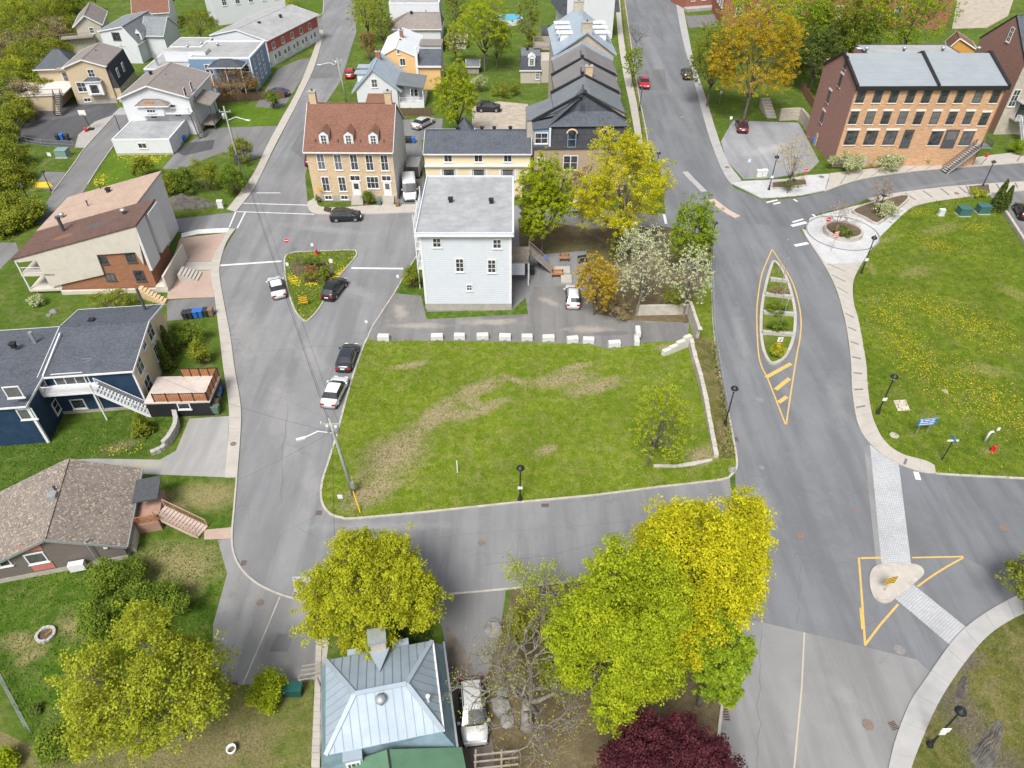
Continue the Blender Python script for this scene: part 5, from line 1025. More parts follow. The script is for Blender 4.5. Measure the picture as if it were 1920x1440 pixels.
out = [loc(601, 1441, 2.9), loc(858, 1402, 2.9), loc(832, 1204, 2.9), loc(601, 1247, 2.9)]
H.part('wall', MB().prism([(p.x, p.y) for p in [mid+(c-mid)*.93 for c in C]], 0, zE-.2), mSidW2)
H.part('roof_core', MB().add([(p.x, p.y, p.z-.07) for p in C+[R0, R1]], [(0, 1, 5, 4), (2, 3, 4, 5), (3, 0, 4), (1, 2, 5), (3, 2, 1, 0)]), mPatina)
H.part('skirt_roof', ring(out, ins, 2.6, zE-.1), mPatina); H.part('skirt_edge', ring(out, out, 2.45, 2.6), mMetalSeam)
H.part('gutter', MB().bar(C[1]+Vector((.06, 0, -.05)), C[2]+Vector((.06, 0, -.05)), .12), mWhite); H.part('gutter', MB().bar(out[1], out[2], .14), mSteel)
ch = loc(707, 1196, 6.4); zc0 = 2; co = H.part('chimney', MB().box(ch.x-.5, ch.x+.5, ch.y-.4, ch.y+.45, 1.5, 6.4), mStone); H.part('chimney_cap', MB().box(ch.x-.62, ch.x+.62, ch.y-.52, ch.y+.52, 6.402, 6.75), mSteel, co)
q = loc(707, 1225, 5.6); H.part('cricket', MB().slab([(ch.x-.7, ch.y-.3, 5.4), (ch.x+.7, ch.y-.3, 5.4), (ch.x, ch.y-2.2, 6.0)], .08), M('hip_cap_paint', (.4,.4,.4)))
v = loc(714, 1312, 6.5); H.vent(v.x, v.y, 6.1, 'round'); v = loc(803, 1312, 5.6); H.vent(v.x, v.y, 5.3, 'pipe', mWhite)
gr = [loc(655, 1446, 3.6), loc(727, 1405, 5.0), loc(862, 1402, 3.6)]
ga = loc(727, 1405, 4.6); gb = ga+Vector((.4, -5.5, 0)); wl = loc(655, 1446, 2.9); wr = loc(866, 1402, 2.9)
H.part('porch_roof', MB().slab([ga, gb, (wl.x-1.2, gb.y, 3.2), (wl.x-.1, wl.y+.4, 3.2)], .1).slab([ga, (wr.x, wr.y, 3.0), (wr.x+.3, gb.y, 3.0), gb], .1), mGreenMetal, label='green painted porch roof'); H.part('porch_ridge', MB().bar(ga, gb, .12), mBlackTrim)
H.part('porch_wall', MB().box(wl.x+.2, wr.x-.3, gb.y, ga.y-.8, 0, 2.85), mSidW2)
d0 = loc(664, 1432, 3.5); H.part('dormer', MB().box(d0.x-.6, d0.x+.6, d0.y-.1, d0.y+1.6, 2.8, 4.3), mMetalRoof); H.win('F', [(d0.x, 3.0)], .9, 1.0, d0.y-.1, (3, 1), px=False)
for (u, v) in ((676, 1222), (742, 1208)): d1 = loc(u, v, 4.3); H.part('dormer', MB().box(d1.x-.9, d1.x+.9, d1.y-1.2, d1.y+.3, 3.0, 4.35), mMetalRoof)
# ------------------------------------------------------------------ white house with garage (north west)
H = House('garage_house', 'white gabled house with flat-roofed garage, balcony and outside stair', 'house', (220, 291), (326, 290))
L = H.L; zg = zat(220, 291, 263); D = H.px(235, 226, zg).y
H.flat(0, L, 0, D, zg, mSidW2, mRoofGrey, .15, .22); H.box('foundation', -.03, L+.03, -.03, D, 0, .35, mFound)
H.win('F', [(267, 273)], 1.5, 1.0, 0, (2, 1)); H.door('R', [(2.2, .05)], 2.6, 2.2, L, mWhiteW, glass=False)
x0 = .0; xr = L*1.16; ze = H.zf(xr, D, 182); zr = H.zf(L*.5, D, 161); D2 = max(6, min(16, H.px(364, 140, ze).y-D)); print('garage house', L, zg, D, ze, zr, D2)
H.gable(-.6, xr, D+.02, D+.02+D2, ze, zr, mSidW2, mShGrey, axis='y', over=.35, og=.45, frac=.45)
bx = H.box('bay', 2.4, 6.8, D-1.2, D+.01, zg+1.2, ze-1.2, mSidW2); H.hip(2.2, 7.8, D-1.3, D-.0, ze-1.2, ze-.1, 1.6, 1.6, mShGrey, .2)
H.box('boarded_window', 3.8, 5.4, D-1.26, D-1.202, zg+2.6, zg+3.8, M('plywood', (.36, .2, .08), .8, .15, 3)); H.win('F', [(4.6, zg+1.75)], 1.6, .7, D-1.2, (3, 1), px=False); H.win('F', [(8.2, ze-2.6)], 1.1, 1.4, D, (1, 2), px=False); H.win('F', [(8.6, zg+.6), (4.2, zg+.3)], 1.2, 1.0, D, (2, 1), px=False)
H.win('R', [(346, 172), (358, 161)], .9, 1.5, xr, (1, 2)); H.win('R', [(365, 185)], 1., 1.2, xr, (1, 2))
bl = H.box('balcony', 7.0, xr+.2, D-1.3, D-.02, zg+1.5, zg+1.65, mWhite); H.rail([(7.0, D-1.25, zg+1.65), (xr+.1, D-1.25, zg+1.65)], 1., mWhite, .16, .04, 'railing', bl)
e = H.px(377, 262, 0); H.stairs((e.x, D-1.9, .1), (xr+.2, D-.7, zg+1.5), 1.0, 16, mWoodG, mDarkGrey, mDarkGrey)
pc = H.box('porch', xr+.02, xr+2.6, D+2, D+7.5, .9, 1.05, mWoodG); H.part('porch_roof', MB().slab([(xr-.05, D+1.6, ze-1.2), (xr+3.0, D+1.6, ze-2.0), (xr+3.0, D+7.8, ze-2.0), (xr-.05, D+7.8, ze-1.2)], .16), mShGrey)
for y in (D+2.1, D+4.7, D+7.3): H.box('post', xr+2.45, xr+2.57, y-.06, y+.06, 0, ze-2.1, mDarkGrey)
H.rail([(xr+2.5, D+2.1, 1.05), (xr+2.5, D+7.3, 1.05)], 1., mDarkGrey, .2, .03, 'railing', pc)
for (u, v) in ((283, 138), (312, 145)): z = zr-.6; p = H.px(u, v, z); H.vent(p.x, p.y, z-.2, 'box' if u < 300 else 'pipe')
H.part('carport_roof', MB().box(-3.6, -.65, D+1, D+4.5, zg+.6, zg+.75), mRoofPale); H.box('post', -3.4, -3.28, D+1.1, D+1.22, 0, zg+.6, mDarkGrey)
# ------------------------------------------------------------------ beige gambrel house
H = House('gambrel_house', 'beige gambrel house with white bay window and paved side terrace', 'house', (147, 196), (221, 193))
L = H.L; ze = H.zf(0, 0, 127); zr = ze+1.3; D = 11
H.gable(0, L, 0, D, ze, zr, mSidBeige, mShGrey, axis='y', over=.3, og=.3); H.box('foundation', -.03, L+.03, -.03, D, 0, 1.0, mFound)
H.part('mansard', MB().add([(L, .3, 2.8), (L+1.3, .3, 2.8), (L+1.3, D, 2.8), (L, D, 2.8), (L, .3, ze+.1), (L+.4, .3, ze+.1), (L+.4, D, ze+.1), (L, D, ze+.1)], [(0, 1, 5, 4), (1, 2, 6, 5), (2, 3, 7, 6), (4, 5, 6, 7), (3, 2, 1, 0)]), mSidSlate); H.box('side_wall', L, L+1.2, .35, D, 0, 2.79, mSidBeige)
for y in (2.5, 6): H.win('R', [(y, 4.2)], 1.0, 1.7, L+1.05, (2, 2), px=False, sill=False); H.win('R', [(y, 1.0)], .9, 1.2, L+1.2, (1, 2), px=False)
H.win('F', [(171, 137)], 1.3, 1.5, 0, (2, 2)); H.win('F', [(154, 163)], 1.9, 1.9, 0, (2, 2)); H.win('F', [(164, 187)], 1.4, .8, -.03, (2, 1))
x, z = H.front(180, 164); bw = H.box('bay_window', x-1.5, x+1.5, -.9, -.02, z-1.2, z+1.3, mWhite); H.hip(x-1.5, x+1.5, -.9, .3, z+1.3, z+2.0, 1., 1., mShSlate, .15); H.win('F', [(x, z-.9)], 1.7, 1.8, -.9, (1, 1), px=False)
H.vent(L*.6, 6, zr-.6, 'pipe'); 
an = H.hip(-7.5, -.05, 5, 11, 5.4, 8.4, 3.6, 3.6, M('dark_metal_roof', (.06, .066, .075), .5, .15, 1, .3), .5, wall=mSidBeige); H.win('F', [(128, 144)], 2.2, 2.0, 5, (2, 2))
tz = 3.1; tr = H.box('terrace', -13, -.6, -3.2, 4.95, tz-.2, tz, M('pale_deck', (.56, .51, .46), .85, .06, 1.5)); H.box('terrace_wall', -12.8, -2.8, -3.0, 4.9, 0, tz-.21, mSidBeige)
H.rail([(-.7, -3.1, tz), (-12.9, -3.1, tz), (-12.9, 4.9, tz)], 1.0, mBlackTrim, .3, .025, 'railing', tr); H.door('F', [(-10.3, .05)], 2.6, 2.3, -3.0, mWhiteW, glass=False)
H.stairs((-1.6, -6.2, .1), (-1.6, -3.2, tz), 1.3, 12, mWoodG, mBlackTrim); H.box('balcony', -3.4, -.05, 3.2, 4.9, 5.6, 5.75, mWoodG)
# ------------------------------------------------------------------ far north-west houses
H = House('grey_roof_house', 'tall white house with blue-grey shingle roof and pointed dormer', 'house', (207, 118), (269, 119)); L = H.L
zr = H.zf(L*.72, 0, 51); ze = H.zf(L, 0, 80); H.gable(0, L, 0, 13, H.zf(0, 0, 59), zr, mSidW2, M_shingle('mottled_grey_shingle', (.15, .165, .175), (.2, .215, .225)), axis='y', over=.35, og=.2, frac=.72, ze2=ze)
H.win('F', [(218, 68)], 1.8, 1.6, 0, (2, 1), mDarkGrey); H.gable(L-.5, L+4.5, 4, 12, ze+.6, zr+.2, mSidW2, MC['mottled_grey_shingle'], axis='x', over=.4, og=.2); H.dormer(L*.95, 2.2, ze, 1.4, 1.5, 3, mWhite, MC['mottled_grey_shingle'], 1.0, (1, 2)); H.vent(L*.6, 7, zr-.6)
H = House('tan_house', 'tan house with low brown-grey gable roof above the wooded slope', 'house', (158, 96), (204, 92)); L = H.L; ze = H.zf(0, 0, 48); H.gable(0, L, 0, 12, ze, ze+1.9, mSidTaupe, mShGrey, axis='y', over=.5, og=.4); H.win('F', [(172, 57)], 1.1, 1.3, 0, (1, 2)); H.vent(L*.5, 6, ze+1.4)
dk = H.box('deck', -3.5, L-2, -2.6, -.02, 3.4, 3.55, mWoodG); H.rail([(-3.4, -2.5, 3.55), (L-2.1, -2.5, 3.55)], 1., mWoodG, .2, .04, 'railing', dk); H.box('lower_wall', -2, L-2, -1.5, -.03, 0, 3.38, mSidTaupe)
H = House('brown_roof_house', 'white house with red-brown roof at the top left', 'house', (262, 62), (325, 58)); L = H.L; ze = H.zf(0, 0, 26); H.gable(0, L, 0, 12, ze, ze+3.4, mSidW2, mShBrown, over=.4)
ze = zat(483, 172, 110)
H = House('flat_roof_house', 'blue flat-roofed house with black canopied porch and pale roof', 'house', G(352, 110, ze), G(468, 110, ze)); L = H.L; D = max(8, min(16, H.px(496, 78, ze).y))
H.flat(0, L, 0, D, ze, mSidBlue, mRoofPale, .2, .4); H.flat(-8.5, -.02, -2.2, D-3, ze-1.4, mSidBlue, mRoofPale, .15, .25); H.flat(-7, -.03, D-2.9, D+4, ze-.3, mSidBlue, mRoofPale, .12, .2)
H.flat(-5.5, 3, 2, 5, ze+.7, mSidW2, mRoofPale, .05, .1, z0=ze-1.2)
H.win('R', [(y, z) for y in (2.2, 5.2, 8.0) for z in (1.2, ze-2.6)], 1.0, 1.9, L, (2, 2), px=False); H.win('F', [(392, 130)], 1.6, 2.0, 0, (2, 2)); H.win('F', [(459, 128)], 2.0, 1.3, 0, (2, 2))
for (u, v) in ((408, 84), (378, 82), (352, 88)): p = H.px(u, v, ze+.3); H.vent(p.x, p.y, ze+.05, 'round')
H.part('corner_board', MB().box(L-.2, L+.05, -.06, .1, 0, ze-.15), mWhite)
x, z = H.front(425, 119, -1.5); cn = H.hip(x-3.3, x+3.3, -3.2, -.05, z-.4, z+.9, 2.4, 2.4, mShDark, .2); H.box('porch', x-3.3, x+3.3, -3.2, -.05, 1.9, 2.05, mWoodG)
for a in (-3.1, 0, 3.1): H.box('post', x+a-.08, x+a+.08, -3.1, -2.94, 0, z-.4, mWhite)
H.stairs((x-4.0, -7.0, .1), (x-4.0, -1.0, 3.0), 1.2, 13, mWoodO, mWoodO); p = H.px(292, 110, ze); H.part('flue', MB().tube([(p.x, p.y, ze-1.4), (p.x, p.y, ze+1.0)], .25, 8), mSteel)
ze = zat(508, 127, 76)
H = House('red_row_house', 'long white house with red upper storey and grey low-pitched roof', 'house', G(397, 66, ze), G(498, 76, ze)); L = H.L; D = max(10, min(30, H.px(553, 24, ze).y)); print('redrow', L, D, ze)
H.gable(0, L, 0, D, ze, ze+1.6, mSidW2, mRoofPale, axis='y', over=.5, og=.2); H.box('red_storey', L+.002, L+.05, .3, D-.3, ze*.55, ze-.1, M_siding('red_siding', (.42, .10, .07), .2))
n = int(D/4)
for i in range(n): H.win('R', [(2.4+i*4., ze*.62)], 1.2, 1.3, L+.05, (2, 1), px=False); H.door('R', [(2.4+i*4., .3)], 1.0, 2.1, L, mWhite); H.win('R', [(4.1+i*4., 1.2)], 1.1, 1.3, L, (2, 1), px=False)
H.vent(L*.6, D*.3, ze+1.2); H.vent(L*.7, D*.6, ze+1.2)
H = House('long_white_house', 'long white house with small square windows at the very top', 'house', (408, 48), (540, 30)); H.flat(0, H.L, 0, 10, 9.5, mSidW2, mRoofPale, .2); H.win('F', [(3+i*3.4, 4.4) for i in range(5)], 1.2, 2.0, 0, (2, 2), px=False)
# ------------------------------------------------------------------ trees and shrubs
mBark = M('grey_bark', (.13, .11, .095), .95, .3, 4, bump=.02); mBarkL = M('pale_bark', (.205, .18, .16), .95, .3, 3, bump=.02); mTwig = M('brown_twigs', (.17, .12, .095), .9, .25, 3)
LF = {
 'yellow': M_leaf('yellow_maple_leaf', (0.355, 0.353, 0.012), (0.55, 0.533, 0.014), (0.74, 0.679, 0.025), .45),
 'lime': M_leaf('lime_leaf', (0.206, 0.267, 0.011), (0.370, 0.447, 0.015), (0.533, 0.568, 0.024), .45),
 'fresh': M_leaf('fresh_green_leaf', (0.146, 0.232, 0.013), (0.258, 0.370, 0.017), (0.404, 0.482, 0.028), .42),
 'olive': M_leaf('olive_yellow_leaf', (0.208, 0.232, 0.017), (0.352, 0.387, 0.022), (0.512, 0.542, 0.043), .42),
 'gold': M_leaf('golden_leaf', (0.256, 0.275, 0.012), (0.416, 0.439, 0.017), (0.576, 0.576, 0.031), .42),
 'green': M_leaf('mid_green_leaf', (.075, .12, .012), (.145, .215, .018), (.24, .31, .03), .3),
 'dark': M_leaf('dark_evergreen_leaf', (.045, .07, .012), (.085, .125, .018), (.14, .18, .03), .2),
 'orange': M_leaf('orange_leaf', (.28, .20, .012), (.48, .34, .018), (.66, .48, .03), .4),
 'rust': M_leaf('rusty_bud_leaf', (.19, .11, .035), (.28, .165, .055), (.38, .24, .09), .3),
 'pink': M_leaf('pinkish_bud_leaf', (.28, .18, .12), (.38, .26, .18), (.46, .34, .24), .3),
 'maroon': M_leaf('maroon_leaf', (.045, .011, .016), (.09, .019, .026), (.15, .035, .045), .25),
 'blossom': M_leaf('white_blossom', (.40, .44, .20), (.56, .60, .36), (.70, .72, .54), .35),
 'thicket': M_leaf('thicket_leaf', (0.120, 0.146, 0.015), (0.224, 0.258, 0.021), (0.344, 0.361, 0.033), .36),
 'straw': M_leaf('dry_brush_leaf', (.19, .145, .075), (.28, .22, .11), (.36, .29, .15), .25),
}
def leaf_faces(C, rad, per, size, rng, flat=.5, ctone=None):
    n = len(C)*per; ci = np.repeat(np.arange(len(C)), per); d = rng.normal(0, 1, (n, 3)); d /= np.linalg.norm(d, axis=1)[:, None]+1e-9
    r = rng.uniform(0, 1, n)**.45; rr = rad if hasattr(rad, '__len__') else np.full(len(C), rad)
    P = C[ci]+d*(r*rr[ci])[:, None]*np.array([1, 1, .75])
    nrm = rng.normal(0, 1, (n, 3))*flat+d*.55+np.array([0, 0, .9]); nrm /= np.linalg.norm(nrm, axis=1)[:, None]+1e-9
    t = np.cross(nrm, rng.normal(0, 1, (n, 3))); t /= np.linalg.norm(t, axis=1)[:, None]+1e-9; b = np.cross(nrm, t)
    s = size*rng.uniform(.6, 1.35, n)[:, None]
    V = np.stack([P-t*s*.62, P-b*s*.42+nrm*s*.08, P+t*s*.62, P+b*s*.42+nrm*s*.08], 1)
    ct = rng.normal(0, .2, len(C)) if ctone is None else ctone
    tone = np.clip(.52+ct[ci]+rng.normal(0, .22, n), 0, 1)
    return V, tone
def geom_box(box, clear, zmin=0., bush=False):
    u0, v0, u1, v1 = box; uc, vc = (u0+u1)/2, (v0+v1)/2; z = clear+3
    for _ in range(6):
        p = G(uc, vc, z); dep = depth_at(p); phi = math.atan2(CAMH-p.z, math.hypot(p.x, p.y)); rx = (u1-u0)/2*dep/F; hh = (v1-v0)/2*dep/F
        rz = math.sqrt(max((.45*rx)**2, hh*hh-(rx*math.sin(phi))**2))/math.cos(phi); rz = max(.5*rx, min(1.9*rx, rz))
        z = clear+rz*(.75 if bush else 1.0)
    ry = rx
    if hh < rx*math.sin(phi): ry = max(.45*rx, hh/math.sin(phi)*.95)
    return p, rx, ry, rz
def crown_pts(p, rx, ry, rz, n, rng, shell=.5, lobes=9, zcut=-.75, full=1.):
    """clump centres spread over the surfaces of overlapping boughs, so that the crown has bays and gaps"""
    R = np.array([rx, ry, rz]); LB = []; k = 0
    while len(LB) < lobes:
        q = rng.normal(0, 1, 3); q /= np.linalg.norm(q); k += 1
        if q[2] < zcut+.15: continue
        q = q*rng.uniform(.42, .78)
        if k < 400 and any(np.linalg.norm(q-o) < 1.55/lobes**.5 for o in LB): continue
        LB.append(q)
    LB = np.array(LB); out = []; lr = rng.uniform(.24, .40, lobes)*(9/lobes)**.12*full; reach = (np.linalg.norm(LB, axis=1)+lr).max()
    while len(out) < n:
        i = rng.integers(lobes); d = rng.normal(0, 1, 3); d /= np.linalg.norm(d)
        if d @ LB[i] < -.25*np.linalg.norm(LB[i]) and rng.uniform() < .7: continue
        if d[2] < -.45 and rng.uniform() < .6: continue
        q = (LB[i]+d*lr[i]*rng.uniform(.1, 1)**shell+rng.normal(0, .035, 3)*(3 if rng.uniform() < .12 else 1))/max(1., reach*.93)
        if q[2] < zcut: continue
        out.append(q*R)
    return np.array(out), LB*R*.9
def wood(p0, ctr, C, LB, tr, rng, mat, parent, base, twigs=90, thin=1.):
    """trunk, limbs to the lobes of the crown and twigs to the leaf clumps (local coordinates)"""
    top = Vector(ctr)+Vector((0, 0, .15)); b0 = Vector((0, 0, -.05)); mid = b0.lerp(top, .5)+Vector((rng.normal(0, .15), rng.normal(0, .15), 0))
    MB().tube([b0, b0+Vector((0, 0, .25)), mid, top], [tr*1.35, tr, tr*.75, tr*.35], 9).build('trunk', mat, parent, sm=True)
    br = MB(); nodes = [(b0.lerp(mid, .8), tr*.6), (mid, tr*.55), (mid.lerp(top, .5), tr*.45), (top, tr*.35)]
    ends = []
    for i, q in enumerate(LB):
        q = Vector(ctr)+Vector(q); s, r = nodes[i % 4]; m = s.lerp(q, .5)+Vector((rng.normal(0, .2), rng.normal(0, .2), .25)); br.tube([s, m, q], [r, r*.65, r*.3], 6); ends += [(s.lerp(m, .7), r*.4), (m, r*.45), (q, r*.3)]
    idx = rng.permutation(len(C))[:twigs]
    for i in idx:
        q = Vector(ctr)+Vector(C[i]); s, r = min(ends+nodes[2:], key=lambda e: (e[0]-q).length); r = min(r, .07*thin+.02)
        m = s.lerp(q, .55)+Vector((rng.normal(0, .15), rng.normal(0, .15), rng.normal(.05, .12))); br.tube([s, m, q], [r*.8, r*.5, .012*thin], 4, False)
    br.build('branches', mat, parent, sm=True)
NT_ = [0]
def tree(label, box, clear, leaf, clumps=260, per=70, size=.16, rad=.55, seed=1, tr=None, bark=None, twigs=110, name='maple_tree', cat='tree', group=None, shell=.42, lean=(0, 0), lobes=9):
    rng = np.random.default_rng(seed); p, rx, ry, rz = geom_box(box, clear); big = clumps > 370; clumps = int(clumps*(3.4 if big else 3.0)); per = max(7, int(per*(.5 if big else .42))); size *= .76 if big else .92; lobes = max(lobes, 17) if rx > 2.5 else lobes; rad_ = rad*.5*min(1.2, max(.55, rx/3.5)); lobes = max(lobes, 15); rx *= 1.12; ry *= 1.12; rz *= 1.1
    C, LB = crown_pts(p, rx, ry, rz, clumps, rng, shell, lobes, -.75, 1.06 if big else 1.35)
    e = empty(name, (p.x-lean[0], p.y-lean[1], .02), 0); tag(e, label, cat, group); ctr = (lean[0], lean[1], p.z)
    V, tone = leaf_faces(C+np.array(ctr), rad_*rng.uniform(.7, 1.3, len(C)), per, size, rng)
    inst('crown', npmesh('crown', V, 4, LF[leaf], tone), e)
    wood(None, ctr, C, LB, tr or max(.1, rx*.06), rng, bark or mBark, e, None, twigs)
    return e
def shrub(label, box, leaf, clumps=70, per=60, size=.12, rad=.4, seed=1, name='shrub', cat='shrub', group=None, z0=0., twigs=24, leaf2=None, clear=0.):
    rng = np.random.default_rng(seed); p, rx, ry, rz = geom_box(box, z0+clear, 0, True); rad_ = min(rad, rx*.45); C, LB = crown_pts(p, max(.2, rx-rad_*.6), max(.2, ry-rad_*.6), max(.2, rz-rad_*.5), clumps, rng, .4, 7, -.5, 1.3)
    e = empty(name, (p.x, p.y, z0), 0); tag(e, label, cat, group); ctr = (0, 0, p.z-z0)
    C2 = C+np.array(ctr); C2[:, 2] = np.maximum(C2[:, 2], rad_*.45)
    V, tone = leaf_faces(C2, rad_*rng.uniform(.7, 1.25, len(C)), per, size, rng)
    if leaf2:
        k = rng.uniform(0, 1, len(V)) < .72; inst('blossom' if leaf2 == 'blossom' else 'foliage', npmesh('foliage', V[k], 4, LF[leaf2], tone[k]), e); V = V[~k]; tone = tone[~k]
    inst('foliage', npmesh('foliage', V, 4, LF[leaf], tone), e)
    st = MB()
    for i in range(min(twigs, len(C2))): q = Vector(C2[i]); st.tube([(rng.normal(0, .06), rng.normal(0, .06), -.02), q*.5+Vector((rng.normal(0, .08), rng.normal(0, .08), .05)), q], [.035, .022, .008], 4, False)
    st.build('stem', mTwig, e)
    return e
def bare(label, box, clear, seed, leaf=None, per=10, size=.1, tr=.3, mat=None, depth=5, lean=(0, 0), name='bare_tree', spread=.62, rad=.35):
    rng = np.random.default_rng(seed); rnd = random.Random(seed); p, rx, ry, rz = geom_box(box, clear); e = empty(name, (p.x-lean[0], p.y-lean[1], .02)); tag(e, label, 'tree')
    top = p.z+rz; b = MB(); tips = []
    def grow(s, d, ln, r, lv):
        m = s+d*ln*.5+Vector((rnd.gauss(0, .07), rnd.gauss(0, .07), rnd.gauss(0, .04)))*ln; q = s+d*ln+Vector((0, 0, .04*ln)); b.tube([s, m, q], [r, r*.8, r*.6], 7 if lv < 2 else 4, False)
        if lv >= depth: tips.append(q); return
        for i in range(3 if lv < 2 else rnd.choice((2, 3, 3))):
            a = Vector((rnd.gauss(0, 1), rnd.gauss(0, 1), rnd.gauss(.25, .6))).normalized(); nd = (d*(1-spread)+a*spread).normalized(); grow(s.lerp(q, rnd.uniform(.55, 1)) if i else q, nd, ln*rnd.uniform(.62, .85), r*.58, lv+1)
    h = clear+rz*.35; t0 = Vector((0, 0, 0)); t1 = Vector((lean[0]*.6, lean[1]*.6, h)); MB().tube([(0, 0, -.05), (0, 0, .3), t1], [tr*1.35, tr, tr*.8], 9).build('trunk', mat or mBarkL, e, sm=True)
    sc = max(rx, rz)*.38
    for k in range(5): a = k*1.2566+rnd.uniform(-.3, .3); grow(t1, Vector((math.cos(a)*rx/sc*.35, math.sin(a)*ry/sc*.35, .55+.5*(k % 2))).normalized(), sc*rnd.uniform(.8, 1.1), tr*.5, 1)
    b.build('branches', mat or mBarkL, e, sm=True)
    if leaf:
        C = np.array([tuple(t) for t in tips]); V, tone = leaf_faces(C, rad, per, size, rng); inst('crown', npmesh('crown', V, 4, LF[leaf], tone), e)
    return e
def conifer(label, base, h, r, leaf='dark', seed=1, name='cedar', group=None, n=900, size=.16):
    rng = np.random.default_rng(seed); p = G(*base); e = empty(name, (p.x, p.y, .02)); tag(e, label, 'shrub' if h < 2.4 else 'tree', group)
    t = rng.uniform(0, 1, n)**.8; a = rng.uniform(0, 6.283, n); rr = r*(1-t)**.8*(.8+.25*np.sin(a*5+t*9))*rng.uniform(.75, 1.05, n); C = np.stack([np.cos(a)*rr, np.sin(a)*rr, t*h+.1], 1)
    V, tone = leaf_faces(C, .13, 9, size, rng); inst('foliage', npmesh('foliage', V, 4, LF[leaf], tone), e); MB().tube([(0, 0, -.02), (0, 0, h*.9)], [.09, .02], 6).build('trunk', mBark, e)
    return e
# big foreground trees
tree('tall lime-green maple left of the bright yellow crown', (1045, 985, 1288, 1405), 2.0, 'lime', 560, 90, .17, .8, 11, .32, twigs=160)
tree('bright yellow maple at the street corner', (1190, 908, 1447, 1240), 3.0, 'yellow', 520, 95, .18, .8, 12, .34, twigs=150)
tree('fresh green maple under the yellow crown beside the avenue', (1270, 1130, 1412, 1345), 1.5, 'fresh', 240, 80, .16, .7, 13, .2)
tree('olive-yellow maple beside the stone chimney', (575, 1012, 818, 1215), 2.0, 'gold', 420, 85, .16, .7, 14, .28, twigs=140)
tree('sparse olive-yellow tree in the bottom left yard', (138, 1152, 418, 1432), 2.2, 'olive', 420, 50, .17, .75, 15, .3, twigs=330, bark=mBarkL)
bare('big pale bare tree beside the parked silver car', (895, 1060, 1085, 1470), 1.5, 21, 'olive', 1, .09, .42, depth=7, spread=.5)
bare('thin bare tree with green buds reaching over the side street', (960, 985, 1085, 1180), 2.0, 22, 'lime', 12, .11, .18, depth=5)
tree('dark maroon maple at the bottom edge', (1130, 1350, 1380, 1570), 1.0, 'maroon', 420, 85, .15, .7, 16, .25, twigs=60)
shrub('green undergrowth below the big bare tree', (985, 1130, 1110, 1350), 'thicket', 260, 60, .13, .6, 31); shrub('rough green bush at the foot of the bare tree', (940, 1130, 1010, 1230), 'thicket', 60, 50, .13, .5, 32)
shrub('dark green hedge strip behind the stone chimney', (722, 1170, 812, 1215), 'dark', 70, 60, .12, .4, 33); shrub('yellow leaved low bush left of the chimney', (628, 1190, 672, 1232), 'gold', 40, 60, .12, .4, 34)
# bottom-left shrubs
shrub('rounded deep green cedar bush at the bungalow corner', (158, 1038, 276, 1145), 'green', 230, 70, .12, .5, 35, name='cedar_bush'); shrub('dark green bush behind the olive tree', (210, 1090, 358, 1195), 'green', 220, 60, .13, .5, 36); shrub('mid green bush left of the olive tree', (138, 1110, 250, 1225), 'green', 170, 60, .13, .5, 37)
shrub('narrow green bush along the olive tree trunk side', (128, 1240, 190, 1350), 'green', 80, 60, .12, .45, 38); shrub('low deep green bush by the wire fence end', (60, 1345, 165, 1430), 'green', 130, 70, .12, .45, 39); shrub('small lime shrub beside the paved drive', (458, 1245, 552, 1338), 'lime', 90, 40, .12, .5, 40, twigs=60); shrub('tiny blue-green shrub on the left lawn', (52, 1316, 82, 1342), 'dark', 20, 40, .1, .3, 41)
shrub('bright shrub cut by the bottom left corner', (-30, 1400, 40, 1460), 'lime', 60, 50, .12, .45, 42)
# field and park side
tree('slender yellow-green tree standing in the field corner', (1188, 700, 1302, 885), .6, 'lime', 150, 26, .13, .55, 17, .11, twigs=140, name='young_tree', lean=(.8, 0))
tree('lime-green maple beside the pale block', (966, 292, 1072, 470), 1.2, 'lime', 365, 78, .17, .65, 18, .22)
tree('broad yellow maple in front of the dark corner house', (1085, 252, 1262, 470), 2.0, 'yellow', 380, 75, .19, .75, 19, .28)
tree('brown budding tree between the two maples', (1068, 305, 1124, 402), 1.5, 'rust', 90, 40, .14, .5, 20, .14, twigs=80)
tree('tall white blossom tree by the retaining wall', (1148, 400, 1264, 592), .8, 'blossom', 190, 26, .13, .55, 23, .14, bark=mBarkL, twigs=160, name='blossom_tree')
tree('smaller white blossom tree next to the guard rail', (1252, 450, 1340, 594), .5, 'blossom', 130, 24, .13, .5, 24, .12, bark=mBarkL, twigs=110, name='blossom_tree')
tree('orange-tinged bush tree right of the parked white car', (1076, 474, 1162, 594), .3, 'orange', 190, 42, .14, .55, 25, .1, twigs=100, name='budding_tree')
tree('yellow-green sapling thicket below the yellow maple', (1140, 420, 1200, 490), .5, 'olive', 60, 40, .14, .5, 26, .09)
tree('fresh green tree beside the avenue street lamp', (1256, 360, 1344, 520), .6, 'fresh', 260, 52, .16, .6, 27, .12); shrub('loose green bush under the blossom trees', (1230, 520, 1300, 600), 'thicket', 60, 36, .12, .5, 43); shrub('brown leafless brush along the concrete wall', (1110, 555, 1190, 605), 'straw', 60, 30, .12, .4, 44)
shrub('bushy green shrub at the left corner of the pale block', (750, 492, 793, 550), 'thicket', 70, 50, .12, .45, 45)
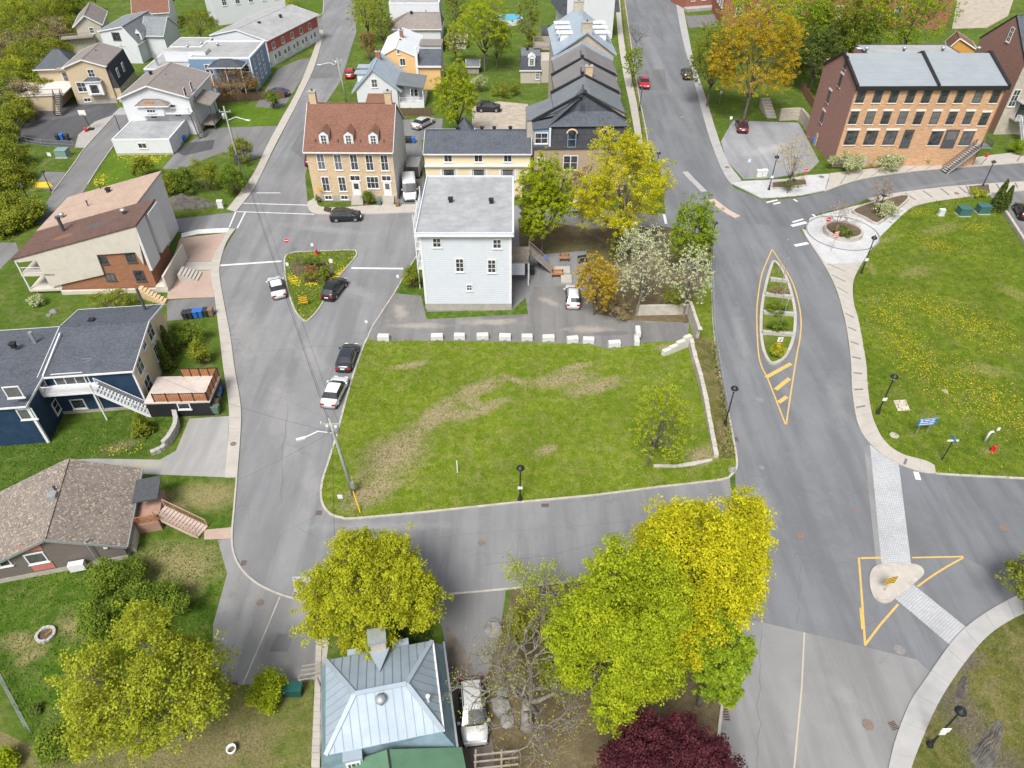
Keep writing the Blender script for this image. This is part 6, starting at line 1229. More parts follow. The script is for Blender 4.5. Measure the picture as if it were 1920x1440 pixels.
# between the streets
tree('bright yellow-green tree behind the cream row building', (812, 124, 898, 248), 1.6, 'lime', 210, 60, .19, .65, 51, .2); tree('large yellow-green backyard tree near the pool', (852, -10, 962, 112), 2.0, 'lime', 200, 55, .22, .8, 52, .24)
tree('loose green tree above the street at the top', (648, -20, 722, 68), 1.5, 'olive', 110, 45, .2, .7, 53, .16); tree('slim green tree beside the white flat-roofed house', (690, -10, 738, 95), 1.2, 'thicket', 100, 45, .2, .6, 54, .14); shrub('orange budding bush beside the apricot house', (672, 52, 708, 122), 'rust', 60, 45, .18, .6, 55)
tree('tall thin green tree beside the black flat roof', (965, -10, 1015, 85), 1.5, 'thicket', 90, 45, .2, .6, 56, .14); shrub('white blossom bush beside the garden shed', (876, 132, 918, 178), 'thicket', 50, 36, .14, .5, 57, leaf2='blossom'); shrub('clipped green hedge behind the parking area', (916, 152, 978, 182), 'thicket', 80, 50, .14, .45, 58, name='hedge')
tree('dense green tree behind the garage', (830, -20, 880, 60), 1.5, 'thicket', 90, 45, .2, .6, 59, .14)
# along the avenue
tree('small bright green street tree on the avenue verge', (1166, 86, 1212, 150), 1.4, 'fresh', 90, 50, .16, .5, 61, .09, name='street_tree'); bare('leafless street tree at the top of the avenue', (1170, 8, 1222, 92), 1.2, 62, None, tr=.14, mat=mBark, depth=5)
tree('orange leaved tree beside the avenue parking lot', (1328, 34, 1506, 205), 2.0, 'orange', 380, 60, .22, .8, 63, .3); tree('upright green tree left of the orange tree', (1288, 42, 1392, 190), .8, 'thicket', 260, 55, .2, .7, 64, .2)
tree('bright lime tree behind the orange tree', (1355, -30, 1510, 85), 1.5, 'lime', 280, 50, .24, .8, 65, .24)
for k, (bx, lf, lab) in enumerate([((1470, -10, 1545, 120), 'fresh', 'fresh green tree right of the orange tree'), ((1520, -20, 1610, 110), 'thicket', 'olive green tree behind the satellite dish end of the terrace'), ((1590, -25, 1680, 92), 'lime', 'pale lime tree behind the middle of the brick terrace'), ((1655, -20, 1772, 96), 'fresh', 'bright green tree at the right end of the tree belt'), ((1500, 60, 1570, 150), 'dark', 'dark green bush tree against the terrace end wall'), ((1560, 30, 1640, 105), 'green', 'dark green tree filling the belt behind the terrace')]):
    tree(lab, (bx[0]-14, bx[1]-10, bx[2]+14, bx[3]+12), 1.0, lf, 230, 50, .25, .9, 70+k, .2, group='tree belt behind the brick terrace')
tree('pinkish budding street tree by the lot entrance', (1450, 250, 1536, 348), 1.6, 'orange', 90, 14, .12, .6, 81, .08, twigs=110, name='street_tree'); bare('leafless young tree in the round planter', (1545, 342, 1618, 440), 1.0, 82, 'pink', 3, .1, .09, mat=mTwig, depth=5); tree('reddish budding young tree beside the curved planter wall', (1628, 328, 1678, 386), 1.0, 'pink', 60, 18, .12, .45, 83, .06, twigs=70, name='street_tree')
shrub('long white flowering hedge in front of the brick terrace', (1552, 280, 1634, 330), 'thicket', 110, 50, .14, .5, 84, leaf2='blossom'); shrub('white flowering hedge end beside the terrace door', (1628, 284, 1702, 322), 'thicket', 110, 50, .14, .5, 85, leaf2='blossom'); shrub('round white flowering bush by the terrace path', (1710, 280, 1752, 312), 'thicket', 60, 50, .14, .5, 86, leaf2='blossom'); shrub('bright green clipped bush at the right edge', (1892, 260, 1935, 294), 'fresh', 60, 60, .14, .45, 87)
shrub('white flowering shrub bed inside the curved planter', (1630, 372, 1692, 416), 'thicket', 70, 50, .12, .4, 88, leaf2='blossom'); conifer('left of two upright cedars by the park corner', (1862, 396), 5.0, 1.1, 'dark', 91, group='cedars by the park corner'); conifer('right of two upright cedars by the park corner', (1876, 398), 4.2, 1.0, 'dark', 92, group='cedars by the park corner')
shrub('yellow-green low bush in the pavement bed', (1816, 352, 1856, 368), 'olive', 40, 50, .12, .4, 93); tree('green branch tips at the right edge of the lower road', (1886, 1040, 2040, 1160), 1.5, 'thicket', 120, 50, .15, .6, 94, .2)
# west side shrubs
for k, (bx, lf, lab) in enumerate([((238, 290, 292, 340), 'thicket', 'rounded green shrub below the garage house lawn'), ((285, 318, 350, 370), 'thicket', 'low green shrub next to the flower bank'), ((300, 300, 380, 372), 'green', 'wide green thicket left of the utility pole'), ((350, 290, 420, 368), 'thicket', 'olive green thicket below the grey driveway'), ((400, 300, 470, 372), 'green', 'dense green thicket beside the footway bend'), ((425, 255, 478, 315), 'thicket', 'tall green shrub at the driveway corner')]):
    shrub(lab, bx, lf, 100, 50, .15, .6, 100+k, group='shrubs below the garage house')
shrub('dark green conifer bush on the corner lawn', (490, 165, 528, 208), 'green', 60, 50, .15, .5, 110); tree('rusty budding tree in front of the blue house', (398, 128, 482, 185), .5, 'rust', 120, 40, .16, .6, 111, .12, twigs=100); shrub('yellow-green shrub at the corner of the blue house', (462, 140, 488, 178), 'thicket', 40, 40, .15, .5, 112)
tree('yellowish tree behind the blue house', (330, 15, 410, 72), .8, 'thicket', 110, 45, .2, .7, 113, .15); tree('golden tree beside the red row house', (528, 0, 572, 60), .6, 'gold', 90, 45, .2, .6, 114, .12)
conifer('tall narrow cedar against the sand coloured front', (325, 668), 4.2, .75, 'dark', 115, n=700); conifer('second narrow cedar behind the sand coloured front', (318, 694), 4.0, .8, 'dark', 116, n=700); shrub('round yellow-green bush in the front garden', (350, 636, 396, 694), 'thicket', 70, 50, .12, .45, 117); shrub('spreading green garden plants above the bins', (300, 604, 398, 650), 'green', 100, 50, .12, .4, 118)
conifer('golden bushy conifer on the navy house lawn', (272, 812), 2.6, 1.2, 'thicket', 119, n=900); shrub('mixed shrubs along the cream house wall', (160, 545, 262, 582), 'thicket', 90, 40, .12, .4, 120); shrub('small white flowering shrub at the cream house corner', (48, 545, 84, 578), 'thicket', 30, 40, .12, .35, 121, leaf2='blossom'); shrub('round shrub beside the brick house entrance', (676, 352, 702, 388), 'green', 50, 50, .12, .4, 122)
shrub('small climbing shrub at the brick house corner', (590, 360, 602, 384), 'thicket', 16, 40, .1, .3, 123)
rb = random.Random(5); k = 0
for (u, v, w) in [(10, 20, 60), (60, 10, 60), (100, 25, 55), (30, 55, 65), (85, 60, 60), (118, 55, 45), (5, 90, 60), (55, 100, 62), (100, 95, 50), (20, 140, 62), (70, 135, 55), (105, 125, 36), (5, 180, 56), (45, 175, 55), (80, 165, 38), (18, 215, 52), (5, 255, 50), (35, 200, 45), (20, 290, 55), (-5, 330, 60), (30, 325, 36), (15, 385, 50), (38, 405, 44), (60, 395, 36), (5, 425, 36), (125, 5, 40), (150, 5, 40)]:
    shrub('scrubby spring-green bush in the wooded slope at the top left', (u-w*.85, v-w*.62, u+w*.85, v+w*.62), ('thicket', 'green', 'olive', 'thicket', 'straw')[rb.choice((0, 0, 0, 1, 2, 0, 4))] if v < 300 else 'thicket', 105, 44, .22, .8, 130+k, name='bush', group='bushes on the wooded slope', twigs=14); k += 1

for k, (bx, lf, lab) in enumerate([((900, 40, 960, 120), 'thicket', 'leafy backyard tree left of the little cottage'), ((830, 40, 880, 110), 'olive', 'olive backyard tree beside the grey garage'), ((985, 60, 1020, 100), 'thicket', 'small green tree behind the cottage roof deck')]): tree(lab, bx, .8, lf, 90, 45, .2, .7, 300+k, .12)
# ------------------------------------------------------------------ vehicles
def paint(name, col, rough=.28, metal=0.):
    return M('car_paint_'+name, col, rough, .03, 1, metal, .5, coat=.6)
mTyre = M('tyre_rubber', (.02, .02, .021), .9, .1, 5); mRim = M('alloy_rim', (.45, .46, .47), .35, .08, 4, .8); mCarGlass = M('car_glass', (.018, .022, .026), .04, .1, 1, 0, .8)
mHead = M('headlight_lens', (.65, .68, .70), .15, .05, 3, 0, .6); mTail = M('tail_light_lens', (.38, .012, .012), .2, .05, 3, 0, .6); mPlate = M('plate_white', (.75, .76, .78), .5, .02, 3); mSill = M('black_plastic', (.022, .022, .024), .7, .1, 3)
PROF = {  # stations along the length (fraction from rear): x, top z, belt z, roof half-width factor; g marks glass on the top face up to the next station
 'sedan': dict(L=4.7, Wd=1.84, st=[(0, .68, .66, .8), (.02, .92, .84, .86), (.06, 1.0, .9, .9), (.14, 1.05, .94, .9), (.27, 1.40, .97, .66), (.36, 1.46, .96, .68), (.50, 1.46, .94, .69), (.60, 1.40, .93, .66), (.74, 1.02, .92, .84), (.80, .98, .88, .9), (.94, .82, .76, .88), (.985, .68, .64, .82), (1, .5, .48, .74)], rg=(3, 4), wg=(7, 8)),
 'suv': dict(L=4.65, Wd=1.88, st=[(0, .8, .78, .84), (.015, 1.05, 1.0, .88), (.04, 1.16, 1.05, .86), (.12, 1.58, 1.06, .65), (.18, 1.66, 1.06, .67), (.40, 1.70, 1.04, .68), (.52, 1.67, 1.02, .67), (.58, 1.60, 1.01, .66), (.75, 1.14, 1.0, .84), (.80, 1.10, .98, .92), (.94, .98, .90, .9), (.985, .80, .76, .84), (1, .55, .52, .76)], rg=(2, 3), wg=(7, 8)),
 'hatch': dict(L=4.1, Wd=1.78, st=[(0, .7, .68, .84), (.02, .98, .92, .88), (.05, 1.06, .96, .86), (.15, 1.40, .98, .70), (.22, 1.48, .97, .71), (.42, 1.52, .95, .72), (.54, 1.49, .94, .71), (.60, 1.43, .93, .69), (.76, 1.04, .92, .86), (.82, .99, .9, .9), (.94, .86, .8, .88), (.985, .7, .66, .82), (1, .5, .48, .74)], rg=(2, 3), wg=(7, 8)),
 'van': dict(L=5.9, Wd=2.1, st=[(0, 1.2, 1.1, .92), (.008, 2.3, 1.3, .88), (.03, 2.52, 1.3, .86), (.05, 2.56, 1.3, .86), (.10, 2.58, 1.3, .86), (.40, 2.6, 1.3, .86), (.68, 2.55, 1.3, .85), (.74, 2.45, 1.3, .82), (.88, 1.42, 1.25, .9), (.91, 1.30, 1.15, .9), (.975, 1.08, 1.0, .88), (.99, .85, .8, .84), (1, .55, .52, .78)], rg=None, wg=(7, 8)),
}
def make_car(kind, pm, name='parked_car'):
    c = PROF[kind]; L, Wd, st = c['L'], c['Wd'], c['st']; hw = Wd/2; zb = .24
    e = empty(name); rows = []
    for (f, zt, zbelt, k) in st:
        x = (f-.5)*L; tap = 1-.24*(max(0, abs(f-.5)*2-.72)/.28)**2; w = hw*tap; wt = w*min(1, k/.92) if zt-zbelt > .15 else w*k/.92*.98
        zm = min(.55, zbelt*.75); ztop_e = zt-.03 if zt-zbelt > .15 else zt-.02
        rows.append([(x, -w*.93, zb), (x, -w, zm), (x, -w*.985, zbelt), (x, -wt, ztop_e), (x, -wt*.5, zt), (x, wt*.5, zt), (x, wt, ztop_e), (x, w*.985, zbelt), (x, w, zm), (x, w*.93, zb)])
    n = 10; body = MB(); V = [p for r in rows for p in r]; bf = []; gl = {'windscreen': [], 'rear_window': [], 'side_window': [], 'side_window2': []}
    a0, a1 = (c['rg'][0] if c['rg'] else 6), c['wg'][1]
    for i in range(len(rows)-1):
        for j in range(n-1):
            q = (i*n+j, (i+1)*n+j, (i+1)*n+j+1, i*n+j+1)
            if j in (3, 4, 5) and c['wg'][0] <= i < c['wg'][1]: gl['windscreen'].append(q)
            elif j in (3, 4, 5) and c['rg'] and c['rg'][0] <= i < c['rg'][1]: gl['rear_window'].append(q)
            elif j == 2 and a0 <= i < a1: gl['side_window'].append(q)
            elif j == 6 and a0 <= i < a1: gl['side_window2'].append(q)
            else: bf.append(q)
    bf += [tuple(range(n)), tuple(range((len(rows)-1)*n+n-1, (len(rows)-1)*n-1, -1))]
    for i in range(len(rows)-1): bf.append((i*n, i*n+n-1, (i+1)*n+n-1, (i+1)*n))
    ob = MB().add(V, bf).build('body', pm, e, sm=False); 
    for p in ob.data.polygons: p.use_smooth = True
    for nm, fs in gl.items():
        if fs:
            us = sorted({i for f in fs for i in f}); mp = {k: i for i, k in enumerate(us)}; me = MB().add([V[k] for k in us], [tuple(mp[k] for k in f) for f in fs]).mesh(nm.rstrip('2'), mCarGlass); bpy_o = inst(nm.rstrip('2'), me, e)
    # pillars
    pl = MB()
    for i in ((4, 5, 6) if kind != 'van' else (6,)):
        for j in (2, 6): pl.bar(Vector(rows[i][j]), Vector(rows[i][j+1]), .07, .03)
    pl.build('pillar', pm if kind == 'van' else mSill, e)
    wr = .33 if kind in ('sedan', 'hatch') else .37
    tm = MB().tube([(0, -.11, 0), (0, .11, 0)], wr, 16).mesh('tyre', mTyre); rm = MB().tube([(0, -.118, 0), (0, .118, 0)], wr*.62, 12).mesh('rim', mRim)
    for fx in (.2, .8):
        for sg in (-1, 1):
            w = empty('wheel', ((fx-.5)*L, sg*(hw-.1), wr), 0, e); inst('tyre', tm, w); inst('rim', rm, w)
    arch = MB()
    for fx in (.2, .8):
        for sg in (-1, 1): arch.tube([((fx-.5)*L+math.cos(t)*(wr+.05), sg*(hw*.985), wr+math.sin(t)*(wr+.05)) for t in np.linspace(.1, math.pi-.1, 8)], .05, 5)
    arch.build('wheel_arch', mSill if kind == 'suv' else pm, e)
    zl = st[1][2]-.12
    for sg in (-1, 1):
        MB().box(L/2*.93, L/2*.985, sg*hw*.62-.2, sg*hw*.62+.2, st[-2][2]-.06, st[-2][2]+.09).build('headlight', mHead, e); MB().box(-L/2-.01, -L/2*.965, sg*hw*.68-.2, sg*hw*.68+.2, zl-.12, zl+.1).build('tail_light', mTail, e)
        MB().box(L*.19, L*.225, sg*(hw+.11)-.1, sg*(hw+.11)+.1, st[7][2]+.0, st[7][2]+.15).build('mirror', pm, e)
    MB().box(-L/2-.03, -L/2+.02, -.25, .25, .62, .76).build('number_plate', mPlate, e); MB().box(L/2*.97, L/2+.01, -.6, .6, .32, .5).build('grille', mSill, e); MB().box(-L/2+.1, L/2-.1, -hw*.94, hw*.94, .18, .3).build('underbody', mSill, e)
    if kind in ('suv', 'hatch'):
        for sg in (-1, 1): MB().tube([((st[4][0]-.5)*L, sg*hw*.66, st[4][1]+.03), (0, sg*hw*.67, st[5][1]+.07), ((st[6][0]-.5)*L, sg*hw*.66, st[6][1]+.04)], .028, 5).build('roof_rail', mSill, e)
    MB().box(L*.17, L*.43, -.012, .012, st[9][1]-.03, st[9][1]+.006).build('bonnet_line', mSill, e) if False else None
    MB().box((st[8][0]-.5)*L-.02, (st[8][0]-.5)*L+.1, -hw*.7, hw*.7, st[8][1]-.03, st[8][1]+.012).build('wiper_cowl', mSill, e)
    return e
def place_car(kind, pm, label, tail, nose, name='parked_car', cat='car', sc=1.0, group=None):
    a, b = G(*tail), G(*nose); e = make_car(kind, pm, name); m = (a+b)/2; e.location = (m.x, m.y, .03); e.rotation_euler = (0, 0, math.atan2(b.y-a.y, b.x-a.x)); e.scale = (sc, sc, sc)
    tag(e, label, cat, group); return e
pW = paint('white', (.62, .63, .64)); pK = paint('black', (.012, .013, .015), .2); pG = paint('graphite', (.035, .04, .048), .25, .3); pS = paint('silver', (.54, .54, .53), .3, .25); pR = paint('red', (.42, .012, .02), .25); pM = paint('dark_red', (.09, .012, .016), .25); pB = paint('navy', (.018, .028, .055), .25)
place_car('sedan', pW, 'white sedan parked along the field kerb', (618, 766), (641, 718)); place_car('sedan', pG, 'graphite sedan parked along the field kerb ahead of the white one', (645, 698), (660, 656)); place_car('sedan', pW, 'white car passing left of the triangular island', (526, 561), (516, 530)); place_car('suv', pK, 'black station wagon parked at the triangular island', (613, 568), (643, 530))
cc = place_car('suv', pK, 'black car with its tailgate open beside the brick house', (624, 413), (676, 411)); MB().slab([(-2.0, -.7, 1.62), (-2.0, .7, 1.62), (-3.0, .65, 1.95), (-3.0, -.65, 1.95)], .07).build('tailgate', pK, cc)
place_car('suv', pW, 'white hatchback parked in the gravel yard', (1074, 579), (1073, 549)); v = place_car('van', pW, 'white cargo van beside the brick house', (768, 343), (770, 386), 'van', 'van'); place_car('sedan', pS, 'silver sedan in the small lot behind the brick house', (781, 243), (806, 230), sc=1.1); place_car('suv', pK, 'black car in the dirt lot behind the hedge', (897, 208), (936, 208), sc=1.05)
place_car('hatch', pR, 'red car parked beside the white gabled house', (655, 151), (660, 136), sc=1.1); place_car('sedan', pR, 'red car parked on the avenue', (1205, 150), (1209, 172), sc=1.15); place_car('suv', pK, 'black car driving up the avenue', (1290, 153), (1284, 136), sc=1.1); place_car('sedan', pM, 'dark red car parked in the pale lot', (1392, 251), (1388, 233), sc=1.1); place_car('suv', pK, 'black car cut by the right edge of the picture', (1922, 416), (1908, 390)); place_car('suv', pS, 'silver car under the bare tree branches', (884, 1298), (891, 1386)); place_car('suv', pW, 'white car at the top of the left street', (570, 62), (582, 52), sc=1.1); place_car('sedan', pB, 'dark blue car beside the blue house', (536, 180), (506, 180), sc=1.05); place_car('suv', pW, 'white car hidden behind the lime maple', (1100, 395), (1055, 395)); place_car('hatch', pM, 'dark red car half hidden behind the brick house', (580, 318), (588, 292))
# box trailer
t = empty('box_trailer', G(776, 336)); tag(t, 'small grey-white box trailer behind the white van', 'trailer'); MB().box(-1.0, 1.0, -.2, 3.4, .55, 2.3).build('body', mWhiteW, t); MB().box(-1.02, 1.02, -.22, 3.42, 2.302, 2.36).build('roof', mRoofPale, t); MB().box(-.95, .95, -.26, -.205, .6, 2.2).build('door', mDarkGrey, t)
for sg in (-1, 1): MB().tube([(sg*1.08-.1, 1.5, .35), (sg*1.08+.1, 1.5, .35)], .35, 14).build('wheel', mTyre, t)
MB().bar((0, -.2, .5), (0, -1.4, .45), .1).build('drawbar', mDarkGrey, t)
# ------------------------------------------------------------------ street furniture
mLampBlack = M('lamp_post_black', (.016, .018, .02), .45, .15, 4); mLampGlass = M('lamp_globe', (.62, .62, .6), .3, .04, 3); mSign = M('sign_white', (.66, .66, .66), .5, .03, 3); mSignR = M('sign_red', (.55, .02, .025), .45, .04, 3); mSignB = M('sign_blue', (.03, .14, .42), .45, .05, 3); mSignY = M('sign_yellow', (.75, .47, .02), .45, .04, 3); mPole = M('grey_wood_pole', (.30, .31, .265), .9, .22, 3)
def lamp_mesh():
    b = MB().lathe([(.24, 0), (.24, .12), (.15, .2), (.12, .7), (.09, .8), (.075, 1.0), (.06, 4.6), (.1, 4.66), (.1, 4.75)], (0, 0, 0), 10); pole = b.mesh('pole', mLampBlack, True)
    h = MB().lathe([(.1, 0), (.2, .08), (.24, .25), (.2, .3)], (0, 0, 4.75), 12).mesh('globe', mLampGlass, True)
    c = MB().lathe([(.36, 0), (.38, .05), (.30, .2), (.12, .32), (.05, .45), (.02, .5)], (0, 0, 5.05), 14).mesh('hood', mLampBlack, True)
    return pole, h, c
LM = lamp_mesh()
def lamp(label, base, topv, sign=0, z0=.1):
    z = min(6.2, max(3.6, zat(base[0], base[1], topv)-z0)); e = empty('street_lamp', G(base[0], base[1], 0)+Vector((0, 0, z0))); tag(e, label, 'street lamp', 'black street lamps'); e.scale = (1, 1, z/5.5)
    for n, m in zip(('pole', 'globe', 'hood'), LM): inst(n, m, e)
    if sign:
        MB().box(-.22, .22, -.14, -.1, 1.9, 2.3).build('small_sign', mSign, e)
        if sign > 1: MB().box(-.3, .3, -.15, -.1, 2.35, 2.85).build('small_sign', mSign, e)
    return e
lamp('black street lamp between the field and the avenue', (1358, 800), 723); lamp('black street lamp on the park edge near the blue sign', (1645, 776), 701, 1); lamp('black street lamp on the south kerb of the field', (975, 938), 873, 1); lamp('black street lamp leaning out beside the round plaza', (1614, 514), 441, 1); lamp('black street lamp on the rocky bank bottom right', (1742, 1398), 1328, 2); lamp('black street lamp by the blossom trees', (1330, 472), 414); lamp('black street lamp beside the planting bed at the lot entrance', (1441, 357), 290, 1); lamp('black street lamp in front of the brick terrace', (1738, 289), 236); lamp('black street lamp in the white flowering planter', (1643, 407), 374); lamp('black street lamp on the avenue verge', (1199, 208), 160); lamp('black street lamp partly behind the broad yellow maple', (1230, 325), 287); lamp('black street lamp in the left shrubs', (64, 396), 342, 0, 0); lamp('black street lamp beside the right edge bed', (1841, 352), 300); lamp('black street lamp by the timber steps', (97, 360), 322, 0, 0)
def sign_post(name, label, base, topv, build, cat='sign', z0=.1, r=.03, face=None, group=None):
    z = max(1.4, zat(base[0], base[1], topv)-z0); e = empty(name, G(base[0], base[1], 0)+Vector((0, 0, z0))); tag(e, label, cat, group); MB().tube([(0, 0, -.05), (0, 0, z)], r, 6).build('post', mSteel, e); build(e, z)
    e.rotation_euler = (0, 0, face or 0.); return e
def no_entry(e, z): 
    MB().tube([(0, -.04, z-.35), (0, -.06, z-.35)], .38, 20).build('disc', mSign, e); MB().tube([(0, -.05, z-.35), (0, -.07, z-.35)], .36, 20).build('red_disc', mSignR, e); MB().box(-.25, .25, -.078, -.069, z-.41, z-.29).build('white_bar', mSign, e)
def plate(w, h, m=None): 
    def f(e, z): MB().box(-w/2, w/2, -.06, -.035, z-h, z).build('plate', m or mSign, e)
    return f
def chevron(w, h, rows=4):
    def f(e, z):
        MB().box(-w/2, w/2, -.06, -.035, z-h, z).build('plate', mSignY, e)
        for i in range(rows):
            zz = z-h+h*(i+.25)/rows; t = h/rows*.5
            MB().add([(-w/2, -.064, zz-.0), (0, -.064, zz+t*.8), (w/2, -.064, zz), (w/2, -.064, zz+t*.95), (0, -.064, zz+t*1.75), (-w/2, -.064, zz+t*.95)], [(0, 1, 4, 5), (1, 2, 3, 4)]).build('chevron', mBlackTrim, e)
    return f
sign_post('no_entry_sign', 'red no-entry sign at the north corner of the triangular island', (543, 476), 446, no_entry); sign_post('no_entry_sign', 'red no-entry sign beside the bed at the lot entrance', (1505, 341), 316, no_entry); sign_post('no_entry_sign', 'no-entry sign at the edge of the round planter', (1544, 441), 407, no_entry)
def striped(e, z):
    MB().box(-.28, .28, -.06, -.035, z-1.0, z).build('plate', mSignR, e)
    for i in range(3): MB().add([(-.28, -.065, z-.95+i*.3), (.28, -.065, z-.75+i*.3), (.28, -.065, z-.62+i*.3), (-.28, -.065, z-.82+i*.3)], [(0, 1, 2, 3)]).build('white_stripe', mSign, e)
sign_post('plaza_sign', 'red and white striped sign on the round plaza', (1557, 473), 433, striped); sign_post('chevron_sign', 'yellow chevron board on the triangular island', (571, 574), 554, chevron(1.1, 1.1)); sign_post('chevron_sign', 'yellow and black chevron board on the small lower island', (1657, 1109), 1081, chevron(1.0, 1.0), face=.25)
def hazard(e, z): plate(.6, .6)(e, z); MB().add([(-.1, -.07, z-.5), (.02, -.07, z-.5), (.2, -.07, z-.15), (.08, -.07, z-.15)], [(0, 1, 2, 3)]).build('arrow', mBlackTrim, e); MB().box(-.22, .22, -.06, -.035, z-1.4, z-.65).build('board', mSignY, e); [MB().add([(-.22, -.066, z-1.35+i*.25), (.22, -.066, z-1.2+i*.25), (.22, -.066, z-1.09+i*.25), (-.22, -.066, z-1.24+i*.25)], [(0, 1, 2, 3)]).build('black_stripe', mBlackTrim, e) for i in range(3)]
sign_post('hazard_sign', 'striped hazard board with keep-right arrow at the median nose', (1453, 668), 632, hazard)
for i, (b, tv, lab) in enumerate([((1457, 520), 450, 'tall thin pole nearest the top of the median'), ((1459, 553), 485, 'second tall thin pole of the median'), ((1460, 586), 528, 'third tall thin pole of the median'), ((1460, 622), 562, 'tall thin pole nearest the median hazard board')]): sign_post('flag_pole', lab, b, tv, lambda e, z: MB().lathe([(.05, 0), (.06, .08), (.01, .14)], (0, 0, z), 8).build('finial', mSteel, e), 'pole', r=.045, group='thin poles on the median')
sign_post('parking_sign', 'white parking sign at the back of the island bed', (591, 487), 456, plate(.35, .45)); sign_post('parking_sign', 'white parking sign on the left tip of the island', (545, 523), 492, plate(.35, .5)); sign_post('parking_sign', 'white parking sign right of the island bed', (624, 508), 485, plate(.45, .6)); sign_post('parking_sign', 'white parking sign by the south-west corner of the field', (644, 957), 927, plate(.45, .5)); sign_post('parking_sign', 'white sign post in front of the shrub by the pale block', (749, 545), 515, plate(.3, .45)); sign_post('parking_sign', 'leaning sign post beside the field entrance', (690, 622), 600, plate(.3, .4)); sign_post('accessible_sign', 'pale blue sign at the lot corner', (1397, 336), 298, plate(.5, .55, M('sign_pale_blue', (.45, .6, .72), .5, .04, 3))); sign_post('parking_sign', 'white sign under the orange tree', (1348, 195), 170, plate(.45, .55)); sign_post('parking_sign', 'white sign at the pale lot kerb', (1365, 250), 218, plate(.45, .55)); sign_post('lane_sign', 'white sign beside the green transformer on the left', (102, 312), 286, plate(.6, .6), z0=0); sign_post('street_name_sign', 'orange street sign at the brick house corner', (605, 380), 352, plate(1.0, .35, M('sign_orange', (.6, .3, .03), .5)), z0=.1); sign_post('park_sign', 'small white sign beside the park hydrant', (1852, 836), 801, plate(.3, .4)); sign_post('lawn_sign', 'thin steel stake standing in the park grass', (1643, 573), 553, lambda e, z: None, 'post'); sign_post('lawn_sign', 'second thin steel stake in the park grass', (1695, 588), 569, lambda e, z: None, 'post'); sign_post('survey_stake', 'white wooden stake standing in the field', (858, 887), 864, lambda e, z: MB().box(-.05, .05, -.05, .05, 0, z).build('stake', mSign, e), 'stake'); sign_post('lamp_sign', 'blue disc sign on a post in the left shrubs', (61, 395), 380, lambda e, z: MB().tube([(0, -.1, z), (0, -.14, z)], .45, 14).build('disc', mSignB, e), 'sign', z0=0)
# blue direction board
e = empty('direction_board', G(1725, 816)+Vector((0, 0, .1))); tag(e, 'blue direction board with white lettering in the park', 'sign'); e.rotation_euler = (0, 0, .12)
for x in (-.55, .55): MB().tube([(x, 0, 0), (x, 0, 2.2)], .04, 6).build('post', mSteel, e)
MB().box(-1.0, 1.0, -.06, -.02, 1.35, 2.3).build('panel', mSignB, e); MB().box(-.96, .96, -.066, -.06, 2.24, 2.28).build('border', mSign, e)
for (x0, x1, z0, z1) in ((-.8, -.55, 1.95, 2.15), (-.4, .2, 2.0, 2.12), (.3, .7, 2.0, 2.12), (-.8, .1, 1.72, 1.84), (.2, .8, 1.72, 1.84), (-.8, .75, 1.46, 1.56)): MB().box(x0, x1, -.068, -.06, z0, z1).build('white_line', mSign, e)
e = empty('street_name_post', G(1765, 864)+Vector((0, 0, .1))); tag(e, 'black post with crossed street name blades in the park', 'sign'); MB().tube([(0, 0, 0), (0, 0, 2.6)], .05, 8).build('post', mLampBlack, e); MB().box(-.55, .55, -.02, .02, 2.6, 2.8).build('blade', mSign, e); MB().box(-.02, .02, -.5, .5, 2.82, 3.02).build('blade', mSignB, e)
def hydrant(label, base, z0=.1):
    e = empty('fire_hydrant', G(*base)+Vector((0, 0, z0))); tag(e, label, 'hydrant'); MB().lathe([(.2, 0), (.2, .08), (.13, .1), (.13, .6), (.18, .64), (.16, .8), (.05, .9)], (0, 0, 0), 12).build('body', mSignR, e, sm=True); MB().tube([(-.26, 0, .5), (.26, 0, .5)], .08, 8).build('nozzle', mSignR, e); MB().tube([(0, 0, .45), (0, -.26, .45)], .1, 8).build('nozzle', mSignR, e)
hydrant('red fire hydrant in the park grass', (1859, 848)); hydrant('red fire hydrant on the triangular island', (595, 479)); hydrant('red fire hydrant on the lawn of the brick terrace', (1848, 296), 0)
e = empty('vent_pipe', G(1844, 831)+Vector((0, 0, .1))); tag(e, 'white gooseneck vent pipe near the park hydrant', 'pipe'); MB().tube([(0, 0, 0), (0, 0, 1.3), (.08, 0, 1.5), (.25, 0, 1.55), (.35, 0, 1.4)], .11, 8).build('pipe', mSign, e, sm=True)
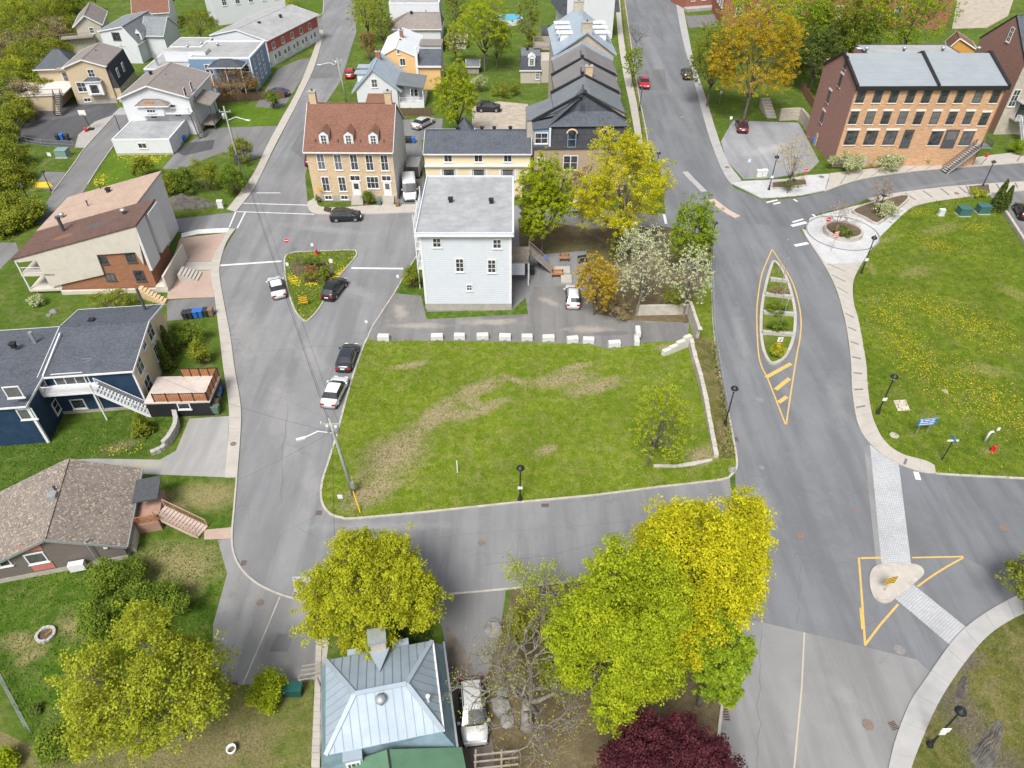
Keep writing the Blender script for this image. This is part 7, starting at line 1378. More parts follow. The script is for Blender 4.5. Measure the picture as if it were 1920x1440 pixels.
# cabinets
mTeal = M('teal_cabinet', (.045, .12, .105), .5, .1, 2)
def cabinet(label, base, w, d, h, m, name='transformer_cabinet', z0=.1):
    e = empty(name, G(*base)+Vector((0, 0, z0))); tag(e, label, 'cabinet'); MB().box(-w/2-.08, w/2+.08, -.1, d+.08, 0, .15).build('plinth', mConc, e); MB().box(-w/2, w/2, 0, d, .15, h).build('housing', m, e); MB().add([(-w/2-.03, -.05, h), (w/2+.03, -.05, h), (w/2+.03, d+.03, h+.08), (-w/2-.03, d+.03, h+.08), (-w/2-.03, -.05, h-.05), (w/2+.03, -.05, h-.05), (w/2+.03, d+.03, h-.05), (-w/2-.03, d+.03, h-.05)], [(0, 1, 2, 3), (4, 5, 1, 0), (5, 6, 2, 1), (6, 7, 3, 2), (7, 4, 0, 3)]).build('lid', m, e)
cabinet('left of two teal transformer cabinets in the park', (1808, 408), 1.7, 1.3, 1.25, mTeal); cabinet('right of two teal transformer cabinets in the park', (1844, 404), 1.7, 1.3, 1.25, mTeal); cabinet('pale green pedestal left of the teal cabinets', (1764, 407), .8, .5, 1.0, M('pale_green_cabinet', (.5, .56, .5), .5, .05, 2), 'cable_pedestal'); cabinet('green transformer by the left lane', (116, 297), 1.9, 1.5, 1.3, M('grey_green_cabinet', (.17, .26, .24), .5, .1, 2), z0=0); cabinet('white utility cabinet by the footway bend', (414, 391), .8, .4, 1.2, M('white_cabinet', (.6, .63, .6), .5, .05, 2), 'cable_pedestal', 0); cabinet('left of two white cabinets by the lot', (1423, 333), .8, .6, 1.1, MC['white_cabinet'], 'cable_pedestal', 0); cabinet('right of two white cabinets by the lot', (1433, 332), .8, .6, 1.1, MC['white_cabinet'], 'cable_pedestal', 0)
# wheeled bins
def bin_(label, base, m, z0=.1, rz=0., group=None):
    e = empty('wheeled_bin', G(*base)+Vector((0, 0, z0)), rz); tag(e, label, 'bin', group); MB().add([(-.24, -.28, .05), (.24, -.28, .05), (.24, .28, .05), (-.24, .28, .05), (-.3, -.36, 1.0), (.3, -.36, 1.0), (.3, .36, 1.0), (-.3, .36, 1.0)], [(0, 3, 2, 1), (4, 5, 6, 7), (0, 1, 5, 4), (1, 2, 6, 5), (2, 3, 7, 6), (3, 0, 4, 7)]).build('body', m, e); MB().add([(-.33, -.4, 1.0), (.33, -.4, 1.0), (.33, .4, 1.03), (-.33, .4, 1.03), (-.3, -.36, 1.06), (.3, -.36, 1.06), (.3, .38, 1.12), (-.3, .38, 1.12)], [(4, 5, 6, 7), (0, 1, 5, 4), (1, 2, 6, 5), (2, 3, 7, 6), (3, 0, 4, 7), (3, 2, 1, 0)]).build('lid', m, e)
    for s in (-1, 1): MB().tube([(s*.24-.04, .3, .12), (s*.24+.04, .3, .12)], .12, 8).build('wheel', mTyre, e)
bB = M('bin_blue', (.03, .13, .42), .5, .06, 3); bK = M('bin_charcoal', (.03, .033, .036), .55, .1, 3); bN = M('bin_green', (.09, .14, .10), .55, .1, 3); bBr = M('bin_brown', (.2, .13, .09), .6, .1, 3)
for i, (m, w) in enumerate(((bK, 'first charcoal bin from the left'), (bK, 'second charcoal bin from the left'), (bB, 'left blue bin of the middle pair'), (bB, 'right blue bin of the middle pair'), (bK, 'charcoal bin right of the blue pair'), (bBr, 'brown bin at the kerb end'))): bin_(w+' in the row beside the brick apron', (350+i*9.5, 598-i*1.3), m, .02, 0, 'bins beside the brick apron')
for (p, m, w) in (((412, 742), bB, 'blue bin'), ((410, 753), bN, 'upper green bin'), ((407, 766), bBr, 'brown topped bin'), ((408, 776), bN, 'lower green bin')): bin_(w+' at the end of the black terrace wall', p, m, .13, 1.57, 'bins by the terrace')
for (p, m, w) in (((110, 263), bK, 'charcoal bin left'), ((118, 262), bB, 'blue bin middle'), ((128, 263), bK, 'charcoal bin right')): bin_(w+' of three on the dark lot', p, m, .02, 0, 'bins on the dark lot')
for (p, m, w) in (((762, 268), bK, 'left charcoal bin'), ((769, 268), bK, 'right charcoal bin'), ((776, 268), bB, 'blue bin')): bin_(w+' of the row behind the brick house', p, m, .02, 0, 'bins behind the brick house')
for (p, m, w) in (((1012, 497), bB, 'left blue bin'), ((1022, 497), bB, 'right blue bin'), ((998, 515), bK, 'dark bin'), ((347, 266), bB, 'blue bin by the white garage'), ((712, 385), bN, 'dark green bin in front of the brick house'), ((746, 388), bBr, 'brown topped bin by the brick house door'), ((522, 106), bB, 'blue bin by the red row house'), ((508, 126), bN, 'dark green bin by the red row house'), ((1521, 262), bB, 'blue bin against the terrace end wall'), ((1524, 270), bB, 'lower blue bin against the terrace end wall')): bin_(w+(' by the wooden stair of the pale block' if 990 < p[0] < 1030 else ''), p, m, .12 if 990 < p[0] < 1030 else .02)
# benches and boxes behind the pale block
def bench(label, base, m, w=1.8, rz=0.):
    e = empty('bench', G(*base)+Vector((0, 0, .12)), rz); tag(e, label, 'bench')
    for i in range(3): MB().box(-w/2, w/2, -.25+i*.17, -.1+i*.17, .42, .47).build('seat_plank', m, e)
    for i in range(2): MB().box(-w/2, w/2, .27, .31, .6+i*.18, .74+i*.18).build('back_plank', m, e)
    for s in (-1, 1): MB().box(s*w*.42-.05, s*w*.42+.05, -.22, .3, 0, .42).box(s*w*.42-.05, s*w*.42+.05, .27, .31, .42, .95).build('leg', mDarkGrey, e)
bench('orange wooden bench behind the pale block', (1058, 490), mWoodO, 1.4); bench('black bench right of the orange one', (1092, 493), mBlackTrim, 1.3, .3); bench('wooden bench beside the paved steps', (1045, 520), mWoodO, 1.6)
raised('garden_path', [(1032, 502), (1068, 501), (1069, 514), (1033, 516)], .2, mSlab)
st = empty('garden_steps', G(1062, 530)); tag(st, 'short flight of pale concrete steps beside the parked white car', 'steps')
for i in range(4): MB().box(-.7, .7, -.3+i*.4, .1+i*.4, 0, .28+i*.06).build('step', mSlab, st)
# ------------------------------------------------------------------ concrete blocks
mBlock = M('white_concrete_block', (.53, .525, .51), .9, .08, 2.2, bump=.01, dirt=(.45, .44, .42))
def block_mesh(L, w, h):
    return MB().add([(-L/2, -w/2, .0), (-L*.18, -w/2, 0), (-L*.13, -w/2, .1), (L*.13, -w/2, .1), (L*.18, -w/2, 0), (L/2, -w/2, 0), (L/2, -w/2, h*.85), (L/2-.04, -w*.36, h), (-L/2+.04, -w*.36, h), (-L/2, -w/2, h*.85),
        (-L/2, w/2, 0), (-L*.18, w/2, 0), (-L*.13, w/2, .1), (L*.13, w/2, .1), (L*.18, w/2, 0), (L/2, w/2, 0), (L/2, w/2, h*.85), (L/2-.04, w*.36, h), (-L/2+.04, w*.36, h), (-L/2, w/2, h*.85)],
        [(0, 1, 2, 3, 4, 5, 6, 9), (9, 6, 7, 8), (15, 14, 13, 12, 11, 10, 19, 16), (16, 19, 18, 17), (8, 7, 17, 18), (5, 15, 16, 6), (6, 16, 17, 7), (10, 0, 9, 19), (19, 9, 8, 18), (2, 12, 13, 3), (1, 11, 12, 2), (3, 13, 14, 4), (0, 10, 11, 1), (4, 14, 15, 5)]).mesh('concrete_block', mBlock)
BM = block_mesh(1.35, .62, .72); ORD = ['first', 'second', 'third', 'fourth', 'fifth', 'sixth', 'seventh', 'eighth', 'ninth', 'tenth']
for i, (u, v) in enumerate([(720, 638), (820, 637), (862, 636), (905, 636), (947, 637), (988, 638), (1028, 639), (1073, 642), (1103, 643), (1151, 650)]):
    o = inst('concrete_block', BM, None, G(u, v)+Vector((0, 0, .1)), (-.03, .05, -.02, .06, -.05, .02, .05, .14, -.06, .1)[i], (1+.05*math.sin(i*2.3), 1+.06*math.cos(i*1.7), 1+.07*math.sin(i*3.1))); tag(o, ORD[i]+' white concrete block from the left along the field', 'block', 'concrete blocks along the field')
for i, (u, v, z) in enumerate([(1193, 643, .1), (1195, 628, .1), (1194, 636, .82)]): o = inst('concrete_block', BM, None, G(u, v)+Vector((0, 0, z)), 1.5); tag(o, ('nearer lower', 'farther lower', 'upper')[i]+' block of the white block stack near the wall', 'block', 'stacked concrete blocks')
# retaining wall along the field, stepped down
WP = [(1293, 648), (1301, 683), (1312, 718), (1322, 762), (1332, 812), (1342, 860)]; WG = [G(*p) for p in WP]; wh = [1.15, 1.1, 1.0, .85, .65, .4]
e = empty('retaining_wall', WG[0]); tag(e, 'weathered concrete block wall stepping down the right side of the field', 'wall'); mWall = M('weathered_wall_concrete', (.43, .40, .35), .92, .15, 1.6, bump=.015, dirt=(.3, .27, .22))
for i in range(5):
    a, b = WG[i]-WG[0], WG[i+1]-WG[0]; n = 3
    for j in range(n):
        p, q = a.lerp(b, j/n), a.lerp(b, (j+1)/n-.012); h = wh[i]+(wh[i+1]-wh[i])*(j/n); jit = random.Random(i*9+j).uniform(-.05, .05); m = MB(); d = (q-p).normalized(); nn = Vector((-d.y, d.x, 0))*(.22+jit*.4)
        m.prism([(p+nn).to_2d(), (p-nn).to_2d(), (q-nn).to_2d(), (q+nn).to_2d()], .05, h+jit); m.build('block', mWall, e)
e2 = empty('stepped_wall', G(1242, 668)); tag(e2, 'pale stepped concrete wall end at the top right of the field', 'wall'); L2 = G(1292, 648)-G(1242, 668)
for i, h in enumerate((.8, .95, 1.25, 1.6)): a = L2*(i/4); b = L2*((i+1)/4-.01); m = MB(); d = (b-a).normalized(); nn = Vector((-d.y, d.x, 0))*.25; m.prism([(a+nn).to_2d(), (a-nn).to_2d(), (b-nn).to_2d(), (b+nn).to_2d()], .05, h); m.build('block', M('pale_wall_concrete', (.55, .53, .48), .9, .1, 2, dirt=(.4, .38, .33)), e2)
e3 = empty('concrete_wall', G(1306, 640)); tag(e3, 'grey concrete retaining wall beside the brush, below the guard rail', 'wall'); a = Vector((0, 0, 0)); b = G(1290, 590)-G(1306, 640); d = b.normalized(); nn = Vector((-d.y, d.x, 0))*.18
MB().prism([(a+nn).to_2d(), (a-nn).to_2d(), (b-nn).to_2d(), (b+nn).to_2d()], .05, 2.0).build('wall_panel', mWall, e3); c = G(1192, 592)-G(1306, 640); MB().prism([b.to_2d()+Vector((0, .2)), b.to_2d()-Vector((.1, .15)), c.to_2d()-Vector((0, .15)), c.to_2d()+Vector((0, .2))], .05, 1.5).build('wall_panel', mWall, e3)
MB().box(-.25, .25, -.5, .1, 2.002, 2.12).build('coping', mWall, e3)
# bank between wall and avenue
K = [(1337, 640), (1345, 683), (1352, 718), (1361, 762), (1369, 812), (1376, 860)]; vs = []; fs = []
for i in range(6): a = WG[i]; b = G(*K[i]); vs += [(a.x+.2, a.y, wh[i]-.1), ((a.x+b.x)/2, (a.y+b.y)/2, wh[i]*.75), (b.x-.15, b.y, .13)]
for i in range(5): fs += [(i*3, i*3+1, i*3+4, i*3+3), (i*3+1, i*3+2, i*3+5, i*3+4)]
tag(MB().add(vs, fs).build('bank', M_lawn('dry_bank_turf', (.07, .09, .018), (.16, .14, .04), .9, pxblobs([(1345, 690, 1350, 740, .8), (1350, 790, 1355, 840, .6)]), (.22, .15, .09), .7), sm=True), None, None, None, 'structure')
# guard rail
gr = empty('guard_rail', G(1336, 470)); tag(gr, 'low steel guard rail between the shrubs and the avenue', 'railing'); GP_ = [G(*p)-G(1336, 470) for p in [(1336, 470), (1334, 520), (1335, 570), (1338, 620), (1345, 670), (1352, 712), (1359, 752), (1363, 775)]]
for h in (.45, .8): MB().tube([p+Vector((0, 0, h+.1)) for p in GP_], .05, 6).build('rail', mSteel, gr)
for p in [GP_[0].lerp(GP_[0], 0)]+[GP_[i].lerp(GP_[i+1], t) for i in range(7) for t in (0.5, 1.0)]: MB().box(p.x-.05, p.x+.05, p.y-.05, p.y+.05, 0, 1.0).build('post', mSteel, gr)
raised('stone_edge', [(1225, 873), (1265, 874), (1300, 868), (1335, 862), (1335, 866), (1300, 875), (1265, 879), (1225, 878)], .22, mWall)
# ------------------------------------------------------------------ planters, plaza, islands
pc = G(1579, 438); 
def disc(c, r, n=40): return [(c.x+r*math.cos(2*math.pi*i/n), c.y+r*math.sin(2*math.pi*i/n)) for i in range(n)]
struct('plaza', MB().prism(disc(pc, 4.95), 0, .16, False), mPaverW); struct('plaza', MB().prism(GP([(1508, 440), (1518, 410), (1600, 388), (1660, 378), (1700, 395), (1680, 415), (1650, 445), (1616, 494), (1548, 496)], 0), 0, .145, False), mPaverW)
struct('plaza', MB().prism(GP([(1372, 345), (1390, 341), (1470, 337), (1512, 330), (1555, 327), (1546, 358), (1502, 367), (1455, 371), (1427, 372)], 0), 0, .14, False), mPaverW)
struct('plaza_edging', strip_mb([Vector(p) for p in disc(pc, 5.0)], .22, 0, .175, True), mDarkGrey if False else M('dark_paver_edge', (.2, .2, .2), .9, .1, 3))
e = empty('round_planter', pc+Vector((0, 0, .16))); tag(e, 'round concrete planter with a bare young tree on the paved plaza', 'planter'); m = MB(); n = 36
for r, z in ((2.75, 0), (2.75, .62), (2.35, .62), (2.35, .4)): m.v += [(r*math.cos(2*math.pi*i/n), r*math.sin(2*math.pi*i/n), z) for i in range(n)]
m.f += [(k*n+i, k*n+(i+1) % n, (k+1)*n+(i+1) % n, (k+1)*n+i) for k in range(3) for i in range(n)]; m.build('rim', mConc, e, sm=False); MB().prism([(2.36*math.cos(2*math.pi*i/n), 2.36*math.sin(2*math.pi*i/n)) for i in range(n)], .05, .42, False).build('soil', mMulch, e)
shrub('low green ground cover in the round planter', (1555, 424, 1602, 446), 'green', 60, 40, .1, .25, 201, z0=.55, name='ground_cover')
def bed(label, px, h, mat, soil=None, name='planter', w=.25, sm=3):
    e = empty(name, G(*px[0])); tag(e, label, 'planter'); P = [p-e.location.to_2d() for p in GP(px, sm, True)]
    strip_mb(P, w, .05, h, True).build('rim', mat, e); MB().prism(P, .05, h-.1, False).build('soil', soil or mMulch, e); return e
bed('curved concrete planter along the footway', [(1597, 400), (1620, 388), (1650, 380), (1690, 370), (1702, 374), (1690, 388), (1655, 416), (1640, 423), (1620, 412)], .5, mConc); bed('square planting bed at the lot entrance', [(1447, 345), (1508, 338), (1512, 350), (1449, 356)], .35, mConc, sm=0); bed('planting bed on the right footway', [(1812, 352), (1852, 348), (1856, 366), (1822, 370)], .35, mConc, sm=0)
shrub('green plants in the bed at the lot entrance', (1455, 340, 1505, 354), 'green', 40, 40, .1, .25, 202, z0=.3, name='ground_cover')
MED = [(1451, 492), (1464, 505), (1478, 535), (1488, 575), (1490, 610), (1484, 645), (1470, 672), (1452, 683), (1440, 678), (1430, 655), (1426, 620), (1428, 575), (1437, 530), (1445, 503)]
me_ = raised('median_island', MED, .2, M_lawn('median_turf', (.07, .13, .012), (.16, .2, .025), .5), 3); kerb(MED, 3, .35, .28, True)
mStoneB = M('grey_stone_block', (.36, .345, .32), .9, .12, 2, bump=.01)
for i, (a, b_, lab) in enumerate([((1443, 528), (1476, 532), 'top'), ((1433, 556), (1484, 562), 'second'), ((1430, 590), (1488, 594), 'third'), ((1428, 628), (1485, 632), 'lowest')]):
    A, B = G(*a), G(*b_); o = empty('planter_wall', A); tag(o, lab+' grey stone wall stepping across the median planter', 'planter wall', 'stone walls across the median'); n = 3
    for j in range(n): p = (B-A)*(j/n); q = (B-A)*((j+1)/n-.008); MB().prism([p.to_2d()+Vector((0, .22)), p.to_2d()-Vector((0, .22)), q.to_2d()-Vector((0, .22)), q.to_2d()+Vector((0, .22))], .15, .62).build('block', mStoneB, o)
for i, (bx, lf, lab) in enumerate([((1440, 538, 1478, 554), 'straw', 'yellowish plants in the upper median bed'), ((1433, 566, 1484, 588), 'green', 'green plants in the middle median bed'), ((1431, 600, 1486, 622), 'green', 'green plants in the lower median bed'), ((1436, 640, 1480, 672), 'olive', 'yellow-green plants at the median nose')]): shrub(lab, bx, lf, 70, 40, .11, .3, 210+i, z0=.2, name='ground_cover')
IS2 = [(1633, 1084), (1642, 1066), (1667, 1061), (1716, 1062), (1728, 1073), (1719, 1085), (1676, 1120), (1661, 1129), (1645, 1124), (1636, 1110)]; raised('traffic_island', IS2, .14, M('island_concrete', (.42, .385, .34), .9, .1, 1.2, dirt=(.33, .3, .27)), 3); kerb(IS2, 3, .3, .16, True)
def capsule(px, w, z, mat): return struct('traffic_island', strip_mb(GP(px, 4, False), w, 0, z), mat)
capsule([(1284, 323), (1295, 335), (1320, 360)], 1.0, .12, mSlabG); capsule([(1334, 375), (1360, 395), (1383, 408)], 1.1, .12, M('reddish_concrete', (.46, .36, .31), .9, .1, 2)); capsule([(1322, 358), (1332, 376)], .5, .03, mWhitePaint) if False else None
# plants on triangle island
for i, (bx, lf, lab) in enumerate([((555, 486, 610, 500), 'green', 'green plants at the back of the island bed'), ((598, 494, 622, 528), 'green', 'tall green plants at the right of the island bed'), ((556, 508, 612, 532), 'thicket', 'low green plants at the front of the island bed'), ((565, 494, 600, 516), 'rust', 'dry brown plants in the middle of the island bed')]): shrub(lab, bx, lf, 50, 40, .11, .25, 220+i, z0=.12, name='ground_cover')
# ------------------------------------------------------------------ utility poles and wires
def cable(label, pts, sag=.5, r=.012, mat=None):
    P = []; 
    for a, b in zip(pts[:-1], pts[1:]):
        a = Vector(a); b = Vector(b)
        for i in range(13): t = i/12; p = a.lerp(b, t); p.z -= sag*4*t*(1-t); P.append(p)
    o = MB().tube(P, r, 4).build('overhead_wire', mat or mLampBlack); tag(o, label, 'wire'); return o
def upole(label, base, top_px, ztop, arm=None, trans=0, z0=.05, r=.17):
    b = G(*base); t = G(top_px[0], top_px[1], ztop); e = empty('utility_pole', b+Vector((0, 0, z0))); tag(e, label, 'utility pole'); d = t-b; d = Vector((d.x, d.y, ztop)); MB().tube([(0, 0, -.1), d*.5, d], [r, r*.85, r*.65], 10).build('pole', mPole, e, sm=True)
    if arm:
        q = G(arm[0], arm[1], ztop*.86)-e.location; s = d*.82; MB().tube([s, s.lerp(q, .5)+Vector((0, 0, .5)), q], .055, 6).build('lamp_arm', mWhiteW, e); dd = (q-s); dd.z = 0; dd.normalize(); MB().bar(q-dd*.1, q+dd*.65, .24, .13).build('lamp_head', mWhiteW, e)
    for i in range(trans): MB().lathe([(.2, 0), (.24, .1), (.24, .8), (.1, .9)], tuple(d*.84+Vector((.38 if i % 2 else -.38, -.1*i, 0))), 12).build('transformer', mSteel, e, sm=True)
    MB().bar(d*.93+Vector((-.9, 0, 0)), d*.93+Vector((.9, 0, 0)), .1, .12).build('crossarm', mPole, e)
    for x in (-.8, 0, .8): MB().lathe([(.03, 0), (.06, .08), (.05, .2), (.02, .24)], tuple(d*.93+Vector((x, 0, .06))), 8).build('insulator', mSign, e, sm=True)
    return b, b+d+Vector((0, 0, z0)), e
zp = zat(663, 928, 790); B1, T1, e1 = upole('wooden utility pole with street lamp at the field corner', (663, 928), (617, 785), zp, (570, 821), 2); MB().bar((.15, -.2, 1.2), (.15, -.2, 1.9), .35, .2).build('meter_box', mSteel, e1)
g = G(676, 963); gy = MB().tube([T1*.9+B1*.1, g+Vector((0, 0, .1))], .025, 5).build('guy_wire', mSteel); tag(gy, 'steel guy wire with yellow guard at the field corner', 'wire'); d = (T1-g); MB().tube([g+Vector((0, 0, .15)), g+d*.24], .06, 6).build('guard', mSignY, gy)
zp2 = zat(457, 340, 199); B2, T2, e2_ = upole('tall utility pole with street lamp beside the left thicket', (457, 340), (419, 199), zp2, (462, 225), 1, 0); MB().bar((-.2, -.2, 3.5), (-.2, -.2, 4.6), .4, .3).build('junction_box', mDarkGrey, e2_)
zp3 = zat(651, 195, 108); B3, T3, _ = upole('dark utility pole with transformer and lamp behind the brick house', (651, 195), (631, 108), zp3, (601, 121), 1, 0)
zp4 = zat(248, 146, 83); B4, T4, _ = upole('weathered utility pole between the beige and white houses', (248, 146), (226, 83), zp4, None, 0, 0)
cable('upper power line across the left junction', [T1, T2], 1.2); cable('second power line across the left junction', [T1+Vector((.7, 0, -.5)), T2+Vector((.7, 0, -.5))], 1.3); cable('telephone line across the left junction', [T1-Vector((0, 0, 1.8)), T2-Vector((0, 0, 1.8))], 1.6, .02); cable('power line along the left street', [T2, T3], 1.0); cable('power line to the beige house pole', [T2, T4], 1.0); cable('service line from the field corner pole to the navy house', [T1-Vector((0, 0, 1.6)), G(258, 690, 6.2)], .8); cable('service line from the field corner pole to the bungalow', [T1-Vector((0, 0, 1.6)), G(186, 1000, 4.5)], .8); cable('service line crossing to the maple beside the chimney', [T1-Vector((0, 0, 1.4)), G(628, 1150, 6.0)], .4)
# ------------------------------------------------------------------ small ground things
def disc_on(label, p, r, m, name='manhole_cover', z=.036, hx=1.):
    c = G(*p); o = MB().prism([(r*math.cos(i*.3927)*hx, r*math.sin(i*.3927)) for i in range(16)], 0, .012).build(name, m, None, (c.x, c.y, z)); MB().prism([(r*.8*math.cos(i*.3927)*hx, r*.8*math.sin(i*.3927)) for i in range(16)], .012, .02).build('lid', m, o); tag(o, label, 'manhole'); return o
mIron = M('rusty_iron', (.18, .135, .115), .85, .2, 6); mIronG = M('grey_iron', (.2, .19, .185), .8, .2, 6)
for (p, lab, m, r, z) in [((903, 1018), 'rusty manhole cover on the side street', mIron, .33, .036), ((563, 1100), 'manhole cover in a pale patch at the lower left bend', mIron, .4, .036), ((1424, 750), 'grey manhole cover left of the yellow hatching', mIronG, .45, .036), ((1428, 877), 'rusty cover near the field corner', mIronG, .28, .036), ((1500, 1004), 'manhole cover in the middle of the junction', mIron, .4, .036), ((1603, 958), 'small cover left of the paver crossing', mIron, .26, .036), ((1686, 1219), 'large cover at the asphalt seam', mIronG, .42, .04), ((1627, 1359), 'manhole cover on the lower road', mIron, .4, .04), ((1884, 992), 'cover on the right branch road', mIron, .4, .036), ((1676, 818), 'beige well cover in the park grass', mFound, .45, .125), ((1771, 735), 'small well cover in the park grass', mFound, .3, .125), ((602, 165), 'manhole cover on the left street', mIronG, .5, .036), ((1279, 220), 'manhole cover on the avenue', mIronG, .5, .036), ((438, 834), 'rusty cover in the left footway', mIron, .3, .145), ((488, 1130), 'rust stained cover in the lower driveway', mIron, .3, .03), ((1793, 364), 'rusty cover in the right footway', mIron, .4, .145), ((1540, 333), 'round cover in the white paving', mIron, .45, .15), ((1363, 315), 'round cover in the avenue footway', mIron, .4, .145)]: disc_on(lab, p, r, m, z=z)
def grate(label, p, w, d, rz=0.):
    c = G(*p); e = empty('drain_grate', (c.x, c.y, .034), rz); tag(e, label, 'drain'); MB().box(-w/2, w/2, -d/2, d/2, 0, .012).build('frame', mIron, e)
    for i in range(5): MB().box(-w/2+.06, w/2-.06, -d/2+d*(i+.3)/5, -d/2+d*(i+.65)/5, .012, .022).build('bar', mBlackTrim, e)
for a in (('drain grate at the field corner bend', (598, 962), .6, .5), ('drain grate on the side street below the lamp', (1022, 948), .75, .4), ('drain grate beside the avenue kerb', (1380, 824), .5, .6), ('drain grate on the lower road by the footway', (1675, 1361), .6, .6, .3), ('drain grate at the lower left bend', (457, 1056), .5, .5), ('drain grate near the maroon maple', (1361, 1340), .5, .9), ('drain grate by the island kerb', (925, 946), .3, .3)): grate(*a)
raised('concrete_pad', [(1674, 752), (1697, 751), (1706, 771), (1683, 772)], .135, M('spalled_concrete', (.52, .46, .38), .9, .15, 2, dirt=(.3, .22, .16)), label='weathered concrete pad in the park grass')
# fire pit, barrel, fence, grit boat, hoop, rocks
e = empty('fire_pit', G(87, 1191)); tag(e, 'round stone fire pit with ash on the lower left lawn', 'fire pit')
for i in range(14): a = i*.4488; MB().box(-.14, .14, -.11, .11, 0, .22+.03*(i % 3)).build('stone', mStoneB, e, (.62*math.cos(a), .62*math.sin(a), 0), a+1.57)
MB().prism([(.55*math.cos(i*.52), .55*math.sin(i*.52)) for i in range(12)], .01, .08).build('ash', mMulch, e); MB().bar((0, -.1, .12), (.35, .3, .2), .07).build('log', mWoodO, e)
e = empty('white_tub', G(436, 1408)); tag(e, 'white round tub on the rough grass', 'tub'); MB().lathe([(.28, 0), (.34, .45), (.28, .46), (.24, .2)], (0, 0, 0), 16).build('tub', mSign, e, sm=True); MB().prism([(.23*math.cos(i*.52), .23*math.sin(i*.52)) for i in range(12)], .2, .24).build('soil', mMulch, e)
e = empty('wire_fence', G(0, 1268)); tag(e, 'wire mesh fence along the lower left yard', 'fence'); A = Vector((0, 0, 0)); B = G(60, 1376)-G(0, 1268); A2 = G(-60, 1150)-G(0, 1268)
for i in range(7): p = A2.lerp(B, i/6); MB().tube([p, p+Vector((0, 0, 1.3))], .035, 6).build('post', mSteel, e)
for h in (.1, .45, .85, 1.25): MB().tube([A2+Vector((0, 0, h)), B+Vector((0, 0, h))], .018, 5).build('wire', mSteel, e)
e = empty('rescue_boat', G(82, 349), .05); tag(e, 'upturned yellow boat on the paved bay at the left', 'boat'); MB().add([(-1.2, -.45, 0), (1.0, -.5, 0), (1.45, 0, 0), (1.0, .5, 0), (-1.2, .45, 0), (-.95, -.3, .55), (.8, -.32, .6), (1.1, 0, .55), (.8, .32, .6), (-.95, .3, .55)], [(5, 6, 7, 8, 9), (0, 1, 6, 5), (1, 2, 7, 6), (2, 3, 8, 7), (3, 4, 9, 8), (4, 0, 5, 9)]).build('hull', mSignY, e); MB().box(-1.0, .9, -.04, .04, .58, .66).build('keel', mSignY, e)
e = empty('basketball_hoop', G(171, 243)); tag(e, 'portable basketball hoop on the dark lot', 'hoop'); MB().box(-.5, .5, -.4, .4, 0, .25).build('base', mSill, e); MB().tube([(0, 0, .2), (-.3, -.2, 3.2)], .06, 8).build('pole', mSill, e); MB().box(-.95, .35, -.34, -.3, 2.8, 3.7).build('backboard', mSign, e); MB().tube([(-.3+.23*math.cos(i*.52), -.62+.23*math.sin(i*.52), 3.0) for i in range(13)], .02, 5).build('rim', mSignR, e)
e = empty('red_drum', G(162, 247)); tag(e, 'small red drum on the dark lot', 'drum'); MB().lathe([(.25, 0), (.27, .1), (.25, .4), (.27, .7), (.2, .8)], (0, 0, 0), 12).build('drum', mSignR, e, sm=True)
mRock = M('grey_rock', (.22, .21, .195), .95, .3, 1.5, bump=.05); rk = random.Random(8)
def rock(label, p, r, m=None, fl=.6):
    c = G(*p); vs = []; fs = []; n = 9; rr = [(0, .0, 1.0), (.35, .35, .95), (.7, .75, .7), (1., .95, .25)]
    b = MB(); prof = [(r*1.05, -.05), (r, .25*r), (r*.8, .55*r*fl*1.4), (r*.4, .8*r*fl*1.3)]; b.lathe(prof, (0, 0, 0), n); b.v = [(x*rk.uniform(.75, 1.25), y*rk.uniform(.7, 1.2), z*rk.uniform(.8, 1.25)) for x, y, z in b.v]; o = b.build('rock', m or mRock, None, (c.x, c.y, .02), rk.uniform(0, 6)); tag(o, label, 'rock'); return o
for p, r, lab in [((926, 1180), .75, 'large grey boulder beside the driveway under the bare tree'), ((938, 1325), .7, 'grey boulder right of the parked silver car'), ((942, 1300), .45, 'smaller boulder behind the silver car boulder'), ((950, 1352), .5, 'flat boulder near the front of the silver car'), ((100, 585), .45, 'pale rock on the lawn above the navy roof'), ((92, 592), .35, 'second pale rock above the navy roof')]: rock(lab, p, r)
mSlate = M('dark_layered_rock', (.10, .093, .085), .95, .45, 1.6, bump=.08, dirt=(.17, .145, .085))
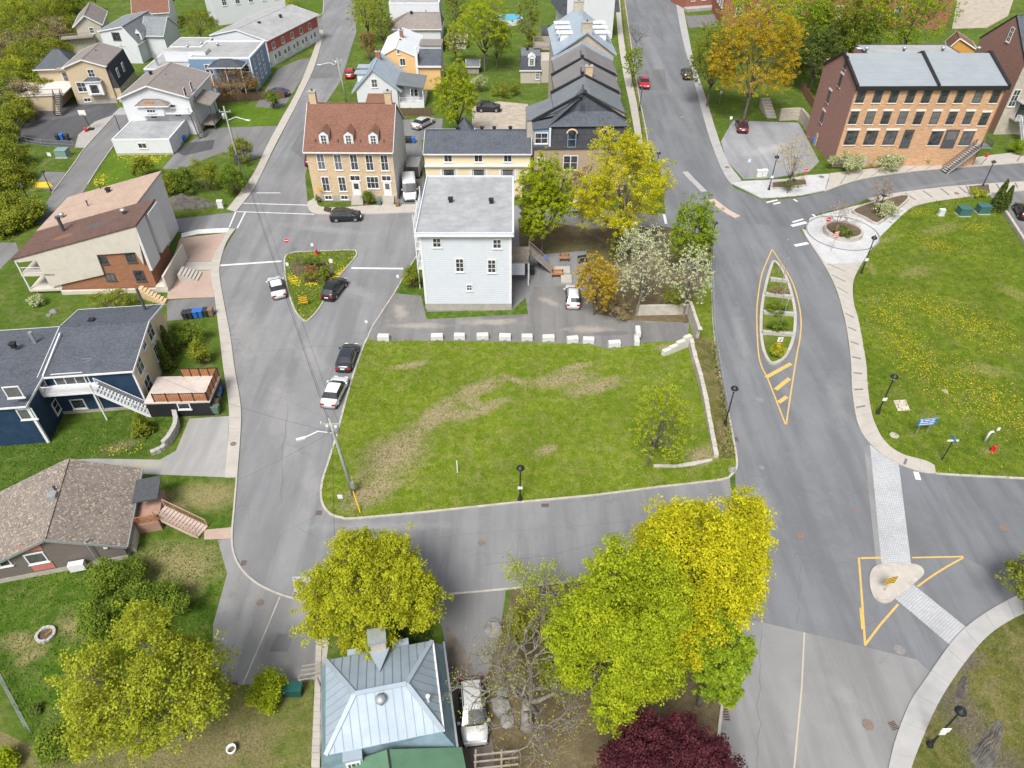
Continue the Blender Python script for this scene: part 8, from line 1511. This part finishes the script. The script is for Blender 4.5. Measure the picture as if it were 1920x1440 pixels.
def outcrop(label, p, rx, ry, an, h, seed):
    """tilted strata: a weathered sheet of ridges, ragged at its rim"""
    rg = np.random.default_rng(seed); n = 40; c = G(*p); X, Y = np.meshgrid(np.linspace(-1.2, 1.2, n), np.linspace(-1.2, 1.2, n)); th = np.arctan2(Y, X); r = np.hypot(X, Y)
    for k in (1, 2, 3, 4, 6, 9): r = r+rg.normal(0, .22/k**.6)*np.sin(k*th+rg.uniform(0, 6.28))*.6
    q = X*1.1+Y*3.6; Z = np.zeros_like(X)
    for k in range(7): a = rg.uniform(0, 6.28); f = rg.uniform(2, 9); w = np.sin((X*math.cos(a)+Y*math.sin(a))*f+rg.uniform(0, 6)); q = q+.16*w; Z = Z+.14*w
    Z = h*np.clip(1.05-r, -.1, .7)*(.9+Z+.7*(q % 1.0))+rg.normal(0, .025*h, X.shape); u = X*rx; v = Y*ry; vs = np.stack([u*math.cos(an)-v*math.sin(an), u*math.sin(an)+v*math.cos(an), Z], -1).reshape(-1, 3)
    fs = [(i*n+j, i*n+j+1, (i+1)*n+j+1, (i+1)*n+j) for i in range(n-1) for j in range(n-1) if r[i, j] < 1.1]; us = sorted({k for f in fs for k in f}); mp = {k: i for i, k in enumerate(us)}
    o = MB().add([tuple(vs[k]) for k in us], [tuple(mp[k] for k in f) for f in fs]).build('bedrock_outcrop', mSlate, None, (c.x, c.y, .05)); tag(o, label, 'rock')
outcrop('dark layered bedrock ridge beside the lower footway', (1803, 1292), 1.2, .35, .9, .2, 1); outcrop('broad dark bedrock slab at the bottom right', (1852, 1400), 2.2, .7, .75, .22, 2); outcrop('dark layered rock face below the left thicket', (345, 384), 4.6, 1.5, .1, 1.3, 4); rock('small grey rock pile at the field corner', (1372, 882), .4, mRock)
e = empty('dry_stone_wall', G(330, 778)); tag(e, 'curved dry stone retaining wall beside the grey driveway', 'wall'); P = [p-e.location.to_2d() for p in GP([(330, 778), (334, 800), (325, 822), (308, 842), (284, 853)], 4, False)]; P = resamp(P, 14); rr = random.Random(4)
for i in range(14):
    a, b = P[i], P[i+1].lerp(P[i], .06); d = (b-a).normalized(); nn = Vector((-d.y, d.x))*.22; z = 0
    for h in (.3, .28, .26, .14) if i < 11 else (.3, .2):
        j = rr.uniform(-.04, .04); MB().prism([a+nn*(1+j*4), a-nn*(1-j*3), b-nn*(1+j*2), b+nn], z, z+h-.02).build('stone', mStoneB, e); z += h
e = empty('pipe_gate', G(592, 1290)); tag(e, 'weathered wooden trellis gate beside the metal roofed house', 'gate')
for i in range(4): MB().bar((-.9+.0*i, -.2+i*.35, 1.6+.0*i), (.5, -.05+i*.35, 1.75), .07).build('slat', mWoodG, e)
for x in (-.9, .4): MB().bar((x, 0, 0), (x, 0, 1.7), .09).build('post', mWoodG, e)
e = empty('green_shed_roof', G(545, 1300)); tag(e, 'dark green metal bin store beside the paved drive', 'store'); mGB = M('bottle_green', (.012, .07, .06), .5, .15, 2); MB().box(-.9, .9, -.3, .3, 0, 1.0).build('body', mGB, e); MB().box(-1.0, 1.0, -.4, .4, 1.0, 1.08).build('lid', mGB, e)
e = empty('slatted_pergola', G(915, 1478)); tag(e, 'grey wooden slatted pergola at the bottom edge', 'pergola')
for i in range(6): MB().bar((-.9, i*.42-.9, 2.2), (2.0, i*.42-.6, 2.2), .09, .12).build('slat', mWoodG, e)
for x in (-.8, .9): MB().bar((x, -1.2, 2.1), (x, 1.6, 2.1), .1, .14).build('beam', mWoodG, e); MB().bar((x, 1.2, 0), (x, 1.2, 2.1), .12).build('post', mWoodG, e)
pv = struct('garden_path', MB().prism(GP([(594, 1200), (618, 1195), (608, 1270), (600, 1440), (585, 1440), (590, 1300)]), 0, .05, False), mConc); A = GP([(593, 1200), (590, 1300), (584, 1440)], 1, False); Bp = GP([(604, 1200), (601, 1300), (600, 1440)], 1, False); A = resamp(A, 20); Bp = resamp(Bp, 20)
for i in range(20): MB().prism([A[i], A[i+1].lerp(A[i], .05), Bp[i+1].lerp(Bp[i], .05), Bp[i]], .05, .1+.02*(i % 3)).build('slab', mSlab, pv)
# pool
e = empty('swimming_pool', G(955, 42)); tag(e, 'round above-ground pool with blue water in a backyard', 'pool'); MB().lathe([(3.4, 0), (3.5, 1.2), (3.3, 1.22)], (0, 0, 0), 24).build('wall', mWhite, e, sm=False); MB().prism([(3.28*math.cos(i*.2618), 3.28*math.sin(i*.2618)) for i in range(24)], 1.0, 1.24).build('water', M('pool_water', (.03, .32, .48), .1, .1, 1, 0, .5), e)
# timber fences
def board_fence(label, a, b, h, m, n=None, name='board_fence'):
    A, B = G(*a), G(*b); e = empty(name, A, math.atan2(B.y-A.y, B.x-A.x)); tag(e, label, 'fence'); L = (B-A).length; n = n or int(L/.3); me = MB().box(.01, L/n-.015, -.02, .02, .05, h).mesh('board', m); me2 = MB().box(.01, L/n-.015, -.02, .02, .05, h-.06).mesh('board', m)
    for i in range(n): inst('board', me if i % 3 else me2, e, (L*i/n, 0, 0))
    for i in range(int(L/2.5)+1): MB().box(-.06, .06, .02, .14, 0, h+.1).build('post', m, e, (min(L-.06, i*2.5), 0, 0))
mFenceB = M('brown_fence_board', (.12, .075, .05), .85, .2, 3); board_fence('brown board fence below the blue house', (375, 195), (535, 184), 1.6, mFenceB); board_fence('brown board fence behind the brick house', (746, 217), (812, 217), 1.5, mFenceB, 26); board_fence('brown fence along the terrace garden', (1500, 168), (1530, 215), 1.8, M('cedar_fence_board', (.2, .1, .055), .85, .2, 3)); board_fence('brown low timber edge at the end of the drive', (395, 1287), (446, 1286), .5, mFenceB, 12)
e = empty('stone_retaining_wall', G(1507, 250)); tag(e, 'grey stone retaining wall below the brick terrace garden', 'wall'); P = [p-e.location.to_2d() for p in GP([(1460, 226), (1497, 224), (1507, 235), (1530, 275)], 1, False)]; P = resamp(P, 12)
for i in range(12):
    a, b = P[i], P[i+1].lerp(P[i], .03); d = (b-a).normalized(); nn = Vector((-d.y, d.x))*.25
    for k in range(3): MB().prism([a+nn, a-nn, b-nn, b+nn], k*.75+.01, k*.75+.73).build('stone', mStone, e)
e = empty('timber_steps', G(1447, 222)); tag(e, 'pale timber garden steps climbing from the lot', 'steps')
for i in range(7): MB().box(-.9, .9, i*.9, i*.9+.7, 0, .25*(i+1)).build('step', mSlab, e)
e = empty('park_edge_wall', G(1876, 392)); tag(e, 'low concrete wall between the park and the right car park', 'wall'); b = G(1926, 470)-e.location
for i in range(6): p = b*(i/6); q = b*((i+1)/6-.006); MB().prism([p.to_2d()+Vector((.2, 0)), p.to_2d()-Vector((.2, 0)), q.to_2d()-Vector((.2, 0)), q.to_2d()+Vector((.2, 0))], .05, .7).build('block', mConc, e)
e = empty('chain_fence', G(24, 264)); tag(e, 'thin steel railing round the dark lot', 'fence'); FP = [G(*p)-G(24, 264) for p in [(140, 277), (80, 274), (24, 264), (45, 230), (70, 197), (80, 175)]]
for a, b in zip(FP[:-1], FP[1:]):
    for h in (.1, .6, 1.2): MB().bar(a+Vector((0, 0, h)), b+Vector((0, 0, h)), .04).build('rail', mSteel, e)
    for t in (0, .5): p = a.lerp(b, t); MB().bar(p, p+Vector((0, 0, 1.25)), .06).build('post', mSteel, e)
# ------------------------------------------------------------------ grass and flowers
mTuft = M('grass_blade', (.125, .19, .015), .8, .45, 1.3); mTuftP = M('park_grass_blade', (.09, .155, .012), .8, .4, 1.1); mTuftD = M('dry_grass_blade', (.17, .16, .055), .9, .35, 1.0); mFl = M('dandelion_yellow', (.56, .44, .02), .7, .4, 3)
tufts('short green grass covering the field', FIELD[:27]+[(1300, 640), (1290, 648), (1145, 660), (900, 642)], 26, .1, mTuft, .13, seed=3); tufts('short green grass of the park', PARK, 20, .115, mTuftP, .14, seed=4)
tufts('dry grass tufts on the bank beside the avenue', [(1305, 645), (1340, 645), (1376, 860), (1345, 860)], 40, .3, mTuftD, .3, seed=5); tufts('rough grass on the bottom right bank', [(1770, 1330), (1800, 1270), (1860, 1195), (1960, 1150), (1960, 1480), (1740, 1480)], 50, .06, mTuftD, .09, seed=6); tufts('long grass of the bottom left yard', [(0, 1090), (150, 1070), (240, 1020), (412, 1015), (420, 1075), (395, 1170), (380, 1290), (60, 1390), (0, 1270)], 26, .01, mTuftP, .13, seed=7); tufts('rough dry grass along the bottom left edge', [(60, 1400), (300, 1345), (395, 1290), (585, 1280), (595, 1450), (20, 1450)], 34, .01, mTuftD, .09, seed=8); tufts('grass on the triangular island', TRI, 30, .12, mTuft, .15, seed=9); tufts('grass of the lawn below the navy house', [(0, 810), (120, 797), (320, 772), (330, 800), (288, 850), (140, 860), (0, 940)], 26, .01, mTuftP, .13, seed=10)
DB = [(1690, 560, 1900, 640, 5), (1650, 600, 1800, 760, 4), (1800, 700, 1915, 800, 4.5), (1730, 450, 1780, 470, 3), (1690, 400, 1760, 400, 1.5), (1820, 430, 1850, 425, 2), (1640, 560, 1700, 640, 2.5)]
blooms('yellow dandelions scattered over the park grass', PARK, 36, .115, mFl, DB, .04); blooms('yellow flowers along the island edge', TRI, 120, .13, mFl, [(612, 545, 655, 498, 1.0), (545, 520, 560, 535, .8), (580, 535, 592, 535, .5)], .07, 5, 'yellow_flowers'); blooms('yellow dandelions on the bank below the garage house', [(175, 340), (215, 277), (322, 290), (300, 316), (185, 362)], 26, .02, mFl, [(230, 295, 315, 298, 2.2), (190, 330, 178, 350, 1.8)], .09, 6); blooms('few yellow dandelions on the left lawn', [(0, 860), (140, 862), (290, 850), (320, 800), (0, 820)], 14, .02, mFl, [(0, 900, 60, 880, 2), (180, 850, 260, 845, 1.5)], .05, 7)

def thicket(label, px, n, leaf, h0, h1, size, seed):
    rng = np.random.default_rng(seed); P = GP(px); x, y = sample_poly(P, n, rng); z = rng.uniform(h0, h1, len(x))*(.6+.4*np.sin(x*.5)*np.sin(y*.4)); V, tone = leaf_faces(np.stack([x, y, np.abs(z)], 1), .7, 26, size, rng)
    o = inst('undergrowth', npmesh('undergrowth', V, 4, LF[leaf], tone)); tag(o, label, 'undergrowth', None, 'stuff')
thicket('tangled spring undergrowth covering the wooded slope', [(-60, 5), (150, 5), (135, 60), (118, 110), (95, 150), (70, 190), (35, 235), (20, 290), (-60, 300)], 1.0, 'thicket', .5, 3.2, .2, 1); thicket('dry brush along the edge of the wooded slope', [(120, 40), (140, 60), (128, 110), (100, 150), (75, 190), (60, 190), (100, 130)], 1.2, 'straw', .2, 1.2, .18, 2); thicket('weedy growth around the left lane', [(-60, 310), (60, 300), (75, 330), (70, 400), (40, 450), (-60, 470)], .8, 'thicket', .1, 1.6, .18, 3)
